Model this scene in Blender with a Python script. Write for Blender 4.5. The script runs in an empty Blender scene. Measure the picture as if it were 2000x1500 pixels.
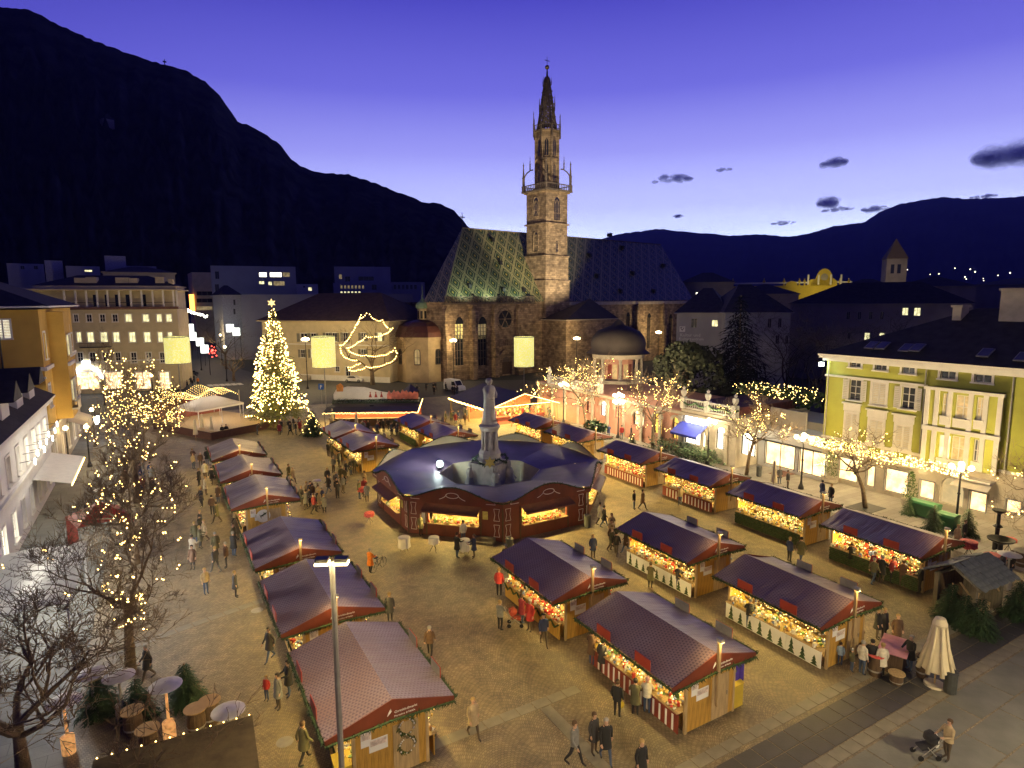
import bpy, math, random
from mathutils import Vector, Matrix
random.seed(7)
R = math.radians
scene = bpy.context.scene
COL = scene.collection
sin, cos, pi = math.sin, math.cos, math.pi

# ------------------------------------------------------------------ camera
CAM_H, FPX, PITCH, ROLL, YAW = 17.5, 1200.0, R(7.75), R(-.35), R(29.9)
_f0 = Vector((sin(YAW), cos(YAW), 0)); _r0 = Vector((cos(YAW), -sin(YAW), 0)); _u0 = Vector((0, 0, 1))
CF = _f0*cos(PITCH) - _u0*sin(PITCH); _u = _u0*cos(PITCH) + _f0*sin(PITCH)
CR = _r0*cos(ROLL) + _u*sin(ROLL); CU = _u*cos(ROLL) - _r0*sin(ROLL)
cam = bpy.data.cameras.new('camera'); camo = bpy.data.objects.new('camera', cam); COL.objects.link(camo)
cam.sensor_width = 36; cam.lens = 36*FPX/2000; cam.clip_start = .2; cam.clip_end = 60000
mw = Matrix.Identity(4)
for i in range(3):
    mw[i][0] = CR[i]; mw[i][1] = CU[i]; mw[i][2] = -CF[i]
mw[2][3] = CAM_H
camo.matrix_world = mw
scene.camera = camo

# ------------------------------------------------------------------ dusk sky
SUN_AZ = YAW + R(13)          # where the sun went down, measured from +Y towards +X
world = bpy.data.worlds.new('World'); scene.world = world; world.use_nodes = True
nt = world.node_tree; N = nt.nodes; L = nt.links
bg = N['Background']
tc = N.new('ShaderNodeTexCoord'); sep = N.new('ShaderNodeSeparateXYZ'); L.new(tc.outputs['Generated'], sep.inputs[0])
def ramp(nodes, pts):
    r = nodes.new('ShaderNodeValToRGB'); e = r.color_ramp.elements
    while len(e) > 1: e.remove(e[-1])
    e[0].position = pts[0][0]; e[0].color = (*pts[0][1], 1)
    for p, c in pts[1:]:
        k = e.new(p); k.color = (*c, 1)
    return r
def s2l(c):
    return tuple(((x/255+.055)/1.055)**2.4 if x > 10 else x/255/12.92 for x in c)
sky_far = ramp(N, [(0, (.34, .35, 1.0)), (.09, (.20, .195, .95)), (.2, (.115, .105, .78)), (.30, (.055, .046, .56)), (.42, (.024, .02, .33)), (.8, (.006, .005, .066))])
sky_sun = ramp(N, [(0, (3.0, 3.6, 4.4)), (.05, (2.6, 3.1, 3.9)), (.09, (1.75, 2.0, 2.9)), (.14, (1.0, 1.08, 1.95)), (.22, (.50, .50, 1.35)), (.30, (.22, .21, .97)), (.42, (.08, .072, .62)), (.8, (.006, .005, .066))])
L.new(sep.outputs['Z'], sky_far.inputs[0]); L.new(sep.outputs['Z'], sky_sun.inputs[0])
nrm = N.new('ShaderNodeVectorMath'); nrm.operation = 'MULTIPLY'; nrm.inputs[1].default_value = (1, 1, 0); L.new(tc.outputs['Generated'], nrm.inputs[0])
nr2 = N.new('ShaderNodeVectorMath'); nr2.operation = 'NORMALIZE'; L.new(nrm.outputs[0], nr2.inputs[0])
dot = N.new('ShaderNodeVectorMath'); dot.operation = 'DOT_PRODUCT'; dot.inputs[1].default_value = (sin(SUN_AZ), cos(SUN_AZ), 0); L.new(nr2.outputs[0], dot.inputs[0])
azr = N.new('ShaderNodeMapRange'); azr.interpolation_type = 'SMOOTHSTEP'; azr.inputs[1].default_value = .30; azr.inputs[2].default_value = .985; L.new(dot.outputs['Value'], azr.inputs[0])
mx = N.new('ShaderNodeMixRGB'); L.new(azr.outputs[0], mx.inputs[0]); L.new(sky_far.outputs[0], mx.inputs[1]); L.new(sky_sun.outputs[0], mx.inputs[2])
bkr = N.new('ShaderNodeMapRange'); bkr.interpolation_type = 'SMOOTHSTEP'; bkr.inputs[1].default_value = -.5; bkr.inputs[2].default_value = .5; bkr.inputs[3].default_value = .28; bkr.inputs[4].default_value = 1; L.new(dot.outputs['Value'], bkr.inputs[0])
bk_m = N.new('ShaderNodeMixRGB'); bk_m.blend_type = 'MULTIPLY'; bk_m.inputs[0].default_value = 1; L.new(mx.outputs[0], bk_m.inputs[1]); L.new(bkr.outputs[0], bk_m.inputs[2])
L.new(bk_m.outputs[0], bg.inputs[0]); bg.inputs[1].default_value = 1.0
scene.view_settings.view_transform = 'Standard'; scene.view_settings.look = 'None'
scene.view_settings.exposure = 0; scene.view_settings.gamma = 1
scene.render.engine = 'CYCLES'
cy = scene.cycles
cy.max_bounces = 5; cy.diffuse_bounces = 3; cy.glossy_bounces = 2; cy.transparent_max_bounces = 32; cy.transmission_bounces = 2
cy.sample_clamp_indirect = 2.0; cy.sample_clamp_direct = 12; cy.use_light_tree = True
cy.use_denoising = True
cy.caustics_reflective = False; cy.caustics_refractive = False

# ------------------------------------------------------------------ pixel measurements -> places
def ray(px, py):
    return CF + CR*((px-1000)/FPX) - CU*((py-750)/FPX)
def G(px, py, z=0.0):                       # point of the level z that the photograph shows there
    d = ray(px, py); t = (z-CAM_H)/d.z
    return Vector((d.x*t, d.y*t, z))
def LP(p0, rz, px, py, depth=0.0):          # (along, height) on the upright plane through p0 that runs along rz
    ax = Vector((cos(rz), sin(rz), 0)); n = Vector((-sin(rz), cos(rz), 0))
    p = Vector((p0[0], p0[1], 0)) + n*depth
    d = ray(px, py); t = n.dot(p)/n.dot(d)
    q = d*t
    return (q-p).dot(ax), q.z+CAM_H
def AZ(px, D):                              # ground point at distance D in the direction of an image column
    d = ray(px, 580); d.z = 0; d.normalize(); return Vector((d.x*D, d.y*D, 0))
def ZD(py, D, px=1000):                     # height that a row shows at ground distance D
    d = ray(px, py); h = math.hypot(d.x, d.y); return CAM_H + D*d.z/h

# ------------------------------------------------------------------ object helpers
def tag(o, label=None, cat=None, group=None, kind=None):
    if label: o['label'] = label
    if cat: o['category'] = cat
    if group: o['group'] = group
    if kind: o['kind'] = kind
    return o
def empty(name, loc=(0, 0, 0), rz=0, label=None, cat=None, group=None, parent=None):
    o = bpy.data.objects.new(name, None); COL.objects.link(o)
    o.location = loc; o.rotation_euler = (0, 0, rz); o.empty_display_size = .3
    if parent: o.parent = parent
    return tag(o, label, cat, group)
def inst(name, me, parent=None, loc=(0, 0, 0), rz=0, sc=None):
    o = bpy.data.objects.new(name, me); COL.objects.link(o)
    if parent: o.parent = parent
    o.location = loc; o.rotation_euler = (0, 0, rz)
    if sc: o.scale = sc
    return o
KIDS = {}
def copy_tree(o, parent=None):
    c = o.copy(); COL.objects.link(c); c.parent = parent
    for ch in o.children: copy_tree(ch, c)
    return c

class MB:
    def __init__(s): s.v = []; s.f = []; s.m = []
    def face(s, pts, m=0):
        b = len(s.v); s.v += [tuple(p) for p in pts]; s.f.append(tuple(range(b, b+len(pts)))); s.m.append(m); return s
    def box(s, x0, y0, z0, x1, y1, z1, m=0):
        b = len(s.v)
        s.v += [(x0, y0, z0), (x1, y0, z0), (x1, y1, z0), (x0, y1, z0), (x0, y0, z1), (x1, y0, z1), (x1, y1, z1), (x0, y1, z1)]
        for q in ((0, 3, 2, 1), (4, 5, 6, 7), (0, 1, 5, 4), (1, 2, 6, 5), (2, 3, 7, 6), (3, 0, 4, 7)):
            s.f.append(tuple(b+i for i in q)); s.m.append(m)
        return s
    def obox(s, c, hx, hy, hz, rz=0, m=0, rx=0, ry=0):
        mt = Matrix.Translation(c) @ Matrix.Rotation(rz, 4, 'Z') @ Matrix.Rotation(ry, 4, 'Y') @ Matrix.Rotation(rx, 4, 'X')
        b = len(s.v); s.box(-hx, -hy, -hz, hx, hy, hz, m)
        for i in range(b, len(s.v)): s.v[i] = tuple(mt @ Vector(s.v[i]))
        return s
    def prism(s, poly, z0, z1, m=0, mtop=None):
        b = len(s.v); n = len(poly)
        s.v += [(p[0], p[1], z0) for p in poly] + [(p[0], p[1], z1) for p in poly]
        s.f.append(tuple(b+n-1-i for i in range(n))); s.m.append(m)
        s.f.append(tuple(b+n+i for i in range(n))); s.m.append(m if mtop is None else mtop)
        for i in range(n):
            j = (i+1) % n; s.f.append((b+i, b+j, b+n+j, b+n+i)); s.m.append(m)
        return s
    def xprism(s, poly, y0, y1, m=0):        # polygon in x-z, extruded along y
        b = len(s.v); n = len(poly)
        s.v += [(p[0], y0, p[1]) for p in poly] + [(p[0], y1, p[1]) for p in poly]
        s.f.append(tuple(b+i for i in range(n))); s.m.append(m)
        s.f.append(tuple(b+n+n-1-i for i in range(n))); s.m.append(m)
        for i in range(n):
            j = (i+1) % n; s.f.append((b+j, b+i, b+n+i, b+n+j)); s.m.append(m)
        return s
    def tube(s, p0, p1, r0, r1=None, n=6, m=0, cap=True):
        return s.path([p0, p1], [r0, r0 if r1 is None else r1], n, m, cap)
    def path(s, pts, rad, n=6, m=0, cap=True):
        pts = [Vector(p) for p in pts]; b = len(s.v)
        if not isinstance(rad, (list, tuple)): rad = [rad]*len(pts)
        up = None
        for i, p in enumerate(pts):
            t = (pts[min(i+1, len(pts)-1)] - pts[max(i-1, 0)])
            if t.length < 1e-9: t = Vector((0, 0, 1))
            t.normalize()
            if up is None: up = Vector((1, 0, 0)) if abs(t.x) < .8 else Vector((0, 1, 0))
            a = t.cross(up)
            if a.length < 1e-6: a = t.cross(Vector((.3, 1, .2)))
            a.normalize(); c = a.cross(t); c.normalize(); up = c
            for k in range(n):
                w = 2*pi*k/n; q = p + (a*cos(w) + c*sin(w))*rad[i]; s.v.append(tuple(q))
        for i in range(len(pts)-1):
            for k in range(n):
                k2 = (k+1) % n
                s.f.append((b+i*n+k, b+(i+1)*n+k, b+(i+1)*n+k2, b+i*n+k2)); s.m.append(m)
        if cap and n > 2:
            s.f.append(tuple(b+k for k in range(n))); s.m.append(m)
            e = b+(len(pts)-1)*n; s.f.append(tuple(e+n-1-k for k in range(n))); s.m.append(m)
        return s
    def lathe(s, prof, n=12, c=(0, 0, 0), m=0, a0=0, full=True, sweep=2*pi):
        b = len(s.v); k = n if full else n+1
        for r, z in prof:
            for i in range(k):
                w = a0 + sweep*i/n; s.v.append((c[0]+r*cos(w), c[1]+r*sin(w), c[2]+z))
        for j in range(len(prof)-1):
            for i in range(n):
                i2 = (i+1) % k
                s.f.append((b+j*k+i, b+j*k+i2, b+(j+1)*k+i2, b+(j+1)*k+i)); s.m.append(m)
        return s
    def ball(s, c, r, n=8, rings=5, m=0, sq=1.0):
        return s.lathe([(max(.001, r*sin(pi*j/rings)), -sq*r*cos(pi*j/rings)) for j in range(rings+1)], n, c, m)
    def octa(s, c, r, m=0):
        b = len(s.v); x, y, z = c
        s.v += [(x+r, y, z), (x-r, y, z), (x, y+r, z), (x, y-r, z), (x, y, z+r), (x, y, z-r)]
        for q in ((0, 2, 4), (2, 1, 4), (1, 3, 4), (3, 0, 4), (2, 0, 5), (1, 2, 5), (3, 1, 5), (0, 3, 5)):
            s.f.append(tuple(b+i for i in q)); s.m.append(m)
        return s
    def mesh(s, name, mats, smooth=False):
        me = bpy.data.meshes.new(name); me.from_pydata(s.v, [], s.f)
        mats = mats if isinstance(mats, (list, tuple)) else [mats]
        for q in mats: me.materials.append(q)
        if len(mats) > 1: me.polygons.foreach_set('material_index', [min(i, len(mats)-1) for i in s.m])
        if smooth: me.polygons.foreach_set('use_smooth', [True]*len(me.polygons))
        me.update(); return me
    def build(s, name, mats, parent=None, loc=(0, 0, 0), rz=0, smooth=False, kind=None, label=None):
        o = inst(name, s.mesh(name, mats, smooth), parent, loc, rz)
        return tag(o, label, None, None, kind)

# ------------------------------------------------------------------ materials
MATS = {}
def M(name, col, rough=.75, var=.25, vs=3.0, bump=0, bs=20, metal=0, stretch=None, col2=None, spec=None):
    if name in MATS: return MATS[name]
    m = bpy.data.materials.new(name); m.use_nodes = True; t = m.node_tree; b = t.nodes['Principled BSDF']
    b.inputs['Roughness'].default_value = rough; b.inputs['Metallic'].default_value = metal
    if spec is not None: b.inputs['Specular IOR Level'].default_value = spec
    c = t.nodes.new('ShaderNodeTexCoord'); src = c.outputs['Object']
    if stretch:
        mp = t.nodes.new('ShaderNodeMapping'); mp.inputs['Scale'].default_value = stretch; t.links.new(src, mp.inputs[0]); src = mp.outputs[0]
    n = t.nodes.new('ShaderNodeTexNoise'); n.inputs['Scale'].default_value = vs; n.inputs['Detail'].default_value = 4; t.links.new(src, n.inputs['Vector'])
    a = tuple(x*(1-var) for x in col); e = tuple(min(1, x*(1+var)) for x in (col2 or col))
    r = ramp(t.nodes, [(.28, a), (.72, e)]); t.links.new(n.outputs['Fac'], r.inputs[0]); t.links.new(r.outputs[0], b.inputs['Base Color'])
    if bump:
        n2 = t.nodes.new('ShaderNodeTexNoise'); n2.inputs['Scale'].default_value = bs; n2.inputs['Detail'].default_value = 3; t.links.new(src, n2.inputs['Vector'])
        bp = t.nodes.new('ShaderNodeBump'); bp.inputs['Strength'].default_value = bump; bp.inputs['Distance'].default_value = .05
        t.links.new(n2.outputs['Fac'], bp.inputs['Height']); t.links.new(bp.outputs[0], b.inputs['Normal'])
    MATS[name] = m; return m
def EM(name, col, st, sample=True, var=0, vs=3.0, dark=None):
    if name in MATS: return MATS[name]
    m = bpy.data.materials.new(name); m.use_nodes = True; t = m.node_tree; b = t.nodes['Principled BSDF']
    b.inputs['Base Color'].default_value = (*[.4*x for x in col], 1); b.inputs['Roughness'].default_value = .5
    b.inputs['Emission Color'].default_value = (*col, 1); b.inputs['Emission Strength'].default_value = st
    if var:
        c = t.nodes.new('ShaderNodeTexCoord'); n = t.nodes.new('ShaderNodeTexNoise'); n.inputs['Scale'].default_value = vs; n.inputs['Detail'].default_value = 3
        t.links.new(c.outputs['Object'], n.inputs['Vector'])
        d = dark or tuple(x*(1-var) for x in col)
        r = ramp(t.nodes, [(.35, d), (.6, col)]); t.links.new(n.outputs['Fac'], r.inputs[0]); t.links.new(r.outputs[0], b.inputs['Emission Color'])
    m.cycles.emission_sampling = 'AUTO' if sample else 'NONE'
    MATS[name] = m; return m
def glow_cloth(name, col, k=.5):            # thin cloth that lets the lamp under it through
    m = M(name, col, .8, .06, 2, .25, 5); N_, L_, b = nodes_of(m); t = N_.new('ShaderNodeBsdfTranslucent'); t.inputs[0].default_value = (*col, 1); x = N_.new('ShaderNodeMixShader'); x.inputs[0].default_value = k
    L_.new(b.outputs[0], x.inputs[1]); L_.new(t.outputs[0], x.inputs[2]); L_.new(x.outputs[0], N_['Material Output'].inputs[0]); return m
def nodes_of(m): return m.node_tree.nodes, m.node_tree.links, m.node_tree.nodes['Principled BSDF']

def mathn(N_, L_, op, a, b=None):
    n = N_.new('ShaderNodeMath'); n.operation = op
    for i, x in enumerate((a, b)):
        if x is None: continue
        if isinstance(x, (int, float)): n.inputs[i].default_value = x
        else: L_.new(x, n.inputs[i])
    return n.outputs[0]

plaster_cream = M('plaster_cream', (.56, .47, .29), .85, .12, .6, .15, 30)
plaster_white = M('plaster_white', (.72, .70, .66), .8, .08, .7, .1, 30)
plaster_orange = M('plaster_orange', (.60, .38, .08), .85, .14, .5, .15, 25)
plaster_green = M('plaster_green', (.29, .295, .048), .85, .18, .5, .12, 25)
plaster_pink = M('plaster_pink', (.55, .27, .19), .85, .15, .8, .15, 25)
plaster_grey = M('plaster_grey', (.36, .35, .36), .85, .1, .3)
plaster_dim = M('plaster_dim', (.30, .27, .24), .85, .15, .3)
concrete_blue = M('concrete_blue', (.33, .33, .37), .85, .1, .2)
trim_white = M('trim_white', (.74, .71, .64), .7, .06, 2)
stone_beige = M('stone_beige', (.50, .44, .34), .85, .18, 1.2, .3, 12)
roof_dark = M('roof_dark', (.035, .032, .034), .85, .35, 1.5, .6, 9)
roof_brown = M('roof_brown', (.085, .05, .035), .85, .3, 1.0, .6, 9)
roof_copper = M('roof_copper', (.05, .04, .035), .82, .25, .6, .15, 6)
glass_dark = M('glass_dark', (.02, .022, .028), .15, .2, 2)
metal_dark = M('metal_dark', (.03, .03, .032), .45, .2, 4, metal=.6)
metal_grey = M('metal_grey', (.30, .29, .27), .5, .15, 4, metal=.3)
wood_wall = M('wood_wall', (.44, .25, .045), .65, .3, 2.2, .2, 30, stretch=(8, 8, .7))
wood_dark = M('wood_dark', (.09, .055, .03), .8, .35, 2, .3, 30, stretch=(8, 8, .8))
wood_pale = M('wood_pale', (.42, .30, .15), .7, .25, 2, .2, 30, stretch=(8, 8, .8))
wood_grey = M('wood_grey', (.16, .14, .10), .85, .3, 2, .3, 25, stretch=(6, 6, .8))
red_cloth = M('red_cloth', (.165, .036, .015), .55, .2, 1.6, .15, 4)
red_paint = M('red_paint', (.20, .035, .02), .6, .2, 1.5)
red_bright = M('red_bright', (.36, .045, .022), .6, .15, 3)
fir_green = M('fir_green', (.035, .065, .02), .8, .5, 6)
fir_dark = M('fir_dark', (.018, .042, .014), .85, .5, 5)
bush_green = M('bush_green', (.075, .12, .025), .8, .45, 6)
bark = M('bark', (.16, .115, .07), .9, .4, 4, .5, 20)
bark_lit = M('bark_lit', (.17, .12, .07), .9, .4, 4, .5, 20)
white_cloth = M('white_cloth', (.78, .74, .66), .75, .06, 2, .2, 6)
white_paint = M('white_paint', (.78, .77, .74), .6, .05, 2)
cream_cloth = M('cream_cloth', (.66, .58, .40), .8, .1, 2, .3, 5)
blue_cloth = M('blue_cloth', (.03, .045, .36), .5, .15, 1)
green_bin = M('green_bin', (.03, .13, .05), .45, .15, 3)
WARM = (1.0, .70, .26)
pane_warm = EM('pane_warm', (1, .92, .48), 1.7, True, .55, 1.4)
pane_dim = EM('pane_dim', (1, .75, .35), .32, True, .6, 1.2)
pane_room = EM('pane_room', (1, .78, .40), .34, True, .9, 2.2)
pane_white = EM('pane_white', (1, .93, .72), 4.5, True, .35, 1.1)
pane_shop = EM('pane_shop', (1, .86, .55), 2.0, True, .5, 2.2, dark=(.75, .36, .12))
bulb_warm = EM('bulb_warm', (1, .66, .20), 13, False)
bulb_tree = EM('bulb_tree', (1, .66, .20), 42, True)
globe_strong = EM('globe_strong', (1, .78, .44), 1100, True)
globe_dim = EM('globe_dim', (1, .74, .36), 190, True)
globe_lamp = EM('globe_lamp', (1, .74, .36), 520, True)
strip_lamp = EM('strip_lamp', (1, .70, .21), 760, True)
sign_white = EM('sign_white', (.95, .97, 1), 14, True)

tent_cloth = glow_cloth('tent_cloth', (.78, .75, .68))
# ================================================================== the setting
def cobble_material():
    m = M('cobble_setts', (.225, .18, .115), .6, .25, .3)
    N_, L_, b = nodes_of(m)
    c = N_.new('ShaderNodeTexCoord'); sp = N_.new('ShaderNodeSeparateXYZ'); L_.new(c.outputs['Object'], sp.inputs[0])
    fx = mathn(N_, L_, 'SUBTRACT', mathn(N_, L_, 'FRACT', mathn(N_, L_, 'MULTIPLY', sp.outputs[0], .34)), .5)
    sq = mathn(N_, L_, 'MULTIPLY', mathn(N_, L_, 'MULTIPLY', fx, fx), 4.6)
    y2 = mathn(N_, L_, 'ADD', sp.outputs[1], sq)
    cb = N_.new('ShaderNodeCombineXYZ'); L_.new(sp.outputs[0], cb.inputs[0]); L_.new(y2, cb.inputs[1])
    br = N_.new('ShaderNodeTexBrick'); br.inputs['Scale'].default_value = 1; br.inputs['Brick Width'].default_value = .13; br.inputs['Row Height'].default_value = .12
    br.inputs['Mortar Size'].default_value = .012; br.inputs['Color1'].default_value = (.75, .75, .75, 1); br.inputs['Color2'].default_value = (1.2, 1.2, 1.2, 1); br.inputs['Mortar'].default_value = (.5, .5, .5, 1)
    L_.new(cb.outputs[0], br.inputs['Vector'])
    n2 = N_.new('ShaderNodeTexNoise'); n2.inputs['Scale'].default_value = 1.3; n2.inputs['Detail'].default_value = 6; L_.new(c.outputs['Object'], n2.inputs['Vector'])
    r2 = ramp(N_, [(.35, (.72, .72, .74)), (.65, (1.1, 1.08, 1.04))]); L_.new(n2.outputs['Fac'], r2.inputs[0])
    old = b.inputs['Base Color'].links[0].from_socket
    for src in (br.outputs['Color'], r2.outputs[0]):
        q = N_.new('ShaderNodeMixRGB'); q.blend_type = 'MULTIPLY'; q.inputs[0].default_value = 1; L_.new(old, q.inputs[1]); L_.new(src, q.inputs[2]); old = q.outputs[0]
    L_.new(old, b.inputs['Base Color'])
    bp = N_.new('ShaderNodeBump'); bp.inputs['Strength'].default_value = .22; bp.inputs['Distance'].default_value = .02
    L_.new(br.outputs['Color'], bp.inputs['Height']); L_.new(bp.outputs[0], b.inputs['Normal'])
    return m
cobble = cobble_material()
asphalt = M('asphalt', (.06, .06, .058), .8, .2, 1.5, .3, 30)
slab_grey = M('slab_grey', (.15, .15, .135), .7, .2, .9, .15, 12)
slab_light = M('slab_light', (.19, .175, .14), .7, .2, 1.4, .15, 12)
slab_dark = M('slab_dark', (.045, .045, .05), .55, .25, 1.1, .15, 12)
def joints(m, w, h):
    N_, L_, b = nodes_of(m); c = N_.new('ShaderNodeTexCoord'); br = N_.new('ShaderNodeTexBrick'); br.inputs['Scale'].default_value = 1; br.inputs['Brick Width'].default_value = w; br.inputs['Row Height'].default_value = h; br.inputs['Mortar Size'].default_value = .012
    br.inputs['Color1'].default_value = (.86, .86, .86, 1); br.inputs['Color2'].default_value = (1.1, 1.1, 1.1, 1); br.inputs['Mortar'].default_value = (.5, .5, .5, 1); L_.new(c.outputs['Object'], br.inputs['Vector'])
    q = N_.new('ShaderNodeMixRGB'); q.blend_type = 'MULTIPLY'; q.inputs[0].default_value = 1; L_.new(b.inputs['Base Color'].links[0].from_socket, q.inputs[1]); L_.new(br.outputs['Color'], q.inputs[2]); L_.new(q.outputs[0], b.inputs['Base Color']); return m
lane_slabs = joints(M('lane_slabs', (.15, .15, .135), .7, .25, .6, .15, 12), 1.4, .8)
slab_walk = M('slab_walk', (.34, .31, .26), .7, .12, .6, .12, 14)
far_ground = M('far_ground', (.03, .035, .03), .95, .3, .01)

joints(slab_walk, 1.2, .6)
def sheet(name, poly, z, mat):
    return tag(MB().face([(p[0], p[1], z) for p in poly]).build(name, mat), kind='structure')
sheet('ground', [(30000*cos(2*pi*k/24), 30000*sin(2*pi*k/24)) for k in range(24)], -.012, far_ground)
plaza = sheet('plaza', [(-12, 5), (60, 5), (60, 118), (-12, 118)], 0, cobble)
sheet('street', [(-60, 119), (70, 100), (70, 116), (44, 127.5), (22, 150), (18.4, 174), (18.6, 300), (13.5, 300), (7, 184), (3.8, 138), (-60, 147)], .004, asphalt)
sheet('pavement', [(47.2, 8), (58, 8), (58, 70), (47.2, 70)], .006, slab_walk)
lane = sheet('lane', [(-11, 25), (-4.2, 25), (-4.2, 100), (-11, 100)], .006, lane_slabs)
# slabs laid one by one where the photograph shows their joints: pieces of the plaza
def slab_mesh(a, b, h, mat, name): return MB().box(-a/2+.012, -b/2+.012, -.03, a/2-.012, b/2-.012, h).mesh(name, mat)
sd = [slab_mesh(.96, .82, .012+.002*i, slab_dark, 'dark_slab') for i in range(2)]
sl = [slab_mesh(.78, .55, .012+.003*i, slab_light, 'slab') for i in range(2)]
sg = [slab_mesh(2.9, 1.45, .010+.003*i, slab_grey, 'grey_slab') for i in range(2)]
for i in range(26):
    for j in range(2): inst('dark_slab', random.choice(sd), plaza, (14.6+.98*i, 13.2+.84*j, 0))
for i in range(33):
    inst('slab', random.choice(sl), plaza, (13.7+.8*i, 14.95, 0)); inst('slab', random.choice(sl), plaza, (13.7+.8*i, 12.48, 0))
for i in range(10):
    for j in range(3): inst('grey_slab', random.choice(sg), plaza, (12.5+2.95*i+(1.4 if j % 2 else 0), 11.4-1.5*j, 0))
for i in range(9): inst('slab', random.choice(sl), plaza, (8.6+.8*i, 20.9, 0))
for i in range(9): inst('slab', random.choice(sl), plaza, (13.4, 20.2-.6*i, 0), pi/2)
for i in range(14): inst('slab', random.choice(sl), plaza, (-3.9+.8*i, 34.9+.22*i, 0), .27)
st = slab_mesh(1.0, 3.4, .006, M('road_paint', (.6, .6, .56), .7, .2, 4), 'stripe')
cw = empty('zebra_crossing', (0, 0, .004)); tag(cw, kind='structure')
for k in range(6):
    p = G(411+11.5*k, 753-.6*k); inst('stripe', st, cw, (p.x, p.y, .006), .1)
for px, py in ((556, 1449), (502, 1192)):
    p = G(px, py); tag(MB().lathe([(0.001, .012), (.33, .012), (.36, -.02)], 14).build('manhole_cover', metal_grey, None, (p.x, p.y, 0)), 'round metal cover set in the cobbles ' + ('beside the nearest stall' if py > 1300 else 'left of the second stall'), 'manhole cover')

# hills: rings of points around the camera, the crest as the photograph shows it
def hill(name, crest, D, depth, mat, rough, seed, ground_d):
    rnd = random.Random(seed); b = MB(); cols = []
    pts = []
    for (x0, y0), (x1, y1) in zip(crest[:-1], crest[1:]):
        n = max(1, int(abs(x1-x0)/7))
        for k in range(n): pts.append((x0+(x1-x0)*k/n, y0+(y1-y0)*k/n))
    pts.append(crest[-1])
    for px, py in pts:
        d = ray(px, 580); az = math.atan2(d.x, d.y)
        top = ZD(py+rnd.uniform(-1.2, 1.2)*rough, D, px); row = []
        for k in range(13):
            t = k/12; dd = ground_d+(D-ground_d)*t
            z = -20+(top+20)*(t**1.15) + (rnd.uniform(-1, 1)*top*.035*math.sin(pi*t))
            row.append((dd*sin(az), dd*cos(az), z))
        row.append(((D+depth*.4)*sin(az), (D+depth*.4)*cos(az), top*.72)); row.append(((D+depth)*sin(az), (D+depth)*cos(az), -20))
        cols.append(row)
    n = len(cols[0]); b.v = [p for r in cols for p in r]
    for i in range(len(cols)-1):
        for k in range(n-1):
            b.f.append((i*n+k, (i+1)*n+k, (i+1)*n+k+1, i*n+k+1)); b.m.append(0)
    return b.build(name, mat, smooth=True, kind='structure')
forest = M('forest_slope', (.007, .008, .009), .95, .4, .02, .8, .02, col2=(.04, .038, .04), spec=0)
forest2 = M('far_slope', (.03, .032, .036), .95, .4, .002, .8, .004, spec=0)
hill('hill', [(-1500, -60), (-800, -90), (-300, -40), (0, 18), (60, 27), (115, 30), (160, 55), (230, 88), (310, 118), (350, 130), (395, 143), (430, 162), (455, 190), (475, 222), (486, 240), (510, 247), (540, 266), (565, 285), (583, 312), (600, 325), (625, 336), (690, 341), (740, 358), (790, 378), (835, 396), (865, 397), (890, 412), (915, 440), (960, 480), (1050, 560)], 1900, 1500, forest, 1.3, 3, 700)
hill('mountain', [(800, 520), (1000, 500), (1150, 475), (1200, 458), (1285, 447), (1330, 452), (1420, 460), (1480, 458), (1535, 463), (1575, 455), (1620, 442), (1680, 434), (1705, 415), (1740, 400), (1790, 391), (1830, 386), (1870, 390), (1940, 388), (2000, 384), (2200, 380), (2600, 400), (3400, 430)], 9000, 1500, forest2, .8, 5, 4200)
# lights and masts on the hill
mast = MB().path([(0, 0, -8), (0, 0, 22)], [1.6, .8], 5).box(-4, -1, 14, 4, 1, 17).box(-3, -1, 6, 3, 1, 8)
p = AZ(357, 1895); tag(mast.build('radio_mast', metal_dark, None, (p.x, p.y, ZD(138, 1895, 357))), 'dark lattice mast standing on the crest of the black hill', 'mast')
ch = MB().box(-9, -8, 0, 9, 8, 16, 0).xprism([(-9, 16), (9, 16), (0, 26)], -8, 8, 1)
p = AZ(240, 1420); tag(ch.build('chapel', [plaster_dim, roof_dark], None, (p.x, p.y, ZD(255, 1420, 240)), .4), 'small pale chapel alone on the dark wooded hillside', 'chapel')
vl = EM('far_light', (1, .85, .6), 6, False)
VL = sorted(((1813, 536), (1830, 535), (1881, 541), (1884, 545), (1917, 544), (1918, 548), (1768, 527), (1860, 524), (1900, 531), (1985, 546), (1945, 538), (1890, 526), (1968, 533)))
NTH = ('first', 'second', 'third', 'fourth', 'fifth', 'sixth', 'seventh', 'eighth', 'ninth', 'tenth', 'eleventh', 'twelfth', 'thirteenth')
for i, (px, py) in enumerate(VL):
    p = AZ(px, 4150); z = ZD(py, 4150, px)
    tag(MB().octa((0, 0, 0), random.uniform(2, 4.5)).build('valley_light', vl, None, (p.x, p.y, z)), 'tiny distant town light under the far blue mountain, %s from the left' % NTH[i], 'light', 'town lights in the far valley')

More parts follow.
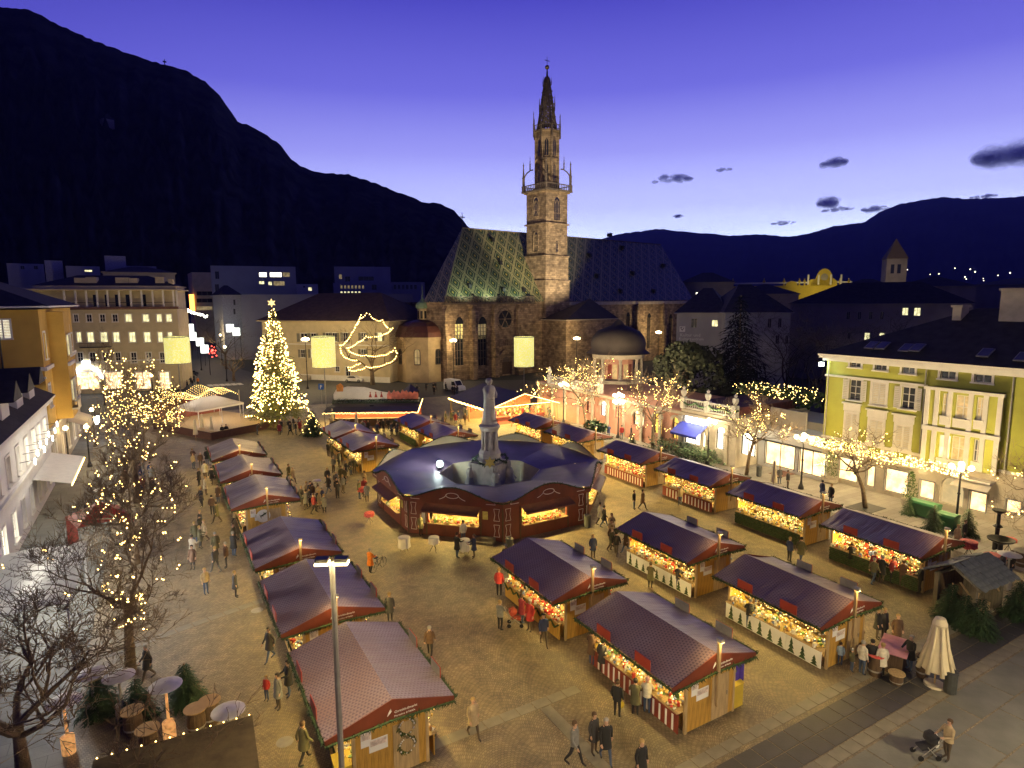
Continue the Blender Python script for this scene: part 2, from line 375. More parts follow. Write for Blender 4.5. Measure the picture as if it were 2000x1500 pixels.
# clouds: lumpy bodies whose thin rims let the sky through
cm = M('cloud_vapour', (.85, .80, .95), 1, .1, .002, spec=0); N_, L_, b_ = nodes_of(cm)
lw = N_.new('ShaderNodeLayerWeight'); lw.inputs[0].default_value = .5
tcc = N_.new('ShaderNodeTexCoord'); nn = N_.new('ShaderNodeTexNoise'); nn.inputs['Scale'].default_value = .0035; nn.inputs['Detail'].default_value = 6; L_.new(tcc.outputs['Object'], nn.inputs['Vector'])
al = mathn(N_, L_, 'MULTIPLY', mathn(N_, L_, 'ADD', mathn(N_, L_, 'MULTIPLY', lw.outputs['Facing'], -1.5), mathn(N_, L_, 'MULTIPLY', nn.outputs['Fac'], 1.75)), .34); al.node.use_clamp = True
L_.new(al, b_.inputs['Alpha'])
tl_ = N_.new('ShaderNodeBsdfTranslucent'); tl_.inputs[0].default_value = (.8, .78, 1, 1); df_ = N_.new('ShaderNodeBsdfDiffuse'); df_.inputs[0].default_value = (.85, .8, 1, 1); tr_ = N_.new('ShaderNodeBsdfTransparent'); m1 = N_.new('ShaderNodeMixShader'); m1.inputs[0].default_value = .6; m2 = N_.new('ShaderNodeMixShader'); L_.new(df_.outputs[0], m1.inputs[1]); L_.new(tl_.outputs[0], m1.inputs[2]); L_.new(al, m2.inputs[0]); L_.new(tr_.outputs[0], m2.inputs[1]); L_.new(m1.outputs[0], m2.inputs[2]); L_.new(m2.outputs[0], N_['Material Output'].inputs[0])
def cloud(px, py, w, h, label, seed):
    rnd = random.Random(seed); D = 17000; p = AZ(px, D); z = ZD(py, D, px); k = D/1230; b = MB()
    for i in range(int(22+w/3.5)):
        t = rnd.uniform(-1, 1); e = (1-t*t)**.6
        b.ball((t*w*.40*k, rnd.uniform(-.2, .2)*w*k, rnd.uniform(-.15, .35)*h*e*k), h*k*rnd.uniform(.3, .62)*(.45+.55*e), 16, 10, 0, .62)
    o = b.build('cloud', cm, None, (p.x, p.y, z), -math.atan2(p.x, p.y), True); o.scale = (1, 1, 1)
    tag(o, label, 'cloud', 'dusk clouds')
cloud(1950, 312, 108, 46, 'largest dark violet cloud, high over the far mountain', 1)
cloud(1612, 322, 46, 22, 'small dark cloud alone right of the spire, halfway to the big cloud', 2)
cloud(1308, 352, 90, 18, 'long thin grey cloud nearest the cathedral spire', 3)
cloud(1405, 333, 34, 9, 'faint wisp of cloud just above the long thin one', 4)
cloud(1606, 398, 34, 24, 'dark puff of cloud close over the lower mountain saddle', 5)
cloud(1625, 411, 60, 10, 'thin flat cloud streak under the dark puff', 6)
cloud(1522, 437, 52, 9, 'flat cloud streak lowest over the dip of the mountain crest', 7)
cloud(1698, 410, 50, 14, 'ragged cloud touching the shoulder of the far mountain', 8)
cloud(1905, 386, 46, 8, 'flat cloud resting on the crest of the far mountain', 9)
cloud(1320, 423, 22, 9, 'tiny pale cloud over the cathedral roof ridge', 10)

# ------------------------------------------------------------------ building kit
def wall_holes(W, H, holes, x0=0, z0=0, depth=.26, b=None, m=0, y=0):
    b = b or MB()
    xs = sorted({x0, x0+W} | {round(h[0], 3) for h in holes} | {round(h[2], 3) for h in holes})
    zs = sorted({z0, z0+H} | {round(h[1], 3) for h in holes} | {round(h[3], 3) for h in holes})
    xs = [x for x in xs if x0 <= x <= x0+W]; zs = [z for z in zs if z0 <= z <= z0+H]
    for xa, xb in zip(xs[:-1], xs[1:]):
        run = None
        for za, zb in zip(zs[:-1], zs[1:]):
            cx, cz = (xa+xb)/2, (za+zb)/2
            hole = any(h[0] < cx < h[2] and h[1] < cz < h[3] for h in holes)
            if not hole:
                if run: run[1] = zb
                else: run = [za, zb]
            if hole and run:
                b.face([(xa, y, run[0]), (xb, y, run[0]), (xb, y, run[1]), (xa, y, run[1])], m); run = None
        if run: b.face([(xa, y, run[0]), (xb, y, run[0]), (xb, y, run[1]), (xa, y, run[1])], m)
    for h in holes:
        a, c, d, e = h[:4]; y1 = y+depth
        b.face([(a, y, c), (a, y, e), (a, y1, e), (a, y1, c)], m); b.face([(d, y, c), (d, y1, c), (d, y1, e), (d, y, e)], m)
        b.face([(a, y, c), (a, y1, c), (d, y1, c), (d, y, c)], m); b.face([(a, y, e), (d, y, e), (d, y1, e), (a, y1, e)], m)
    return b
def dissolve(e):                           # hand an empty's children over to its parent, where they stand
    for ch in list(e.children):
        m = e.matrix_basis @ ch.matrix_basis; ch.parent = e.parent; ch.matrix_basis = m
    bpy.data.objects.remove(e)
def window(root, h, pane, trim=None, surround=.14, cols=2, rows=2, shut=None, sill=True, y=0, shutter_mat=None):
    a, c, d, e = h[:4]; w, ht = d-a, e-c; trim = trim or trim_white
    b = MB(); s = surround
    if s:
        b.box(-s, -.05, -s*.4, 0, .0, ht+s).box(w, -.05, -s*.4, w+s, .0, ht+s).box(0, -.05, ht, w, .0, ht+s)
    if sill: b.box(-s-.05, -.16, -.12, w+s+.05, .0, 0)
    f = .06; b.box(0, .12, 0, f, .2, ht).box(w-f, .12, 0, w, .2, ht).box(f, .12, 0, w-f, .2, f).box(f, .12, ht-f, w-f, .2, ht)
    for i in range(1, cols): b.box(w*i/cols-.035, .125, f, w*i/cols+.035, .195, ht-f)
    for i in range(1, rows): b.box(f, .13, ht*i/rows-.025, w-f, .19, ht*i/rows+.025)
    o = b.build('window', trim, root, (a, y, c))
    MB().face([(f, .165, f), (w-f, .165, f), (w-f, .165, ht-f), (f, .165, ht-f)]).build('pane', pane, o)
    if shut:
        hw = w/2; n = max(5, int(ht/.16)); sb = MB()
        sb.box(0, 0, 0, .06, .04, ht).box(hw-.06, 0, 0, hw, .04, ht).box(.06, 0, 0, hw-.06, .04, .07).box(.06, 0, ht-.07, hw-.06, .04, ht)
        for i in range(n): z = .08+(ht-.16)*(i+.5)/n; sb.obox((hw/2, .02, z), hw/2-.05, .004, (ht-.16)/n*.55, 0, 0, .6)
        me = sb.mesh('shutter', shutter_mat or trim_white)
        if shut == 'closed': inst('shutter', me, o, (0, -.05, 0)); inst('shutter', me, o, (hw, -.052, 0))
        else: inst('shutter', me, o, (-hw-.02, -.13, 0), .12); inst('shutter', me, o, (w+.02, -.09, 0), -.12)
    return o
def hip_roof(W, D, H, h, o=.6, inset=None, x0=0, y0=0, th=.18, gable=False, b=None, mr=0, mt=1):
    b = b or MB(); i = (D/2 if inset is None else inset); a, c, d, e = x0-o, y0-o, x0+W+o, y0+D+o
    zz = H-h*o/(D/2)*0
    r0 = (x0 - o if gable else x0+i, y0+D/2, H+h); r1 = (x0+W+o if gable else x0+W-i, y0+D/2, H+h)
    A, B, C_, E_ = (a, c, zz), (d, c, zz), (d, e, zz), (a, e, zz)
    b.face([A, B, r1, r0], mr); b.face([C_, E_, r0, r1], mr); b.face([B, C_, r1], mr); b.face([E_, A, r0], mr)
    b.box(a+.01, c+.01, zz-th, d-.01, e-.01, zz-.004, mt)
    return b
def shell(W, D, H, b=None, m=0, z0=0, front=False):
    b = b or MB()
    b.face([(0, D, z0), (0, 0, z0), (0, 0, H), (0, D, H)], m); b.face([(W, 0, z0), (W, D, z0), (W, D, H), (W, 0, H)], m); b.face([(W, D, z0), (0, D, z0), (0, D, H), (W, D, H)], m)
    if front: b.face([(0, 0, z0), (W, 0, z0), (W, 0, H), (0, 0, H)], m)
    b.face([(0, 0, H), (W, 0, H), (W, D, H), (0, D, H)], m)
    return b
def pxr(p0, rz, r, depth=0):               # (left, top, right, bottom) in the photograph -> hole on the facade
    s0, z1 = LP(p0, rz, r[0], (r[1]), depth); s1, z0 = LP(p0, rz, r[2], (r[3]), depth)
    s0b, z0b = LP(p0, rz, r[0], r[3], depth); s1b, z1b = LP(p0, rz, r[2], r[1], depth)
    return [round((s0+s0b)/2, 2), round((z0+z0b)/2, 2), round((s1+s1b)/2, 2), round((z1+z1b)/2, 2)]

# ------------------------------------------------------------------ cream hotel at the street corner
p0, rz = (-14.4, 144.1), R(-10.1)
cream = empty('cream_building', (*p0, 0), rz, 'cream four storey building with a colonnaded attic at the street corner', 'building')
Zm = lambda x, y: (150+x/5, 500+y/5)
wins = []
def zw(x0, y0, x1, y1, kind): 
    a = Zm(x0, y0); c = Zm(x1, y1); wins.append((pxr(p0, rz, (a[0], a[1], c[0], c[1])), kind))
for x0, x1, k in ((-120, -70, 0), (-30, 12, 0), (95, 145, 0), (225, 275, 0), (348, 398, 0), (474, 535, 2), (645, 703, 2), (780, 828, 2), (872, 926, 2)): zw(x0, 570, x1, 643, k)
for x0, x1, k in ((-110, -60, 1), (0, 42, 1), (102, 165, 1), (232, 298, 1), (355, 416, 1), (512, 572, 1), (658, 718, 1), (793, 838, 1), (890, 932, 1)): zw(x0, 745, x1, 842, k)
for x0, x1, k in ((-100, -55, 0), (8, 60, 0), (128, 182, 0), (255, 308, 0), (378, 428, 0), (530, 583, 0), (678, 728, 0), (812, 856, 0)): zw(x0, 942, x1, 1042, k)
for x0, x1, k in ((0, 215, 3), (280, 440, 3), (580, 720, 3), (812, 905, 3)): zw(x0, 1135, x1, 1300, k)
W = 18.4; HC = 16.2
wl = wall_holes(W+6, HC, [w[0] for w in wins], -6, 0)
wl.face([(W, 0, 0), (W, 14, 0), (W, 14, HC), (W, 0, HC)]); wl.face([(-6, 14, 0), (-6, 0, 0), (-6, 0, HC), (-6, 14, HC)]); wl.face([(-6, 0, HC), (W, 0, HC), (W, 14, HC), (-6, 14, HC)])
wl.build('wall', plaster_cream, cream)
for h, k in wins: window(cream, h, (glass_dark, pane_warm, pane_warm, pane_shop)[k], None, .14 if k < 3 else .25, 2, 2 if k < 3 else 3, sill=k < 3)
MB().box(-6.2, -.35, HC, W+.3, .1, HC+.5).build('cornice', M('cornice_brown', (.16, .08, .06), .8), cream)
MB().box(-6.1, -.22, 6.05, W+.15, -.002, 6.3).build('string_course', trim_white, cream)
att = MB().box(-6, 2.2, HC, W-.3, 14, HC+3.9)
att.build('attic_wall', plaster_cream, cream)
for x in (160, 275, 375, 480, 640): 
    h = pxr(p0, rz, (*Zm(x, 395), *Zm(x+36, 455)), 2.2); MB().box(h[0], 2.12, HC+.6, h[2], 2.196, HC+2.9).build('loggia_door', glass_dark, cream)
for x in (-120, -10, 95, 200, 303, 415, 530, 635, 743, 845, 945, 978):
    s, _ = LP(p0, rz, *Zm(x, 430)); MB().box(s-.14, -.1, HC+.504, s+.14, .2, HC+3.7).build('column', trim_white, cream)
MB().box(-6, -.02, HC+1.3, W, .06, HC+1.4).build('railing', metal_dark, cream)
MB().box(-6.3, -.5, HC+3.7, W+.4, 14.3, HC+3.95).build('eave', plaster_cream, cream)
rf = hip_roof(W+6, 12, HC+4.6, 2.2, .1, 6, -6, 1.5).build('roof', [roof_dark, plaster_cream], cream)
MB().box(-5.6, 1.2, HC+3.95, W-.2, 13.2, HC+4.6).build('parapet', plaster_cream, cream)
for px, w in ((158, 2.2), (238, 2.2), (312, 1.6), (178, 1.8), (260, 1.5), (333, .8)):
    s, _ = LP(p0, rz, px, 550, 3); MB().box(s-w/2, 3, HC+4.6, s+w/2, 4.6, HC+5.9+.5*random.random()).build('chimney', plaster_cream, rf)
bal = MB(); h = pxr(p0, rz, (*Zm(40, 848), *Zm(338, 893))); bal.box(h[0], -1, h[1], h[2], 0, h[1]+.15)
for k in range(26): x = h[0]+(h[2]-h[0])*k/25; bal.box(x-.015, -.98, h[1]+.15, x+.015, -.95, h[3])
bal.box(h[0], -1, h[3], h[2], -.93, h[3]+.06); bal.build('balcony', metal_dark, cream)
ar = MB()
for k in range(15):
    a0, a1 = pi*k/14, pi*(k+1)/14
    if k < 14: ar.xprism([(1.95*cos(a0), 1.95*sin(a0)), (2.5*cos(a0), 2.5*sin(a0)), (2.5*cos(a1), 2.5*sin(a1)), (1.95*cos(a1), 1.95*sin(a1))], -.3, -.1)
s, z = LP(p0, rz, *Zm(108, 1190)); ar.build('lit_arch', sign_white, cream, (s, 0, z)); MB().box(-.65, -.3, 2.5, .65, -.12, 3.3).build('lit_sign', sign_white, cream, (s, 0, z))
an = MB(); s1, z1 = LP(p0, rz, 172, 740)
for i, (px, w) in enumerate(((168, 3.2), (182, 2.4))):
    q = G(px, 752 if i else 748, 0)
    b = MB().lathe([(.05, 2.9), (w/2, 2.4), (w/2, 2.25)], 8, (0, 0, 0)).tube((0, 0, 0), (0, 0, 2.9), .04)
    tag(b.build('parasol', cream_cloth, None, q), ('wide' if i == 0 else 'narrower') + ' beige parasol open by the glowing arch of the cream building', 'parasol')

# ------------------------------------------------------------------ ochre building and white house on the left
p0 = (-9.8, 74.2)
och = empty('ochre_building', (*p0, 0), pi/2, 'ochre building with white bands on a pale stone ground floor', 'building')
Lw, Dw, HO = 26.0, 16.0, 16.9         # local x runs away from the camera, local y into the block
rzf = 0.0
endw = []                              # end wall facing the camera, in the x-z plane of its own empty
def ez(px, py): return LP((p0[0]-Dw, p0[1]), 0.0, px, py)
eh = []
for r, k in (((-8, 624, 19, 662), 1), ((-40, 624, -20, 662), 0)):
    a = ez(r[0], r[3]); c = ez(r[2], r[1]); eh.append([a[0], a[1], c[0], c[1], k])
e1 = empty('end_face', (0, Dw, 0), -pi/2, parent=och)
wall_holes(Dw, HO-5.2, [h[:4] for h in eh], 0, 5.2).build('end_wall', plaster_orange, e1)
wall_holes(Dw, 5.2, [], 0, 0).box(-.0, -.12, 4.9, Dw, -.002, 5.25).build('stone_base', stone_beige, e1)
for h in eh: window(e1, h, pane_white if h[4] else glass_dark, None, .1, 2, 3, shut='closed')
MB().box(-.1, -.25, 11.0, Dw+.12, -.002, 11.35).box(-.1, -.18, 10.2, Dw+.1, -.002, 10.4).build('band', trim_white, e1)
MB().tube((Dw-3.1, -.12, 5.2), (Dw-3.1, -.12, HO), .08).tube((Dw-2.2, -.14, 0), (Dw-2.2, -.14, 10.2), .08).build('drainpipe', metal_dark, e1)
dissolve(e1)
sw = []
for i, s in enumerate((1.3, 6.2, 11.4, 16.5, 21.5)):
    for z0, z1, k in ((12.0, 14.6, 1 if i < 2 else 0), (7.2, 9.4, 0), (1.0, 3.6, 1)):
        sw.append(([s, z0, s+1.3, z1], k if z0 > 2 else 2))
wall_holes(Lw, HO-5.2, [w[0] for w in sw if w[1] != 2], 0, 5.2).build('wall', plaster_orange, och)
wall_holes(Lw, 5.2, [w[0] for w in sw if w[1] == 2], 0, 0).build('stone_base', stone_beige, och)
for h, k in sw: window(och, h, (glass_dark, pane_warm, pane_shop)[k], None, .2, 2, 2, shut='closed' if h[1] > 6 and h[1] < 8 else None)
bay = MB().box(4.8, -1.4, 5.4, 9.4, -.002, HO-.3); bay.build('bay', plaster_orange, och)
for s, k in ((5.3, pane_warm), (7.4, glass_dark)):
    for z in (7.2, 12.0): window(och, [s, z, s+1.3, z+2.2], k, None, .15, 2, 2, y=-1.62)
for i, s in enumerate((5.0, 12.6, 17.6)):
    b = MB().box(s-.3, -2.0 if i == 0 else -.9, 6.3, s+2.0, -1.405 if i == 0 else -.003, 6.5)
    b.box(s-.3, -2.0 if i == 0 else -.9, 6.5, s+2.0, -1.9 if i == 0 else -.82, 7.3); b.build('balcony', stone_beige, och)
MB().box(-.1, -.25, 10.95, Lw, -.002, 11.3).box(4.7, -1.62, 10.95, 9.5, -1.405, 11.3).box(-.1, -.2, 5.0, Lw, -.003, 5.3).build('band', trim_white, och)
MB().face([(0, 0, HO), (Lw, 0, HO), (Lw, Dw, HO), (0, Dw, HO)]).build('attic_floor', plaster_dim, och)
orf = hip_roof(Lw, Dw, HO+.35, 3.6, 1.0, 7).build('roof', [roof_dark, trim_white], och)
for k in range(5): MB().box(3.2+.9*k, 8, HO+2, 3.6+.9*k, 9.2, HO+4.6).build('chimney', plaster_dim, orf)
aw = MB().face([(11, -.1, 4.2), (19, -.1, 4.2), (19, -2.2, 3.2), (11, -2.2, 3.2)]); aw.face([(11, -2.2, 3.2), (19, -2.2, 3.2), (19, -2.2, 2.95), (11, -2.2, 2.95)]); aw.build('awning', cream_cloth, och)
MB().box(2.5, -.6, 2.6, 4.6, -.3, 3.3).build('shop_sign', sign_white, och, (14, -2, 0))
p0 = (-9.7, 62.6)
wh = empty('white_house', (-9.7, 44, 0), pi/2, 'white house with dark gables and star lamps along its cornice', 'house')
Wl = 28.4; HW = 8.6
wins = [([s, z, s+1.25, z+2.0], (s+z) % 3 < 1) for s in (2, 5.5, 9, 12.5, 16, 19.5, 22.2, 25.4) for z in (.9, 4.9)]
wall_holes(Wl, HW, [w[0] for w in wins]).face([(0, 9, 0), (0, 0, 0), (0, 0, HW), (0, 9, HW)]).face([(Wl, 0, 0), (Wl, 9, 0), (Wl, 9, HW), (Wl, 0, HW)]).face([(0, 0, HW), (Wl, 0, HW), (Wl, 9, HW), (0, 9, HW)]).build('wall', plaster_white, wh)
for h, lit in wins: window(wh, h, pane_white if lit else pane_dim, None, .16, 2, 3)
MB().box(0, -.5, HW-.4, Wl, -.002, HW).box(0, -.2, 4.1, Wl, -.003, 4.4).build('cornice', trim_white, wh)
wr = hip_roof(Wl, 9, HW+.15, 3.4, .7, 2).build('roof', [roof_dark, trim_white], wh)
for s in (12, 17.5, 23):
    d = MB().box(s-1.3, .2, HW, s+1.3, 4, HW+2.0, 0).xprism([(s-1.7, HW+2), (s+1.7, HW+2), (s, HW+3.4)], -.6, 4.4, 1); d.build('dormer', [plaster_white, roof_dark], wr)
star = EM('star_lamp', (1, .93, .75), 500, True)
for i, s in enumerate((13.5, 15, 16.5, 18, 19.5, 21, 22.8, 24.6, 26.2)):
    b = MB().tube((0, 0, 0), (0, -.9, .1), .025, n=5, m=1)
    for a in range(8): b.xprism([(.1*cos(a*pi/4-.3), .1*sin(a*pi/4-.3)), (.26*cos(a*pi/4), .26*sin(a*pi/4)), (.1*cos(a*pi/4+.3), .1*sin(a*pi/4+.3))], -.98, -.9)
    b.build('star_lamp', [star, metal_dark], wh, (s, 0, 5.6+.35*(i % 3)))
cap = MB().face([(17, -.1, 3.4), (27.5, -.1, 3.4), (27.5, -2.6, 2.7), (17, -2.6, 2.7)]).face([(17, -2.6, 2.7), (27.5, -2.6, 2.7), (27.5, -2.6, 2.4), (17, -2.6, 2.4)])
cap.build('awning', white_cloth, wh)
cl = MB()
for k in range(60): cl.octa((17+10.5*k/59, -2.66, 2.55), .045)
cl.build('string_light', bulb_warm, wh, kind='stuff')
cv = empty('market_canopy', (-6.6, 38.6, 0), 0, 'large white flat canopy beside the bare foreground tree', 'canopy')
b = MB()
for i in range(6):
    for j in range(8): 
        f = lambda x, y: 3.0+.12*sin(x*2.1)*cos(y*1.7)
        x0, x1, y0, y1 = -2.2+4.2*i/6, -2.2+4.2*(i+1)/6, -3.2+9.1*j/8, -3.2+9.1*(j+1)/8
        b.face([(x0, y0, f(x0, y0)), (x1, y0, f(x1, y0)), (x1, y1, f(x1, y1)), (x0, y1, f(x0, y1))])
b.build('roof_cloth', tent_cloth, cv)
for x, y in ((-2, -3), (1.8, -3), (-2, 5), (1.8, 5)): MB().tube((x, y, 0), (x, y, 2.95), .05).build('post', white_paint, cv)
MB().box(-.05, -1.2, 2.5, .05, 5.0, 2.55).build('lamp_strip', EM('strip_cool', (1, .95, .85), 2200, True), cv)

# ------------------------------------------------------------------ post office with hipped brown roof
p0, rz = (21.0, 152.0), R(-48.6)
post = empty('post_office', (*p0, 0), rz, 'cream long building with a brown hipped roof and shutters behind the fir', 'building')
W, D, HP = 33, 22, 13
wins = []
for (x0, y0, x1, y1) in ((502, 652, 510, 670), (572, 651, 585, 668), (592, 651, 602, 668), (621, 650, 630, 668), (634, 650, 643, 667), (655, 650, 664, 667), (592, 682, 601, 699), (613, 682, 622, 700), (690, 682, 699, 698), (640, 716, 648, 726), (660, 716, 669, 735), (572, 683, 580, 698), (690, 650, 699, 666), (722, 650, 731, 666), (745, 682, 752, 697)):
    px0, px1 = x0+15, x1+15
    wins.append((pxr(p0, rz, (px0, y0, px1, y1)), random.random() < .12))
wins = [w for w in wins if 0 < w[0][0] < W-2]
wall_holes(W, HP, [w[0] for w in wins]).face([(W, 0, 0), (W, D, 0), (W, D, HP), (W, 0, HP)]).face([(W, D, 0), (0, D, 0), (0, D, HP), (W, D, HP)]).build('wall', plaster_cream, post)
for h, lit in wins: window(post, h, pane_warm if lit else glass_dark, None, .12, 2, 2, shut='open' if h[1] > 3 else None, shutter_mat=M('shutter_grey', (.20, .19, .15), .8))
sd_ = empty('street_face', (0, D, 0), -pi/2, parent=post)
sw = [[s, z, s+1.4, z+2.0] for s in (2, 6, 10, 14, 18) for z in (4.4, 9.2)]
wall_holes(D, HP, sw).build('side_wall', M('plaster_cream_greenlit', (.50, .50, .30), .85, .1, .5), sd_)  # cream wall with the greenish street light put into its colour
for h in sw: window(sd_, h, glass_dark, None, .1, 2, 2, shut='open', shutter_mat=MATS['shutter_grey'])
dissolve(sd_)
hip_roof(W, D, HP+.3, 6.2, .9, 8).build('roof', [roof_brown, plaster_cream], post)
MB().box(0, -.18, 7.9, W, -.003, 8.1).box(0, -.3, 0, W, -.003, 1.2).build('band', trim_white, post)
st_ = MB()
for k in range(6): st_.box(6, -1.8+.3*k, 0, 13, -.31, .17*(k+1))
st_.build('steps', stone_beige, post)

# ------------------------------------------------------------------ far blocks
def block(name, label, px0, px1, ytop, D, depth, mat, tilt=0, roof=None, rh=0, strips=(), wins=(), cat='building', pane=None, ybase=None, frames=None):
    pa, pb = AZ(px0, D), AZ(px1, D); rz = math.atan2(pb.y-pa.y, pb.x-pa.x)+tilt
    W = (pb-pa).length/max(.3, cos(tilt)); H = ZD(ytop, D, (px0+px1)/2)
    root = empty(name, (pa.x, pa.y, 0), rz, label, cat)
    holes = [(pxr((pa.x, pa.y), rz, r[:4]), r[4] if len(r) > 4 else 1) for r in wins]
    holes = [(h, k) for h, k in holes if h[0] > .05 and h[2] < W-.05 and h[3] < H-.05 and h[1] > 0]
    b = wall_holes(W, H, [h for h, k in holes]); shell(W, depth, H, b); b.build('wall', mat, root)
    for h, k in holes: window(root, h, (glass_dark, pane or pane_warm, pane_dim, pane_white)[k], frames or metal_grey, 0, max(1, int((h[2]-h[0])/1.8)) if h[2]-h[0] > 3 else 2, 1, sill=False)
    if roof: hip_roof(W, depth, H+.15, rh, .5, None if W > depth else W*.4).build('roof', [roof, mat], root)
    return root, W, H
bl, W_, H_ = block('office_building', 'pale office block with ribbon windows up the street', 378, 416, 532, 300, 20, plaster_cream, .1, wins=[(384, y, 415, y+8, k) for y, k in ((540, 1), (555, 2), (569, 0), (583, 0), (598, 2))])
bl, W_, H_ = block('slab_building', 'long dark blue slab block with two lit offices near its top', 415, 580, 520, 262, 26, concrete_blue, 0, wins=[(506, 532, 521, 541, 3), (527, 532, 550, 541, 3), (552, 532, 566, 541, 2), (506, 549, 516, 555, 1), (524, 550, 531, 557, 1), (534, 549, 556, 558, 2), (420, 530, 428, 545, 0), (420, 555, 428, 572, 0)])
block('rooftop_house', 'little white block with one lit square window on the far roofs', 580, 622, 555, 236, 10, M('dim_white', (.42, .42, .44), .8), 0, wins=[(602, 561, 609, 568, 1), (592, 558, 596, 562, 0)])
block('stepped_building', 'stepped pale modern block with rows of slim windows left of the cathedral roof', 652, 765, 553, 250, 22, concrete_blue, 0, wins=[(665+7*i, 557, 669+7*i, 564, 2) for i in range(7)]+[(665+7*i, 569, 669+7*i, 573, 1) for i in range(6)]+[(726, 556, 736, 566, 0)])
block('penthouse', 'upper recessed storey of dark concrete behind the stepped pale block', 655, 764, 521, 275, 16, concrete_blue, 0, wins=[(662, 536, 668, 545, 2), (674, 540, 684, 550, 0), (700, 540, 730, 548, 0)])
block('arched_wing', 'lower wing with a row of dark arches beside the stepped pale block', 765, 830, 551, 252, 18, concrete_blue, 0, wins=[(769+8*i, 556, 774+8*i, 565, 0) for i in range(6)])
block('dark_hall', 'wide dark flat roofed hall just behind the brown hipped roof', 470, 806, 575, 205, 20, concrete_blue, 0, wins=[(770+6*i, 602, 773+6*i, 609, 1 if i in (0, 1, 3) else 0) for i in range(5)])
block('street_house', 'narrow grey house with a blank white end by the street', 433, 470, 577, 205, 14, M('dim_white', (.42, .42, .44), .8), .2, roof_dark, 3, wins=[(456, 585, 460, 596, 0), (456, 603, 460, 614, 0)])
block('flat_house', 'flat roofed dark house far behind the ochre building', 20, 92, 515, 260, 18, concrete_blue, 0, wins=[(40, 519, 48, 526, 0), (66, 519, 74, 526, 0)])
block('roof_box', 'pale rooftop box left among the far roofs over the ochre building', 94, 129, 509, 240, 12, M('dim_white', (.42, .42, .44), .8))
block('low_house', 'low pale house with a small orange light on its terrace', 134, 200, 520, 230, 14, concrete_blue, 0, wins=[(165, 527, 180, 531, 1)])
block('white_block', 'tall pale rooftop block over the roof of the cream building', 211, 252, 500, 236, 14, M('dim_white', (.42, .42, .44), .8))
block('grey_wing', 'grey wing right of the tall pale rooftop block', 252, 310, 520, 232, 14, concrete_blue)
block('terrace_house', 'long low house with chimneys behind the roof of the cream building', 205, 345, 533, 215, 14, plaster_dim, 0, roof_dark, 2)
# right hand distance
bl, W_, H_ = block('grey_building', 'grey plain building with a dark roof beside the cathedral', 1323, 1420, 612, 128, 24, plaster_grey, -.1, roof_dark, 5, wins=[(1350, 622, 1361, 640, 0), (1390, 625, 1402, 638, 1)])
sg_ = MB().box(0, -.06, 0, 1.6, -.01, 1.6, 0)
p_a = AZ(1323, 128); rzg = bl.rotation_euler.z
s, z = LP((p_a.x, p_a.y), rzg, 1327, 648); q = MB().box(0, -.05, 0, 1.1, -.005, 1.1).build('emblem', white_paint, bl, (s, 0, z))
MB().tube((.55, -.07, .3), (.2, -.07, .85), .05, n=4).tube((.55, -.07, .3), (.9, -.07, .85), .05, n=4).tube((.2, -.07, .85), (.55, -.07, .95), .05, n=4).build('monogram', metal_dark, q)
def text(body, size, mat, parent, loc, rx=pi/2, rz=0, align='LEFT', name='lettering', ext=.008):
    cu = bpy.data.curves.new(name, 'FONT'); cu.body = body; cu.size = size; cu.extrude = ext; cu.align_x = align; cu.resolution_u = 1
    t = bpy.data.objects.new(name, cu); COL.objects.link(t); dg = bpy.context.evaluated_depsgraph_get()
    me = bpy.data.meshes.new_from_object(t.evaluated_get(dg)); bpy.data.objects.remove(t); me.materials.clear(); me.materials.append(mat)
    o = inst(name, me, parent, loc, rz); o.rotation_euler = (rx, 0, rz); return o
s, z = LP((p_a.x, p_a.y), rzg, 1328, 657); text('Kultur und', .9, white_paint, bl, (s, -.02, z)); s, z = LP((p_a.x, p_a.y), rzg, 1326, 664); text('Kulturzentrum', .8, white_paint, bl, (s, -.02, z))
block('grey_wing', 'grey wing with three small dormers behind the cedar', 1418, 1548, 612, 124, 22, plaster_grey, .25, roof_dark, 5.5, wins=[(1500, 622, 1507, 640, 0), (1520, 622, 1527, 640, 0), (1515, 655, 1522, 672, 0), (1534, 655, 1540, 672, 0)])
block('long_building', 'long pale building with four lit windows behind the bare trees', 1545, 1900, 594, 150, 18, plaster_dim, -.08, roof_dark, 4.5, wins=[(1653+22*i, 609, 1660+22*i, 624, 0) for i in range(4)]+[(1762, 601, 1774, 616, 1), (1785, 601, 1798, 617, 1), (1688, 650, 1699, 666, 1), (1717, 650, 1728, 662, 1), (1655, 650, 1661, 662, 0)])
pal = block('palace', 'yellow floodlit baroque palace front with curved gables on the skyline', 1396, 1665, 558, 225, 20, M('plaster_yellow', (.55, .42, .06), .85, .1, .4))[0]
ppa = AZ(1396, 225); prz = pal.rotation_euler.z
def arcgable(px0, px1, y0, y1):
    a = LP((ppa.x, ppa.y), prz, px0, y0); c = LP((ppa.x, ppa.y), prz, px1, y1); w = c[0]-a[0]; h = c[1]-a[1]
    MB().xprism([(a[0], a[1])]+[(a[0]+w/2-w/2*cos(pi*k/10), a[1]+h*(.25+.75*sin(pi*k/10))) for k in range(11)]+[(a[0]+w, a[1])], -.4, .6).build('gable', MATS['plaster_yellow'], pal)
arcgable(1402, 1428, 559, 549); arcgable(1534, 1558, 560, 549); arcgable(1576, 1600, 558, 545); arcgable(1592, 1628, 558, 524); arcgable(1584, 1636, 558, 540)
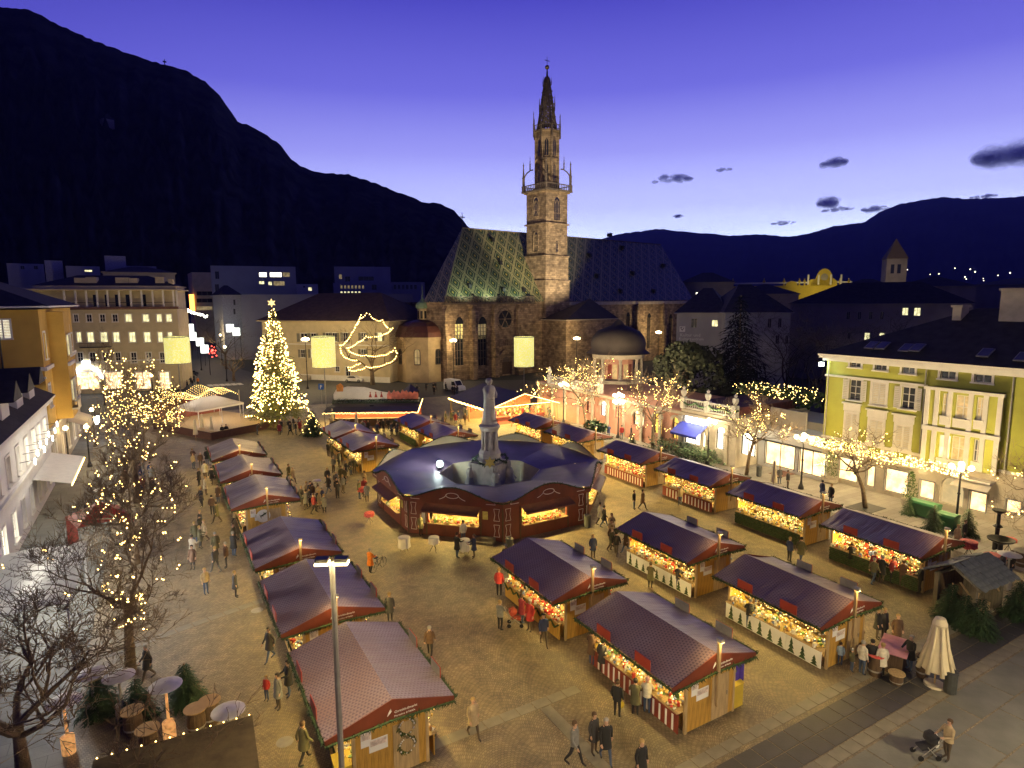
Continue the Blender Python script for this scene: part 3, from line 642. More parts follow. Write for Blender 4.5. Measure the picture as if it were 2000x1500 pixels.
s, z = LP((ppa.x, ppa.y), prz, 1610, 541); MB().lathe([(.001, 0), (1.1, 0)], 14).build('clock', plaster_dim, pal, (s, -.45, z)).rotation_euler = (pi/2, 0, 0); b = MB()
for px in (1578, 1598, 1622, 1642): s, z = LP((ppa.x, ppa.y), prz, px, 556); b.box(s-.25, -.55, z, s+.25, -.402, z+3.2)
b.build('pilasters', trim_white, pal)
for px in (1403, 1431, 1531, 1561, 1571, 1640, 1657, 1492):
    s, z = LP((ppa.x, ppa.y), prz, px, 558); MB().lathe([(.3, 0), (.3, .5), (.15, .6), (.5, 1.2), (.35, 1.7), (.1, 1.9), (.18, 2.2), (.01, 2.5)], 8, (s, 0, z)).build('urn', MATS['plaster_yellow'], pal)
b = MB(); s0, z = LP((ppa.x, ppa.y), prz, 1400, 556); s1, _ = LP((ppa.x, ppa.y), prz, 1664, 556); b.box(s0, -.3, z, s1, .3, z+.5); b.build('parapet', trim_white, pal)
def spot(name, loc, to, energy, col, size=R(60), blend=.6, r=.25):
    l = bpy.data.lights.new(name, 'SPOT'); l.energy = energy; l.color = col; l.spot_size = size; l.spot_blend = blend; l.shadow_soft_size = r
    o = bpy.data.objects.new(name, l); COL.objects.link(o); o.location = loc; o.rotation_euler = (Vector(to)-Vector(loc)).to_track_quat('-Z', 'Y').to_euler(); return o
q = AZ(1600, 214); q2 = AZ(1600, 226); spot('palace_floodlight', (q.x, q.y, 20), (q2.x, q2.y, 23), 2400, (1, .8, .25), R(120))
tw = AZ(1727, 262); tb = AZ(1770, 262); rzt = math.atan2(tb.y-tw.y, tb.x-tw.x)+.25
dom = empty('bell_tower', (tw.x, tw.y, 0), rzt, 'distant square bell tower with a pointed pyramid roof', 'tower')
z1 = ZD(505, 262, 1748); z2 = ZD(464, 262, 1748); ww = (tb-tw).length*.96
MB().box(0, 0, 0, ww, ww, z1).build('shaft', M('tower_dim', (.26, .22, .18), .85, .2, .3), dom)
MB().face([(-.3, -.3, z1), (ww+.3, -.3, z1), (ww/2, ww/2, z2)]).face([(ww+.3, -.3, z1), (ww+.3, ww+.3, z1), (ww/2, ww/2, z2)]).face([(-.3, ww+.3, z1), (-.3, -.3, z1), (ww/2, ww/2, z2)]).face([(ww+.3, ww+.3, z1), (-.3, ww+.3, z1), (ww/2, ww/2, z2)]).build('roof', M('tower_roof', (.14, .10, .07), .85), dom)
for s in (ww*.3, ww*.62):
    MB().box(s-.55, -.04, z1-5.2, s+.55, .0, z1-2).lathe([(.001, 0), (.55, 0)], 8, (0, 0, 0)).build('bell_opening', glass_dark, dom)
q = AZ(1725, 225); q2 = AZ(1750, 264); spot('tower_floodlight', (q.x, q.y, 18), (q2.x, q2.y, 31), 16000, (1, .8, .55), R(50))
for args in (('dark_roof_house', 'dark roofed house with a tiny lit window right behind the cathedral', 1330, 1432, 552, 215, 20, plaster_dim, 0, roof_dark, 3.5, (), [(1359, 571, 1363, 578, 3), (1369, 571, 1374, 578, 3)]),
             ('dark_roof_house', 'dark roofed house under the yellow palace front', 1430, 1560, 575, 205, 18, plaster_dim, 0, roof_dark, 3.2),
             ('dark_roof_house', 'dark roofed house right of the yellow palace', 1640, 1745, 562, 205, 18, plaster_dim, 0, roof_dark, 2.6),
             ('dark_roof_house', 'wide dark roofed house to the right of the distant bell tower', 1745, 1905, 560, 210, 18, plaster_dim, 0, roof_dark, 3.0),
             ('dark_roof_house', 'far dark house low under the valley lights', 1900, 2080, 556, 240, 18, plaster_dim, 0, roof_dark, 2.0)): block(*args)
# ------------------------------------------------------------------ the evening air
hz = MB().box(-4300, -1200, -21.5, 10700, 10700, 1560)
hm = bpy.data.materials.new('haze_air'); hm.use_nodes = True; hn = hm.node_tree; hn.nodes.clear()
ho = hn.nodes.new('ShaderNodeOutputMaterial'); hv = hn.nodes.new('ShaderNodeVolumePrincipled'); hv.inputs['Color'].default_value = (.34, .36, 1, 1); hv.inputs['Density'].default_value = 6e-5; hn.links.new(hv.outputs[0], ho.inputs['Volume'])
hz.build('haze', hm, kind='stuff')
# ================================================================== cathedral
def stone_material():
    m = M('church_stone', (.34, .255, .16), .85, .25, .25)
    N_, L_, b = nodes_of(m); c = N_.new('ShaderNodeTexCoord'); mp = N_.new('ShaderNodeMapping'); mp.inputs['Rotation'].default_value = (R(90), 0, 0)
    sp = N_.new('ShaderNodeSeparateXYZ'); L_.new(c.outputs['Object'], sp.inputs[0])
    cb = N_.new('ShaderNodeCombineXYZ'); L_.new(mathn(N_, L_, 'ADD', sp.outputs[0], sp.outputs[1]), cb.inputs[0]); L_.new(sp.outputs[2], cb.inputs[1])
    br = N_.new('ShaderNodeTexBrick'); br.inputs['Brick Width'].default_value = 1.0; br.inputs['Row Height'].default_value = .45; br.inputs['Scale'].default_value = 1; br.inputs['Mortar Size'].default_value = .03
    br.inputs['Color1'].default_value = (.62, .6, .6, 1); br.inputs['Color2'].default_value = (1.25, 1.2, 1.15, 1); br.inputs['Mortar'].default_value = (.55, .5, .5, 1); L_.new(cb.outputs[0], br.inputs['Vector'])
    n2 = N_.new('ShaderNodeTexNoise'); n2.inputs['Scale'].default_value = .8; n2.inputs['Detail'].default_value = 6; L_.new(c.outputs['Object'], n2.inputs['Vector'])
    r2 = ramp(N_, [(.34, (.55, .52, .5)), (.6, (1.1, 1.1, 1.1))]); L_.new(n2.outputs['Fac'], r2.inputs[0]); old = b.inputs['Base Color'].links[0].from_socket
    for src in (br.outputs['Color'], r2.outputs[0]):
        q = N_.new('ShaderNodeMixRGB'); q.blend_type = 'MULTIPLY'; q.inputs[0].default_value = 1; L_.new(old, q.inputs[1]); L_.new(src, q.inputs[2]); old = q.outputs[0]
    L_.new(old, b.inputs['Base Color']); return m
stone = stone_material()
stone_dark = M('stone_dark', (.15, .115, .085), .9, .4, .8, .3, 5)
def roof_tiles():
    m = M('glazed_tiles', (.05, .07, .05), .38, .2, .5); N_, L_, b = nodes_of(m)
    uv = N_.new('ShaderNodeUVMap'); sp = N_.new('ShaderNodeSeparateXYZ'); L_.new(uv.outputs[0], sp.inputs[0])
    fu = mathn(N_, L_, 'ABSOLUTE', mathn(N_, L_, 'SUBTRACT', mathn(N_, L_, 'FRACT', mathn(N_, L_, 'MULTIPLY', sp.outputs[0], 1/3.5)), .5))
    fv = mathn(N_, L_, 'ABSOLUTE', mathn(N_, L_, 'SUBTRACT', mathn(N_, L_, 'FRACT', mathn(N_, L_, 'MULTIPLY', sp.outputs[1], 1/5.2)), .5))
    a = mathn(N_, L_, 'ADD', fu, fv)               # 0 in a diamond's middle, .5 on its rim, 1 in the next one's middle
    d = mathn(N_, L_, 'SUBTRACT', .5, mathn(N_, L_, 'ABSOLUTE', mathn(N_, L_, 'SUBTRACT', a, .5)))
    g, y, w, k = (.025, .075, .045), (.45, .36, .08), (.48, .43, .22), (.014, .02, .015)
    r = ramp(N_, [(0, y), (.075, k), (.15, g), (.25, w), (.285, k), (.36, g), (.40, w), (.435, k), (.475, w)]); r.color_ramp.interpolation = 'CONSTANT'
    L_.new(d, r.inputs[0])
    n2 = N_.new('ShaderNodeTexNoise'); n2.inputs['Scale'].default_value = 3; n2.inputs['Detail'].default_value = 3; L_.new(uv.outputs[0], n2.inputs['Vector'])
    r2 = ramp(N_, [(.3, (.55, .55, .55)), (.7, (1.15, 1.15, 1.15))]); L_.new(n2.outputs['Fac'], r2.inputs[0])
    q = N_.new('ShaderNodeMixRGB'); q.blend_type = 'MULTIPLY'; q.inputs[0].default_value = 1; L_.new(r.outputs[0], q.inputs[1]); L_.new(r2.outputs[0], q.inputs[2]); L_.new(q.outputs[0], b.inputs['Base Color'])
    return m
tiles = roof_tiles()
def uv_faces(name, faces, mats, parent, smooth=False):       # faces: (points, uvs)
    b = MB(); uvs = []
    for f in faces:
        b.face(f[0], f[2] if len(f) > 2 else 0); uvs += list(f[1])
    me = b.mesh(name, mats, smooth); lay = me.uv_layers.new(name='UVMap')
    for i, u in enumerate(uvs): lay.data[i].uv = u
    return inst(name, me, parent)
CP, CZ = (54.8, 122.3), R(9.5)
cath = empty('cathedral', (*CP, 0), CZ, 'gothic stone cathedral with a tall openwork spire and diamond patterned roof', 'church')
CD = 24.0
xl = LP(CP, CZ, 824, 584)[0]; EZ = 17.2
rl, RZ = LP(CP, CZ, 903, 445, CD/2); rr, _ = LP(CP, CZ, 1291, 473, CD/2); xr = LP(CP, CZ, 1352, 589)[0]
sl_ = math.hypot(CD/2, RZ-EZ)
B, C_ = (xr, -.5, EZ), (xr, CD+.5, EZ)
def apx(px, d): return (LP(CP, CZ, px, 584, d)[0], d, EZ)
A, A2, A3, E_ = apx(868, -.5), apx(827, 6.5), apx(826, 17.5), apx(842, CD+.5); xl = A[0]
P0, P1 = (rl, CD/2, RZ), (rr, CD/2, RZ)
roof = uv_faces('roof', [([A, B, P1, P0], [(xl, 0), (xr, 0), (rr, sl_), (rl, sl_)]), ([C_, E_, P0, P1], [(xr, 0), (xl, 0), (rl, sl_), (rr, sl_)]),
     ([A2, A, P0], [(xl-8, 0), (xl, 0), (rl, sl_)]), ([A3, A2, P0], [(0, 0), (11, 0), (5.5, sl_)]), ([E_, A3, P0], [(0, 0), (7, 0), (7, sl_)]), ([B, C_, P1], [(0, 0), (CD+1, 0), (CD/2, sl_+2)])], tiles, cath)
MB().tube((rl, CD/2, RZ), (rr, CD/2, RZ), .16, n=5).build('ridge', stone_dark, roof)
MB().tube((rl, CD/2, RZ), (rl, CD/2, RZ+3.6), .09, n=5).box(rl-.8, CD/2-.08, RZ+2.4, rl+.8, CD/2+.08, RZ+2.6).build('cross', metal_dark, roof)
for px, py in ((914, 560), (980, 567), (1020, 568), (975, 515), (960, 470), (1150, 500), (1215, 485), (1165, 540), (1235, 535), (1295, 520), (1210, 570), (1275, 570), (1190, 460)):
    t = .5
    for _ in range(12):
        s, z = LP(CP, CZ, px, py, t*CD/2); t = min(1, max(0, (z-EZ)/(RZ-EZ)))
    y = t*CD/2
    MB().box(-.35, -.9, -.3, .35, .6, .62, 0).face([(-.5, -1.1, .56), (.5, -1.1, .56), (.5, .8, 1.0), (-.5, .8, 1.0)], 1).build('dormer', [metal_dark, roof_copper], roof, (s, y, z))
# walls with real window openings
wl1 = []
for r, k in (((889, 655, 906, 714), 0), ((934, 655, 951, 714), 0), ((889, 633, 906, 662), 1), ((934, 633, 951, 662), 2), ((1263, 620, 1271, 680), 0), ((1222, 618, 1230, 670), 0), ((1305, 622, 1313, 680), 0)):
    wl1.append((pxr(CP, CZ, r), k))
holes = []
for h, k in wl1:
    holes.append(h)
b = wall_holes(xr-xl, EZ, [ [h[0], min(h[1], 99), h[2], h[3]] for h in holes], xl, 0, .5)
b.face([(xr, 0, 0), (xr, CD, 0), (xr, CD, EZ), (xr, 0, EZ)]).face([(xr, CD, 0), (xl, CD, 0), (xl, CD, EZ), (xr, CD, EZ)])
ap_ = [(A[0], 0), (A2[0]+.4, 6.5), (A3[0]+.4, 17.5), (E_[0], CD)]
for (xa, ya), (xb, yb) in zip(ap_[1:]+ap_[-1:], ap_): b.face([(xa, ya, 0), (xb, yb, 0), (xb, yb, EZ), (xa, ya, EZ)])
b.build('wall', stone, cath)
stained = EM('stained_glass', (1, .80, .28), 1.1, True, .8, 1.6)
for h, k in wl1:
    w = h[2]-h[0]; fr = MB(); n = 3
    for i in range(n+1): x = w*i/n; fr.box(x-.06, .25, 0, x+.06, .4, h[3]-h[1])
    for j in range(1, 4): fr.box(0, .28, (h[3]-h[1])*j/4-.04, w, .38, (h[3]-h[1])*j/4+.04)
    o = fr.build('window', stone_dark, cath, (h[0], 0, h[1]))
    MB().face([(0, .42, 0), (w, .42, 0), (w, .42, h[3]-h[1]), (0, .42, h[3]-h[1])]).build('pane', [glass_dark, stained, pane_dim][k], o)
    if k or h[0] > 30:
        ar = MB()
        for i in range(9):
            a0 = i/8*pi; r0 = w/2+.25
            p = lambda a, r: (w/2+r*cos(a), (h[3]-h[1])+r*1.5*sin(a))
            if i < 8:
                a1 = (i+1)/8*pi; ar.xprism([p(a0, w/2-.1), p(a0, w/2+.3), p(a1, w/2+.3), p(a1, w/2-.1)], -.08, .04)
        ar.xprism([p(i*pi/8, w/2-.1) for i in range(9)], -.02, .02, 1); ar.build('pointed_arch', [stone, glass_dark], o)
for px in (870, 921, 964, 1010, 1240, 1290, 1330):
    s, _ = LP(CP, CZ, px, 690); MB().box(s-.6, -1.5, 0, s+.6, -.002, 10).box(s-.5, -1.0, 10.002, s+.5, -.002, 15.2).xprism([(s-.5, 15.2), (s+.5, 15.2), (s, 16.4)], -1.0, -.01).build('buttress', stone, cath)
bl_ = MB(); x = xl
bl_.box(xl-.1, -.7, EZ-.5, 24, -.01, EZ-.2).box(xl-.1, -.65, EZ+1.0, 24, -.4, EZ+1.2)
while x < 24:
    bl_.box(x, -.6, EZ-.2, x+.14, -.45, EZ+1.0); bl_.obox((x+.5, -.52, EZ+.4), .5, .05, .06, 0, 0, 0, .8); bl_.obox((x+.5, -.52, EZ+.4), .5, .05, .06, 0, 0, 0, -.8); x += 1.0
bl_.build('balustrade', stone_dark, cath)
MB().box(34, -.6, EZ-1.0, xr+.3, -.01, EZ-.15).build('cornice', stone_beige, cath)
s, z = LP(CP, CZ, 986, 623); rw = MB()
for i in range(16):
    a0, a1 = 2*pi*i/16, 2*pi*(i+1)/16; rw.xprism([(2.0*cos(a0), 2.0*sin(a0)), (2.5*cos(a0), 2.5*sin(a0)), (2.5*cos(a1), 2.5*sin(a1)), (2.0*cos(a1), 2.0*sin(a1))], -.25, -.01, 0)
for i in range(6): rw.tube((0, -.06, 0), (2*cos(i*pi/3), -.06, 2*sin(i*pi/3)), .1, n=4)
rw.xprism([(2*cos(2*pi*i/16), 2*sin(2*pi*i/16)) for i in range(16)], -.03, -.004, 1); rw.build('round_window', [stone, glass_dark], cath, (s, 0, z))
h = pxr(CP, CZ, (975, 690, 1001, 738)); por = MB(); w = (h[2]-h[0])/2
for i in range(12):
    for k, (ra, rb, y) in enumerate(((w, w+.5, -.5), (w-.5, w, -.3), (w-1, w-.5, -.12))):
        a0, a1 = pi*i/12, pi*(i+1)/12; por.xprism([(ra*cos(a0), ra*1.25*sin(a0)), (rb*cos(a0), rb*1.25*sin(a0)), (rb*cos(a1), rb*1.25*sin(a1)), (ra*cos(a1), ra*1.25*sin(a1))], y, -.006, 0)
por.xprism([((w-1)*cos(pi*i/12), (w-1)*1.25*sin(pi*i/12)) for i in range(13)], -.05, -.004, 1)
for sx in (-1, 1): por.box(sx*w-.5, -.5, -h[3]*.6, sx*w+.5, -.006, 0)
por.box(-w+.5, -.03, -h[3]*.55, w-.5, -.004, 0, 2)
por.build('portal', [stone, stone_dark, wood_dark], cath, ((h[0]+h[2])/2, 0, h[3]*.62))
h = pxr(CP, CZ, (972, 661, 1003, 677)); gl = MB().box(h[0], -1.0, h[1], h[2], -.004, h[1]+.3).box(h[0], -1, h[3]-.2, h[2], -.8, h[3])
for k in range(9): x = h[0]+(h[2]-h[0])*k/8; gl.box(x-.09, -.96, h[1]+.3, x+.09, -.82, h[3]-.2)
gl.build('gallery', stone, cath)
# sacristy with a pyramid roof in front of the nave
d_ = -9.0; a = LP(CP, CZ, 1106, 623, d_); c = LP(CP, CZ, 1208, 623, d_)
sx0, sx1, sz = a[0], c[0], (a[1]+c[1])/2
MB().box(sx0+.5, d_+.5, 0, sx1-.5, -.01, sz).build('sacristy_wall', stone, cath)
ax_, az_ = LP(CP, CZ, 1152, 583, d_/2)
q = MB()
for f in ([(sx0, d_, sz), (sx1, d_, sz), (ax_, d_/2, az_)], [(sx1, d_, sz), (sx1, -.05, sz), (ax_, d_/2, az_)], [(sx1, -.05, sz), (sx0, -.05, sz), (ax_, d_/2, az_)], [(sx0, -.05, sz), (sx0, d_, sz), (ax_, d_/2, az_)]): q.face(f)
q.box(sx0+.05, d_+.05, sz-.25, sx1-.05, -.06, sz-.02, 1)
q = q.build('sacristy_roof', [roof_copper, stone_beige], cath); MB().tube((ax_, d_/2, az_), (ax_, d_/2, az_+1.8), .06, n=4).box(ax_-.4, d_/2-.05, az_+1.1, ax_+.4, d_/2+.05, az_+1.2).build('cross', metal_grey, q)
# ---- the tower
TS, TW = LP(CP, CZ, 1063, 560)[0], 7.1
tx0 = TS; TZ = lambda py: LP(CP, CZ, 1063, py)[1]
tower = empty('tower', (tx0, -.6, 0), 0, parent=cath)
Z0, Z1, Z2, Z3, Z4 = TZ(499), TZ(435), TZ(366), TZ(246), TZ(122)
def lancet(b, x, z0, z1, w, y=0, left=False):
    # recessed lancet: dark back, mullions and a pointed head, on the front (x) or the left (y) face
    def pt(u, z, o): return (-o, u, z) if left else (u, -o, z)
    n = 8; zs = z1-w*.9
    out = [(x-w/2, z0), (x+w/2, z0), (x+w/2, zs)]
    for i in range(1, n): a = pi*i/n; out.append((x+w/2*cos(a), zs+w*.9*sin(a)))
    out.append((x-w/2, zs))
    o2 = out if not left else out[::-1]
    b.face([pt(u, z, .02) for u, z in o2], 1)
    for p, q in zip(out, out[1:]+out[:1]):
        b.tube(pt(*p, .05), pt(*q, .05), .14, n=4, m=0, cap=False)
    for k in (-1, 0, 1) if w > 1.3 else (0,):
        b.tube(pt(x+k*w/4, z0, .04), pt(x+k*w/4, zs+w*.4, .04), .07, n=4, m=0)
    b.tube(pt(x-w/2, z0+(z1-z0)*.3, .04), pt(x+w/2, z0+(z1-z0)*.3, .04), .06, n=4, m=0)
    for k in (-1, 1): b.tube(pt(x+k*w/4, zs+.1, .05), pt(x, zs+w*.55, .05), .06, n=4, m=0)
b = MB().box(-.5, -.4, 0, TW+.5, TW+.4, Z0-6).box(-.25, -.2, Z0-6, TW+.25, TW+.2, Z0)
b.box(0, 0, Z0, TW, TW, Z2-.6)
for z in (Z0, Z1): b.box(-.4, -.4, z-.25, TW+.4, TW+.4, z+.1)
b.box(-.45, -.45, Z2-.9, TW+.45, TW+.45, Z2-.6)
for z in (Z0-6, 17.8): b.box(-.65, -.6, z-.15, TW+.65, TW+.6, z+.1)
b.build('shaft', stone, tower)
b = MB(); zt = lambda y: TZ(y)
BWL = [(TW*.50, 429, 381, 2.1, 0), (TW*.50, 420, 381, 2.1, 1), (TW*.5, 490, 450, 1.7, 1), (TW*.5, 492, 468, 1.0, 0), (TW*.5, 560, 525, 1.0, 0), (TW*.3, 545, 508, .5, 1)]
#b, TW*.50, zt(420), zt(381), 2.1, left=True); lancet(b, TW*.5, zt(490), zt(450), 1.7, left=True); lancet(b, TW*.5, zt(492), zt(468), 1.0); lancet(b, TW*.5, zt(560), zt(525), 1.0)
for x_, ya, yb, w_, lf in BWL:
    b = MB(); lancet(b, x_, zt(ya), zt(yb), w_, left=bool(lf)); b.build('lancet_window', [stone, glass_dark], tower)
g_ = MB().box(-.9, -.9, Z2-.6, TW+.9, TW+.9, Z2-.2)
for sgn in range(4):
    for k in range(15):
        t = -.75+(TW+1.5)*k/14
        p = [(t, -.8), (TW+.8, t), (t, TW+.8), (-.8, t)][sgn]; g_.box(p[0]-.06, p[1]-.06, Z2-.2, p[0]+.06, p[1]+.06, Z2+.9)
for (x0, y0, x1, y1) in ((-.9, -.9, TW+.9, -.7), (-.9, TW+.7, TW+.9, TW+.9), (-.9, -.7, -.7, TW+.7), (TW+.7, -.7, TW+.9, TW+.7)): g_.box(x0, y0, Z2+.9, x1, y1, Z2+1.1)
g_.build('gallery', stone_dark, tower)
def pinnacle(b, x, y, z, h, r): b.lathe([(r, 0), (r, h*.45), (r*1.4, h*.47), (r*.8, h*.5), (r*.35, h*.85), (r*.7, h*.88), (r*.3, h*.91), (.02, h)], 6, (x, y, z))
pn = MB(); cxy = TW/2
for x, y in ((-.5, -.5), (TW+.5, -.5), (TW+.5, TW+.5), (-.5, TW+.5)):
    pinnacle(pn, x, y, Z2-.3, 7.2, .34)
    q = Vector((cxy-x, cxy-y, 0)).normalized()
    pn.path([(x, y, Z2+3.0), (x+q.x*.8, y+q.y*.8, Z2+4.2), (x+q.x*1.7, y+q.y*1.7, Z2+4.9), (x+q.x*2.4, y+q.y*2.4, Z2+5.0)], .16, 5)
    pinnacle(pn, x+q.x*1.6, y+q.y*1.6, Z2+4.7, 3.4, .16)
pn.build('corner_pinnacle', stone_dark, tower)
ro = 2.85; oc = MB().prism([(cxy+ro*cos(pi/8+k*pi/4), cxy+ro*sin(pi/8+k*pi/4)) for k in range(8)], Z2-.2, Z3)
for k in range(8):
    a = pi/8+k*pi/4; oc.tube((cxy+(ro+.12)*cos(a), cxy+(ro+.12)*sin(a), Z2-.2), (cxy+(ro+.12)*cos(a), cxy+(ro+.12)*sin(a), Z3), .26, .2, 5)
for z, e in ((TZ(305), .35), (Z3-.3, .55)): oc.prism([(cxy+(ro+e)*cos(pi/8+k*pi/4), cxy+(ro+e)*sin(pi/8+k*pi/4)) for k in range(8)], z-.2, z+.15)
oc.build('octagon', stone, tower)
ow_ = MB()
for k in range(8):
    a = k*pi/4; nx, ny = cos(a), sin(a); rr_ = ro*cos(pi/8)+.03; c0 = Vector((cxy+nx*rr_, cxy+ny*rr_, 0)); tv = Vector((-ny, nx, 0))
    for (z0, z1, w) in ((TZ(300), TZ(262), 1.05), (TZ(350), TZ(312), .9)):
        zs = z1-w
        pts = [c0-tv*w/2+Vector((0, 0, z0)), c0+tv*w/2+Vector((0, 0, z0)), c0+tv*w/2+Vector((0, 0, zs)), c0+Vector((0, 0, z1)), c0-tv*w/2+Vector((0, 0, zs))]
        ow_.face(pts, 1)
        for p, q in zip(pts, pts[1:]+pts[:1]): ow_.tube(p, q, .1, n=4)
        ow_.tube(c0+Vector((0, 0, z0)), c0+Vector((0, 0, z1)), .06, n=4)
ow_.build('octagon_window', [stone, glass_dark], tower)
g2 = MB(); re = ro+.55
for k in range(8):
    a0, a1 = pi/8+k*pi/4, pi/8+(k+1)*pi/4; p, q = Vector((cxy+re*cos(a0), cxy+re*sin(a0), Z3)), Vector((cxy+re*cos(a1), cxy+re*sin(a1), Z3))
    g2.tube(p+Vector((0, 0, 1)), q+Vector((0, 0, 1)), .09, n=4)
    for j in range(5): g2.tube(p.lerp(q, j/5), p.lerp(q, j/5)+Vector((0, 0, 1)), .06, n=4)
    pinnacle(g2, p.x, p.y, Z3-1.6, 6.0 if k % 2 else 5.0, .2)
g2.build('upper_gallery', stone_dark, tower)
sp_ = MB(); r0 = 2.35
ZS = TZ(140)
def rad(z): return max(.16, r0*(1-(z-Z3)/(ZS+3.5-Z3)))
for k in range(8):
    a = pi/8+k*pi/4
    sp_.path([(cxy+rad(z)*cos(a), cxy+rad(z)*sin(a), z) for z in (Z3, (Z3+ZS)/2, ZS)], [.36, .27, .18], 5)
    for j in range(9):
        z = Z3+.6+(ZS-Z3)*j/9.2; r = rad(z); zb = Z3+.6+(ZS-Z3)*(j+1)/9.2; r2 = rad(zb); a1 = a+pi/4
        sp_.tube((cxy+r*cos(a), cxy+r*sin(a), z), (cxy+r*cos(a1), cxy+r*sin(a1), z), .15, n=4)
        sp_.tube((cxy+r*cos(a), cxy+r*sin(a), z), (cxy+r2*cos(a1), cxy+r2*sin(a1), zb), .14, n=4, cap=False); sp_.tube((cxy+r*cos(a1), cxy+r*sin(a1), z), (cxy+r2*cos(a), cxy+r2*sin(a), zb), .14, n=4, cap=False)
        if k % 2 == 0:
            am = a+pi/8; sp_.tube((cxy+r*.92*cos(am), cxy+r*.92*sin(am), z), (cxy+r2*.92*cos(am), cxy+r2*.92*sin(am), zb), .15, n=4, cap=False)
    if k % 2 == 0:
        for j in range(1, 8):
            z = Z3+(ZS-Z3)*j/8; r = rad(z)+.3; sp_.octa((cxy+r*cos(a), cxy+r*sin(a), z), .24)
for k in range(4):
    a = pi/8+k*pi/2; z = TZ(198); r = rad(z)+.5; pinnacle(sp_, cxy+r*cos(a), cxy+r*sin(a), z-.8, 3.2, .14)
for k in range(6):
    a = k*pi/3; z = TZ(150); r = rad(z)+.35; pinnacle(sp_, cxy+r*cos(a), cxy+r*sin(a), z-.4, 1.8, .1)
sp_.lathe([(.5, ZS-1.5), (.62, ZS-.6), (.3, ZS), (.14, TZ(122))], 8, (cxy, cxy, 0))
sp_.build('spire', stone_dark, tower)
MB().ball((cxy, cxy, TZ(117)), .52, 10, 7).build('ball', M('gilded_ball', (.45, .35, .12), .4, .2, 2, metal=.7), tower)
MB().tube((cxy, cxy, TZ(117)), (cxy, cxy, TZ(95)), .06, n=4).box(cxy-.75, cxy-.05, TZ(104), cxy+.75, cxy+.05, TZ(103)).build('cross', metal_dark, tower)
# floodlights standing on the balustrade, on the chapel and on the sacristy
def cw_(x, y, z): return cath.matrix_basis @ Vector((x, y, z)) if False else Matrix.Translation((*CP, 0)) @ Matrix.Rotation(CZ, 4, 'Z') @ Vector((x, y, z))
for x, e, r in ((3.5, 1700, 120), (10.5, 2200, 120), (19, 1500, 115)):
    p = cw_(x, -3.6, EZ+1.6); t = cw_(x, 3.2, EZ+5.2)
    MB().box(-.3, -.3, -.2, .3, .05, .2).tube((0, -.1, -.2), (0, 3.0, -.7), .05, n=4).build('floodlight', metal_dark, cath, (x, -3.75, EZ+1.6))
    spot('roof_floodlight', p, t, e, (.85, 1.0, .66), R(r), .8, .2)
p1, p2 = cw_(TS-13, -34, 7), cw_(TS+3, 3, 36)
spot('tower_floodlight', p1, p2, 150000, (1, .84, .56), R(44), .5, .3)
p1 = cw_(TS+20, -30, 7); spot('tower_floodlight', p1, p2, 80000, (1, .88, .64), R(44), .5, .3)
p1, p2 = cw_(TS-6, -18, 3), cw_(4, 0, 8)
for (px_, py_, z_) in ((cw_(TS-13, -34, 7)), (cw_(TS+20, -30, 7))):
    tag(MB().tube((0, 0, -z_), (0, 0, 0), .08, n=6).box(-.35, -.35, -.2, .35, .2, .35).build('floodlight_mast', metal_dark, None, (px_, py_-.4, z_-.5)), 'slim mast with floodlight aimed at the cathedral tower, ' + ('left of the portal' if px_ < 75 else 'by the domed pavilion'), 'floodlight')

# chapel with the copper dome
cc = Vector((51.4, 129.0, 0))
chp = empty('apse_chapel', cc, R(9.5), 'low pale chapel with a dark red dome and lantern at the cathedral corner', 'chapel')
ph = 9.6; rc = 6.4
def ring(r, n=8, a0=pi/8): return [(r*cos(a0+2*pi*k/n), r*sin(a0+2*pi*k/n)) for k in range(n)]
MB().prism(ring(rc), 0, ph).prism(ring(rc+.35), ph-.6, ph+.15).prism(ring(rc+.15), ph-2.4, ph-2.2).build('wall', M('chapel_stone', (.50, .38, .22), .85, .15, .8, .2, 8), chp)
MB().lathe([(rc+.5, ph+.15), (rc+.1, ph+1.2), (rc-1.0, ph+2.5), (rc-2.6, ph+3.3), (1.4, ph+3.8)], 8, a0=pi/8).build('dome', M('dome_red', (.10, .035, .025), .6, .25, .8, .2, 6), chp)
MB().prism(ring(1.15), ph+3.6, ph+6.2).lathe([(1.35, ph+6.2), (1.5, ph+6.4), (1.5, ph+6.7), (1.25, ph+7.4), (.5, ph+8.0), (.12, ph+8.5), (.05, ph+11.5)], 8, a0=pi/8, m=1).build('lantern', [MATS['chapel_stone'], M('copper_green', (.16, .24, .16), .6)], chp)
lw_ = MB()
for k in range(8):
    a = k*pi/4; c0 = Vector((1.08*cos(a), 1.08*sin(a), ph+4.0)); tv = Vector((-sin(a), cos(a), 0))*.26; lw_.face([c0-tv, c0+tv, c0+tv+Vector((0, 0, 1.7)), c0-tv+Vector((0, 0, 1.7))])
lw_.build('lantern_opening', glass_dark, chp)
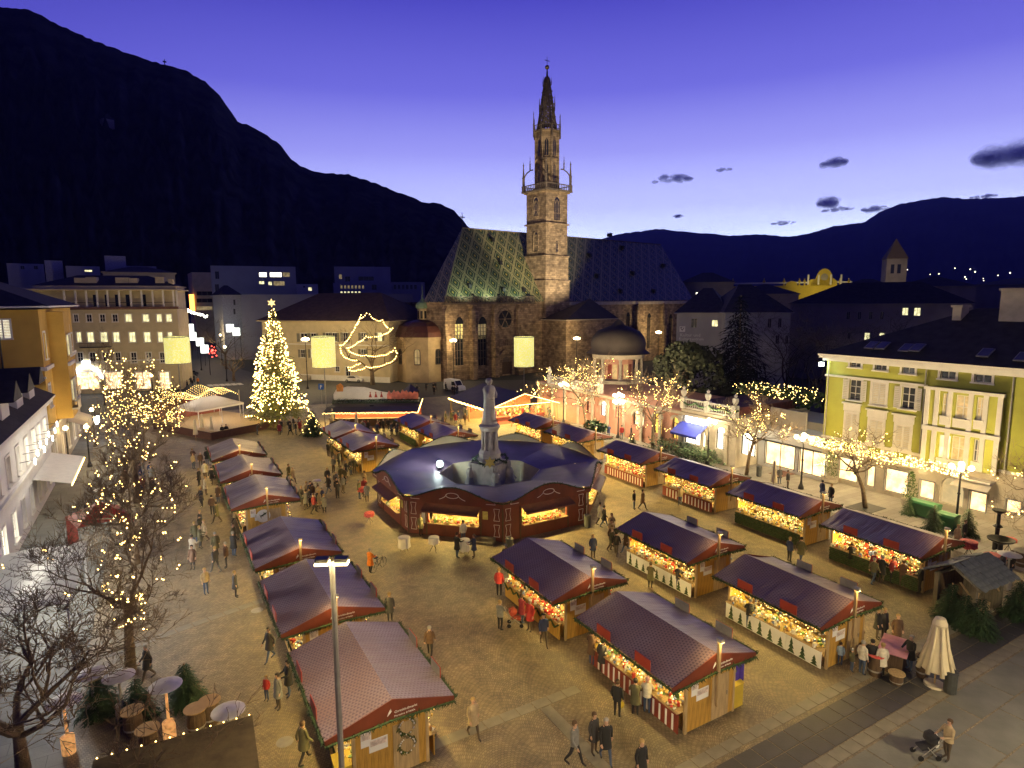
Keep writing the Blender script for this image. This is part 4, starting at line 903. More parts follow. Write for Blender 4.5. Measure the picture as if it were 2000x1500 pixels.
for k, lit in ((-3, 1), (-2, 0), (-4, 0), (-1, 0)):
    a = k*pi/4; rr_ = rc*cos(pi/8)+.02; c0 = Vector((rr_*cos(a), rr_*sin(a), 3.9)); tv = Vector((-sin(a), cos(a), 0)); w = .65; zz = Vector((0, 0, 1))
    pts = [c0-tv*w, c0+tv*w]+[c0+tv*w*cos(pi*i/8)+zz*(2.6+.8*sin(pi*i/8)) for i in range(9)]; b = MB().face(pts)
    o = b.build('pane', pane_dim if lit else glass_dark, None); f = MB()
    for p, q in zip(pts, pts[1:]+pts[:1]): f.tube(p, q, .1, n=4)
    f.tube(c0, c0+zz*3.4, .05, n=4).tube(c0+zz*1.5-tv*w, c0+zz*1.5+tv*w, .04, n=4)
    fo = f.build('window', stone_dark, chp); o.parent = fo

# ================================================================== green house on the right
p0, rz = (55.7, 35.0), -pi/2
grn = empty('green_house', (*p0, 0), rz, 'bright green house with white shutters and a dark roof', 'house')
Z3x = lambda r: (1550+r[0]/3.3333, 600+r[1]/3.3333, 1550+r[2]/3.3333, 600+r[3]/3.3333)
gw = []
for r in ((368, 352, 438, 392), (530, 370, 608, 412), (706, 388, 790, 434), (955, 416, 1056, 468), (1176, 438, 1290, 492)): gw.append((pxr(p0, rz, Z3x(r)), 'top', 0))
for r, k in (((362, 472, 438, 606), 'open'), ((510, 490, 602, 640), 'closed'), ((702, 520, 790, 664), 'open'), ((336, 690, 412, 858), 'closed'), ((490, 735, 582, 884), 'closed'), ((662, 768, 758, 922), 'closed')): gw.append((pxr(p0, rz, Z3x(r)), k, 0))
gx = [(pxr(p0, rz, Z3x(r)), k) for r, k in (((290, 985, 416, 1140), 1), ((474, 1032, 526, 1180), 1), ((592, 1060, 742, 1225), 1), ((818, 1132, 914, 1248), 1), ((952, 1110, 1108, 1290), 2), ((1142, 1205, 1254, 1330), 1), ((1378, 1258, 1480, 1342), 1))]
for h, k in gx: h[1] = max(h[1], .35)
HG = 11.85; W = 30.0; X0 = -.9
wh_ = [h for h, k, l in gw]+[h for h, k in gx]
b = wall_holes(W, HG-4.2, [h for h in wh_ if h[1] > 4.0], X0, 4.2); b.face([(X0, 14, 0), (X0, 0, 0), (X0, 0, HG), (X0, 14, HG)]).face([(X0, 0, HG), (X0+W, 0, HG), (X0+W, 14, HG), (X0, 14, HG)]); b.build('wall', plaster_green, grn)
wall_holes(W, 4.2, [h for h, k in gx], X0, 0, .35).build('ground_floor_wall', stone_beige, grn)
for h, k, l in gw:
    w_ = window(grn, h, pane_dim if k == 'closed' else glass_dark, None, .18, 2, 1 if k == 'top' else 3, None if k == 'top' else k)
    if h[1] < 7 and k == 'closed':
        MB().box(-.25, -.08, h[3]-h[1]+.2, h[2]-h[0]+.25, -.003, h[3]-h[1]+.85).box(-.35, -.25, h[3]-h[1]+.85, h[2]-h[0]+.35, -.003, h[3]-h[1]+1.0).build('window_head', trim_white, w_)
        MB().box(-.25, -.06, -1.1, h[2]-h[0]+.25, -.003, -.15).box(.05, -.075, -.85, h[2]-h[0]-.05, -.062, -.35, 1).build('apron_panel', [trim_white, plaster_green], w_)
shopglow = EM('shop_glow', (1, .82, .48), 1.9, True, .35, 1.3, dark=(1, .62, .26))
for h, k in gx:
    if k == 1: window(grn, h, shopglow, metal_grey, .08, 1 if h[2]-h[0] < 2 else 2, 1, sill=False)
    else:
        w = (h[2]-h[0])/2; a_ = MB()
        for i in range(12):
            a0, a1 = pi*i/12, pi*(i+1)/12; a_.xprism([(w*cos(a0), w*sin(a0)), ((w+.35)*cos(a0), (w+.35)*sin(a0)), ((w+.35)*cos(a1), (w+.35)*sin(a1)), (w*cos(a1), w*sin(a1))], -.1, .34)
            a_.xprism([(w*cos(a0), w*sin(a0)), (w*1.01*cos(a0), w+.2), (w*1.01*cos(a1), w+.2), (w*cos(a1), w*sin(a1))], .02, .3)
        o = a_.build('archway', stone_beige, grn, ((h[0]+h[2])/2, 0, h[3]-w)); MB().face([(h[0], .34, h[1]), (h[2], .34, h[1]), (h[2], .34, h[3]), (h[0], .34, h[3])]).build('arch_passage', EM('passage_glow', (1, .8, .42), .55, True, .4, 1), grn)
bx0 = pxr(p0, rz, Z3x((868, 545, 1366, 1000))); bx = MB(); bz0, bz1 = 3.9, bx0[3]
bayw = [pxr(p0, rz, Z3x(r), -.45) for r in ((966, 562, 1016, 708), (1052, 574, 1154, 728), (1188, 588, 1244, 736), (942, 832, 1018, 985), (1024, 842, 1118, 1000), (1168, 862, 1214, 1006))]
wall_holes(bx0[2]-bx0[0], bz1-bz0, bayw, bx0[0], bz0, .3, y=-.45).box(bx0[0], -.45+.001, bz1, bx0[2], -.002, bz1+.05).face([(bx0[0], 0, bz0), (bx0[0], -.45, bz0), (bx0[0], -.45, bz1), (bx0[0], 0, bz1)]).face([(bx0[2], -.45, bz0), (bx0[2], 0, bz0), (bx0[2], 0, bz1), (bx0[2], -.45, bz1)]).build('bay', plaster_green, grn)
for h in bayw: MB().box(h[0]-.08, -.50, h[1]-.75, h[2]+.08, -.452, h[1]-.13).build('apron_panel', trim_white, grn)
for i, h in enumerate(bayw): window(grn, h, (pane_room, pane_room, pane_room, pane_warm, pane_room, glass_dark)[i], None, 0, 2, 2, y=-.45)
pil = MB()
for k, x in enumerate((.02, .155, .335, .61, .80, .975)): s = bx0[0]+(bx0[2]-bx0[0])*x; pil.box(s-.17, -.56, bz0, s+.17, -.452, bz1-.1)
pil.box(bx0[0]-.15, -.7, bz1-.1, bx0[2]+.15, -.452, bz1+.15).box(bx0[0]-.1, -.66, 6.6, bx0[2]+.1, -.452, 6.95); pil.build('pilasters', trim_white, grn)
for k in range(3): s = bx0[0]+(bx0[2]-bx0[0])*(.2+.3*k); MB().xprism([(s-.5, 7.3), (s, 7.08), (s+.5, 7.3), (s, 7.52)], -.49, -.455).build('ornament_panel', plaster_green, grn)
MB().box(X0-.1, -.14, 10.1, bx0[0]-.2, -.002, 10.28).box(X0-.1, -.16, 4.1, X0+W, -.003, 4.32).build('string_course', trim_white, grn)
MB().box(X0-.55, -.55, HG, X0+W, -.002, HG+.22).box(X0-.3, -.3, HG-.25, X0+W, -.003, HG).build('cornice', trim_white, grn)
gr = hip_roof(W, 15, HG+.42, 4.3, .65, 9, X0, 0)
grf = gr.build('roof', [roof_dark, trim_white], grn)
for x in (X0+.25, bx0[0]-.35, bx0[2]+.4): MB().tube((x, -.12, 4.35), (x, -.12, HG-.3), .06, n=7).build('downpipe', metal_grey, grn)
sky_l = M('roof_window', (.12, .12, .2), .1, .1, 1)
for px, py in ((1703, 675), (1724, 676), (1770, 680), (1792, 680), (1925, 690), (1998, 698)):
    d = 2.5
    for _ in range(10): s, z = LP(p0, rz, px, py, d); d = max(0, (z-HG-.45)/4.3*8.5-1.0)
    sl__ = math.atan2(4.3, 8.5); b = MB().obox((0, 0, 0), .42, .62, .05, 0, 0, sl__).obox((0, 0, .03), .35, .55, .035, 0, 1, sl__); b.build('skylight', [metal_grey, sky_l], grf, (s, d, HG+.45+4.3*(d+1)/8.5+.05))
for px, w, h_ in ((1871, .7, 1.6), (1978, 1.8, 3.0)):
    s, z = LP(p0, rz, px, 650, 6); MB().box(s-w/2, 5.5, HG+2.4, s+w/2, 6.8, HG+3.2+h_).box(s-w/2-.12, 5.38, HG+3.2+h_, s+w/2+.12, 6.92, HG+3.4+h_).build('chimney', stone_beige, grf)
cn = MB().box(X0, -1.7, 3.3, 9.2, -.002, 3.5); cn.build('canopy', stone_beige, grn)
net = MB()
for k in range(620):
    net.octa((random.uniform(X0-.4, 12.5), -1.78+random.uniform(-.04, .04), 3.5+.9*random.random()**1.3), .042)
for i in range(40): x = X0-.3+12.8*i/39; net.tube((x, -1.78, 4.4), (x, -1.78, 3.5+.3*random.random()), .008, n=3, m=1, cap=False)
net.build('light_curtain', [bulb_warm, metal_dark], grn, kind='stuff')
MB().box(11, -1.0, 3.15, 13.6, -.004, 3.3).face([(11, -.05, 3.3), (13.6, -.05, 3.3), (13.6, -1.3, 2.6), (11, -1.3, 2.6)]).build('awning', white_cloth, grn)
for x in (1.0, 4.6, 8.2): MB().box(x-.25, -.18, 3.05, x+.25, -.1, 3.2).build('wall_lamp', globe_lamp, grn)
MB().box(X0-.5, -.6, HG-.8, X0-.15, -.25, HG-.45).build('corner_floodlight', EM('flood_cool', (.85, 1, .85), 150), grn)
# taller back block with its own roof
p2 = LP((55.7+17, 35), rz, 1690, 640)[0]
bk = empty('rear_house', (73.5, 28, 0), -pi/2, 'taller dark roofed house rising behind the green house', 'house')
shell(34, 14, 15.2, front=True).build('wall', plaster_dim, bk); hip_roof(34, 14, 15.4, 4.0, .8, 5).build('roof', [roof_dark, trim_white], bk)
MB().box(10, 2, 16, 11.6, 3.4, 20.2).box(9.85, 1.85, 20.2, 11.75, 3.55, 20.5).build('chimney', stone_beige, bk); MB().box(16, 2, 16, 18, 3.4, 21).build('chimney', stone_beige, bk)

# ================================================================== arcade of shops under the terrace
p0, rz = (51.2, 72.0), -pi/2
arc = empty('shop_arcade', (*p0, 0), rz, 'low pink and beige arcade of lit shops with a terrace balustrade', 'building')
Z5 = lambda r: (1000+r[0]/4, 600+r[1]/4, 1000+r[2]/4, 600+r[3]/4)
ops = [(pxr(p0, rz, Z5(r)), k) for r, k in (((582, 690, 640, 830), 'red'), ((690, 690, 752, 850), 'cool'), ((800, 720, 880, 870), 'red'), ((945, 810, 1030, 925), 'warm'), ((1105, 770, 1172, 990), 'gold'), ((1250, 840, 1300, 1030), 'gold'), ((1345, 900, 1510, 1075), 'shop'), ((1590, 905, 1690, 1115), 'shop'), ((1785, 950, 1890, 1160), 'shop'))]
for h, k in ops: h[1] = max(.1, h[1]); h[3] = min(h[3], 4.0)
HA = 5.2; W = 29.5; sp = LP(p0, rz, 1331, 800)[0]
for (xa, xb, mt, hh, nm) in ((-9, sp, plaster_pink, 4.9, 'pink_wall'), (sp, W, stone_beige, HA, 'beige_wall')):
    wall_holes(xb-xa, hh, [h for h, k in ops if xa < h[0] < xb], xa, 0, .4).face([(xa, 0, hh), (xb, 0, hh), (xb, 12, hh), (xa, 12, hh)]).face([(xb, 0, 0), (xb, 12, 0), (xb, 12, hh), (xb, 0, hh)]).build(nm, mt, arc)
shop_cool = EM('shop_cool', (.9, 1, .9), 4.5, True, .7, 2.5, dark=(.3, .22, .15)); shop_red = EM('shop_red', (1, .42, .2), 1.6, True, .8, 3); shop_gold = EM('shop_gold', (1, .66, .12), 1.8, True, .3, 1)
for h, k in ops:
    w = h[2]-h[0]; mt = {'red': shop_red, 'cool': shop_cool, 'warm': pane_shop, 'gold': shop_gold, 'shop': pane_white}[k]
    o = MB().box(0, .2, 0, .08, .32, h[3]-h[1]).box(w-.08, .2, 0, w, .32, h[3]-h[1]).box(0, .2, (h[3]-h[1])*.7, w, .3, (h[3]-h[1])*.7+.07).box(w/2-.03, .22, 0, w/2+.03, .3, (h[3]-h[1])*.7).build('shop_window', metal_dark, arc, (h[0], 0, h[1]))
    MB().face([(.02, .37, .02), (w-.02, .37, .02), (w-.02, .37, h[3]-h[1]-.02), (.02, .37, h[3]-h[1]-.02)]).build('pane', mt, o)
    ar = MB(); r = w/2; zz = h[3]-h[1]-r*.75
    for i in range(10):
        a0, a1 = pi*i/10, pi*(i+1)/10; ar.xprism([(r+(r+.02)*cos(a0), zz+r*.75*sin(a0)), (r+(r+.28)*cos(a0), zz+(r*.75+.28)*sin(a0)), (r+(r+.28)*cos(a1), zz+(r*.75+.28)*sin(a1)), (r+(r+.02)*cos(a1), zz+r*.75*sin(a1))], -.1, -.003)
        ar.xprism([(r+r*cos(a0), zz+r*.75*sin(a0)), (r+r*cos(a0), zz+r*.75), (r+r*cos(a1), zz+r*.75), (r+r*cos(a1), zz+r*.75*sin(a1))], .01, .19)
    ar.build('arch', stone_beige, o)
for k in range(12):
    x = -8+3.3*k
    if x < W: MB().box(x-.22, -.14, 0, x+.22, -.002, 4.1).box(x-.3, -.2, 4.1, x+.3, -.002, 4.4).build('pilaster', stone_beige, arc)
MB().box(-9, -.35, 4.55, W, -.003, 4.85).build('cornice', stone_beige, arc)
aw = MB(); h = ops[6][0]; aw.face([(h[0]-.5, -.02, 3.75), (h[2]+.3, -.02, 3.75), (h[2]+.3, -1.7, 2.7), (h[0]-.5, -1.7, 2.7)]).face([(h[0]-.5, -1.7, 2.7), (h[2]+.3, -1.7, 2.7), (h[2]+.3, -1.7, 2.45), (h[0]-.5, -1.7, 2.45)]).face([(h[0]-.5, -.02, 3.75), (h[0]-.5, -1.7, 2.7), (h[0]-.5, -.02, 2.7)])
aw.build('blue_awning', blue_cloth, arc)
q = MB().box(h[0]+.4, -.3, 3.95, h[2]+.2, -.16, 4.45).build('lit_sign', sign_white, arc)
def balustrade(name, x0, x1, y, z, par, n, posts):
    b = MB().box(x0, y-.16, z, x1, y+.16, z+.22).box(x0, y-.16, z+1.0, x1, y+.16, z+1.18)
    b.build(name, trim_white, par)
    me = MB().lathe([(.07, 0), (.05, .1), (.10, .3), (.045, .55), (.07, .78)], 7).mesh('baluster', trim_white, True)
    for k in range(n): inst('baluster', me, par, (x0+(x1-x0)*(k+.5)/n, y, z+.22))
    for x in posts:
        MB().box(x-.28, y-.28, z, x+.28, y+.28, z+1.3).lathe([(.1, 1.3), (.22, 1.45), (.34, 1.8), (.3, 2.05), (.12, 2.15), (.2, 2.35), (.02, 2.55)], 8, (x, y, z)).build('urn_post', trim_white, par)
balustrade('balustrade', sp, W-.3, .3, HA+.01, arc, 24, (sp, (sp+W)/2-.3, W-.5))
balustrade('balustrade', -6.0, 6.5, .3, 4.91, arc, 28, (-6, 0.2, 6.5))
gl = MB()
for k in range(60): x = sp+(W-sp)*k/59; gl.obox((x, .1, HA+.85-.35*abs(sin(k/59*pi*4))), .1, .06, .08, random.random(), 0, random.random())
gl.build('garland', fir_dark, arc, kind='stuff')
MB().box(sp+1, 1.5, HA+.02, W-1, 11, HA+.9).build('terrace_hedge', M('red_hedge', (.09, .02, .02), .85, .5, 3, .8, 6), arc)
MB().box(W+.02, 6.5, 4.12, W+6.5, 12, 4.9).box(W+.02, 5.2, 4.12, W+4.2, 5.5, 6.0).build('terrace_wall', plaster_dim, arc)
hs = MB()
for i in range(260): hs.octa((random.uniform(20, 30), random.uniform(10, 15), HA+random.uniform(.6, 2.0)), .05)
hb = MB()
for i in range(500):
    c = (random.uniform(20, 30), random.uniform(10, 15), HA+random.uniform(0, 1.8)); hb.obox(c, .22, .16, .02, random.random()*6, 0, random.random()*2, random.random())
tag(hb.build('terrace_shrub', fir_green, arc), kind='stuff'); hs.build('string_light', bulb_warm, arc, kind='stuff')
# white shop between the arcade and the green house
p0, rz = (54.6, 42.4), -pi/2
ws = empty('white_shop', (*p0, 0), rz, 'low white shop with two glowing plate glass windows beside the green house', 'shop')
sh = [(pxr(p0, rz, r)) for r in ((1494, 862, 1552, 925), (1560, 876, 1612, 934))]
for h in sh: h[1] = .3; h[3] = 2.75
wall_holes(7.3, 4.1, sh, 0, 0, .3).face([(0, 0, 4.1), (7.3, 0, 4.1), (7.3, 10, 4.1), (0, 10, 4.1)]).face([(0, 10, 0), (0, 0, 0), (0, 0, 4.1), (0, 10, 4.1)]).build('wall', plaster_white, ws)
for h in sh: window(ws, h, shopglow, metal_dark, .06, 2, 1, sill=False)
MB().box(-.1, -.25, 2.95, 7.3, -.002, 3.9).build('fascia', white_paint, ws); MB().box(0, -.45, 2.82, 7.2, -.01, 2.9).build('canopy_edge', metal_dark, ws)
mt_ = tag(MB().box(-1.1, -.8, .012, 1.1, .8, .03).build('door_mat', M('mat_brown', (.14, .06, .04), .9), None, (53.6, 38.6, 0)), 'reddish brown mat lying before the white shop window', 'mat')

# domed pavilion behind the arcade
pv = empty('domed_pavilion', (62.0, 74.6, 0), 0, 'round columned pavilion with a dark swelling dome on the terrace', 'pavilion')
MB().prism(ring(4.6, 16, 0), 0, 5.4).build('base', stone_beige, pv)
MB().prism(ring(4.0, 16, 0), 8.6, 9.2).prism(ring(4.3, 16, 0), 9.2, 9.4).build('entablature', stone_beige, pv)
for k in range(8):
    a = 2*pi*k/8+.2; MB().lathe([(.36, 5.4), (.28, 5.8), (.24, 8.3), (.36, 8.6)], 10, (3.6*cos(a), 3.6*sin(a), 0)).build('column', stone_beige, pv)
MB().prism(ring(2.4, 12, 0), 5.4, 8.6).build('core', plaster_pink, pv)
for k in range(5): a = pi+.35+.35*k; MB().obox((2.42*cos(a), 2.42*sin(a), 6.6), .03, .35, 1.1, a).build('door', pane_dim if k % 2 else red_paint, pv)
MB().lathe([(4.9, 9.3), (4.6, 9.55), (4.15, 9.9), (4.25, 10.8), (4.0, 11.8), (3.2, 12.7), (2.0, 13.2), (1.0, 13.6), (.55, 14.2), (.05, 14.5)], 24).build('dome', roof_copper, pv, smooth=True)
# ================================================================== market stalls
def stall_cloth(name, base, dot, rough, wrinkle, other=None):
    m = M(name, base, rough, .25, .55, col2=other); N_, L_, b = nodes_of(m); c = N_.new('ShaderNodeTexCoord')
    sp = N_.new('ShaderNodeSeparateXYZ'); L_.new(c.outputs['Object'], sp.inputs[0])
    row = mathn(N_, L_, 'FLOOR', mathn(N_, L_, 'MULTIPLY', sp.outputs[1], 7.0))
    fx = mathn(N_, L_, 'SUBTRACT', mathn(N_, L_, 'FRACT', mathn(N_, L_, 'ADD', mathn(N_, L_, 'MULTIPLY', sp.outputs[0], 7.0), mathn(N_, L_, 'MULTIPLY', row, .5))), .5)
    fy = mathn(N_, L_, 'SUBTRACT', mathn(N_, L_, 'FRACT', mathn(N_, L_, 'MULTIPLY', sp.outputs[1], 7.0)), .5)
    ds = mathn(N_, L_, 'MAXIMUM', mathn(N_, L_, 'ADD', mathn(N_, L_, 'ABSOLUTE', fx), mathn(N_, L_, 'MULTIPLY', fy, .55)), mathn(N_, L_, 'MULTIPLY', fy, -1.0))
    k = mathn(N_, L_, 'LESS_THAN', ds, .27)
    q = N_.new('ShaderNodeMixRGB'); L_.new(k, q.inputs[0]); L_.new(b.inputs['Base Color'].links[0].from_socket, q.inputs[1]); q.inputs[2].default_value = (*dot, 1); L_.new(q.outputs[0], b.inputs['Base Color'])
    mp = N_.new('ShaderNodeMapping'); mp.inputs['Scale'].default_value = (.35, 2.6, 1); L_.new(c.outputs['Object'], mp.inputs[0])
    n = N_.new('ShaderNodeTexNoise'); n.inputs['Scale'].default_value = 1.7; n.inputs['Detail'].default_value = 4; n.inputs['Distortion'].default_value = .6; L_.new(mp.outputs[0], n.inputs['Vector'])
    bp = N_.new('ShaderNodeBump'); bp.inputs['Strength'].default_value = wrinkle; bp.inputs['Distance'].default_value = .12; L_.new(n.outputs['Fac'], bp.inputs['Height']); L_.new(bp.outputs[0], b.inputs['Normal'])
    return m
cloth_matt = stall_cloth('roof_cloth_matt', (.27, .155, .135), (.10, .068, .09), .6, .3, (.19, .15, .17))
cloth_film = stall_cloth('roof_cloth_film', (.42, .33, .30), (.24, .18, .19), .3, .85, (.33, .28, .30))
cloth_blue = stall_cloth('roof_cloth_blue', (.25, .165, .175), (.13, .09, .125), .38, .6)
SL, SW, SE, SR = 6.27, 4.89, 2.5, 3.22
PAL = [M('goods_gold', (.70, .50, .14), .4, .3, 6), M('goods_red', (.50, .05, .03), .5, .3, 6), M('goods_white', (.75, .70, .58), .6, .1, 6), M('goods_brown', (.25, .13, .05), .7, .3, 6), M('goods_green', (.06, .12, .03), .7, .4, 6), M('goods_blue', (.12, .16, .3), .6, .3, 6), bulb_warm]
def goods_mesh(seed, red, x=-1):
    rnd = random.Random(seed); b = MB()
    pal = [0, 0, 0, 2, 2, 2, 3, 4, 5] + [1]*red
    def item(c, r):
        m = rnd.choice(pal)
        if rnd.random() < .5: b.obox(c, r*rnd.uniform(.6, 1.1), r*rnd.uniform(.5, 1), r*rnd.uniform(.4, 1.4), rnd.random()*3, m)
        else: b.octa(c, r*1.1, m)
    for i in range(250): item((x*rnd.uniform(.95, 1.78), rnd.uniform(-2.75, 2.75), 1.03+rnd.uniform(0, .16)), rnd.uniform(.035, .10))
    for i in range(170): item((x*rnd.uniform(.12, .30), rnd.uniform(-2.75, 2.75), rnd.uniform(1.05, 2.3)), rnd.uniform(.05, .12))
    for i in range(170): item((x*rnd.uniform(1.35, 1.72), rnd.uniform(-2.85, 2.85), rnd.uniform(1.62, 2.28)), rnd.uniform(.025, .07))
    for i in range(70): b.octa((x*rnd.uniform(1.5, 1.85), -2.85+5.7*i/69, rnd.uniform(1.95, 2.25)), .026, 6)
    for i in range(70): b.octa((x*rnd.uniform(.3, 1.75), rnd.uniform(-2.8, 2.8), rnd.uniform(1.12, 1.5)), .024, 6)
    return b.mesh('goods', PAL)
GOODS = [(goods_mesh(s, r, -1), goods_mesh(s+50, r, 1)) for s, r in ((1, 1), (2, 5), (3, 0), (4, 2))]
def roof_panel(sx, sy, mat, seed, sag=.05):
    rnd = random.Random(seed); n, m_ = 7, 9; b = MB()
    ph = [rnd.uniform(0, 6) for _ in range(4)]
    def pt(i, j):
        u, v = i/n, j/m_; x = sx*SW/2*(1-u); y = (sy*SL/2)*v
        z = SE+(SR-SE)*u-sag*sin(pi*u)*(.6+.4*sin(3*v+ph[0]))+.02*sin(9*v+ph[1]+3*u)*sin(pi*u)+.014*sin(17*v+ph[2])*sin(pi*u)
        return (x, y, z)
    for i in range(n):
        for j in range(m_):
            q = [pt(i, j), pt(i+1, j), pt(i+1, j+1), pt(i, j+1)]; b.face(q if sx*sy < 0 else q[::-1])
    return b.mesh('roof_panel', mat, True)
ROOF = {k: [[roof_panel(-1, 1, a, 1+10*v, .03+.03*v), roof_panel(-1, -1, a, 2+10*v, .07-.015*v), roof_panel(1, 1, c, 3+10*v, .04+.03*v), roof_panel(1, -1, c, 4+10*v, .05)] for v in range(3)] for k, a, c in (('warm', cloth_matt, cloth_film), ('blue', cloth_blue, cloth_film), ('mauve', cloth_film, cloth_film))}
def spikes(b, p, q, per=46, r=.15, m=0, rnd=random.Random(11)):
    p, q = Vector(p), Vector(q); n = int((q-p).length*per)
    for i in range(n):
        c = p.lerp(q, (i+rnd.random())/n); d = Vector((rnd.uniform(-1, 1), rnd.uniform(-1, 1), rnd.uniform(-1.1, .8))).normalized()*r*rnd.uniform(.6, 1.15); s = d.cross(Vector((rnd.random(), rnd.random(), rnd.random()))).normalized()*.034
        b.face([c-s, c+s, c+d], m)
    b.tube(p, q, .045, n=5, m=m)
gb = MB()
for sx in (-1, 1): spikes(gb, (sx*(SW/2+.07), -SL/2-.05, SE-.05), (sx*(SW/2+.07), SL/2+.05, SE-.05), 60, .19)
for sy in (-1, 1):
    for sx in (-1, 1): spikes(gb, (sx*SW/2, sy*(SL/2+.08), SE-.20), (0, sy*(SL/2+.08), SE-.08), 60, .19)
GARL = gb.mesh('garland', fir_green)
fb = MB(); fb.xprism([(-SW/2, SE-.2), (0, SE-.08), (SW/2, SE-.2), (SW/2, SE-.01), (0, SR-.01), (-SW/2, SE-.01)], -.02, .02); FASC = fb.mesh('gable_fascia', red_cloth)
pk = [MB().box(-.128, -.02, 0, .128, .02, 2.36+.02*i).mesh('plank', wood_wall) for i in range(3)]
frm = MB()
for sy in (-1, 1):
    for sx in (-1.4, 1.4): frm.box(sx-.06, sy*2.9-.06, 0, sx+.06, sy*2.9+.06, 2.55)
for sx in (-2.3, 2.3): frm.box(sx-.04, -3.0, 2.36, sx+.04, 3.0, 2.44)
frm.box(-.05, -3.05, 3.08, .05, 3.05, 3.16)
for y in (-2.9, 0, 2.9):
    for sx in (-1, 1): frm.tube((sx*2.35, y, 2.43), (0, y, 3.1), .04, n=4)
FRAME = frm.mesh('frame', wood_pale)
FLOOR = MB().box(-1.38, -2.85, .02, 1.38, 2.85, .14).mesh('floor_boards', wood_dark)
BACK = MB().box(-.06, -2.8, .14, .06, 2.8, 2.4).box(-.3, -2.8, 1.0, .3, 2.8, 1.03).box(-.3, -2.8, 1.5, .3, 2.8, 1.53).box(-.3, -2.8, 1.95, .3, 2.8, 1.98).mesh('shelf', wood_pale)
def counter_mesh(kind):
    b = MB(); b.box(-1.8, -2.84, .94, -.9, 2.84, .99, 0)
    mt = {'wood': wood_wall, 'white': white_paint, 'red': red_paint, 'green': wood_dark}[kind]
    for k in range(6): y0 = -2.84+5.68*k/6; b.box(-1.74, y0+.01, .06, -1.69, y0+5.68/6-.01, .93, 1)
    if kind == 'green':
        rnd = random.Random(5)
        for k in range(7): spikes(b, (-1.78, -2.8, .15+.12*k), (-1.78, 2.8, .15+.12*k), 26, .2, 2, rnd)
    if kind == 'white':
        for k in range(9):
            y = -2.5+.62*k; h = .45+.25*((k*7) % 3)/2
            for j in range(3): z = .1+h*j/3; w = .2-.05*j; b.face([(-1.747, y+w, z), (-1.747, y-w, z), (-1.747, y, z+h*.5)], 2)
    if kind == 'wood':
        rnd = random.Random(6)
        for k in range(8): y = -2.8+.7*k; spikes(b, (-1.78, y, .9), (-1.79, y+.35, .62), 40, .12, 2, rnd); spikes(b, (-1.79, y+.35, .62), (-1.78, y+.7, .9), 40, .12, 2, rnd)
    if kind == 'red':
        for k in range(14): b.box(-1.76, -2.6+.37*k, .1, -1.742, -2.5+.37*k, .8, 3)
    return b.mesh('counter', [wood_pale, mt, fir_green, white_paint])
COUNT = {k: counter_mesh(k) for k in ('wood', 'white', 'red', 'green')}
lampm = MB().box(-.06, -2.6, 0, .06, 2.6, .05, 0).face([(-.05, -2.55, -.004), (-.05, 2.55, -.004), (.05, 2.55, -.004), (.05, -2.55, -.004)], 1).mesh('lamp_strip', [metal_grey, strip_lamp])
SIGN = MB().box(-.02, -.46, 0, .02, .46, .46, 0).box(-.024, -.5, -.03, -.0205, .5, .0, 1).xprism([(.0215, .0), (.024, 0), (.024, .46), (.0215, .46)], -.46, .46, 2).mesh('sign_board', [red_bright, wood_pale, metal_grey])
swirl = MB()
for k in range(3): swirl.path([(x*.05-.55+.02*k, -.03, .1*x*(1-k*.25)+.02*k) for x in (0, 1, 2, 2.6)], [.012, .02, .012, .004], 4)
SWIRL = swirl.mesh('logo', white_paint)
t1 = text('Christkindlmarkt', .13, white_paint, None, (0, 0, 0)); t2 = text('Mercatino di Natale', .10, white_paint, None, (0, 0, 0)); TX1, TX2 = t1.data, t2.data; bpy.data.objects.remove(t1); bpy.data.objects.remove(t2)
POST = MB().box(-.06, -.06, .9, .06, .06, 3.75).box(-.1, -.16, 3.75, .1, .1, 3.9, 1).face([(-.09, -.17, 3.75), (-.09, .09, 3.745), (.09, .09, 3.745), (.09, -.17, 3.75)], 2).mesh('light_post', [wood_pale, metal_grey, EM('post_lens', (1, .66, .22), 600, True)])
WREATH = MB()
_r = random.Random(2)
for i in range(220):
    a = _r.random()*2*pi; r = .3+_r.uniform(-.07, .07); c = Vector((r*cos(a), -.03-_r.random()*.06, r*sin(a))); d = Vector((cos(a+1), _r.uniform(-.5, 0), sin(a+1)))*.1; WREATH.face([c, c+Vector((.02, -.02, .02)), c+d], 0)
for i in range(18): a = _r.random()*2*pi; WREATH.octa((.3*cos(a), -.1, .3*sin(a)), .035, 1)
WREATH = WREATH.mesh('wreath', [bush_green, white_paint])
poster_m = M('poster_print', (.62, .52, .48), .6, .6, 5)
POSTER = MB().box(-.35, -.012, -.25, .35, 0, .25, 0).box(-.3, -.015, -.02, .3, -.0125, .2, 1).mesh('poster', [white_paint, poster_m])
DOOR = MB().box(-.5, -.02, .06, .5, .0, 2.0).tube((.36, -.06, 1.0), (.36, -.06, 1.2), .02, n=5, m=1).mesh('door', [wood_pale, metal_grey])
CAB = MB().box(-.3, -.28, .0, .3, .28, 1.05, 0).face([(-.33, -.31, 1.052), (.33, -.31, 1.052), (.33, .31, 1.25), (-.33, .31, 1.25)], 0).xprism([(-.3, 1.05), (.3, 1.05), (.3, 1.24), (-.3, 1.24)], .26, .28, 0).mesh('cabinet', M('cabinet_yellow', (.52, .38, .04), .6, .12, 2))
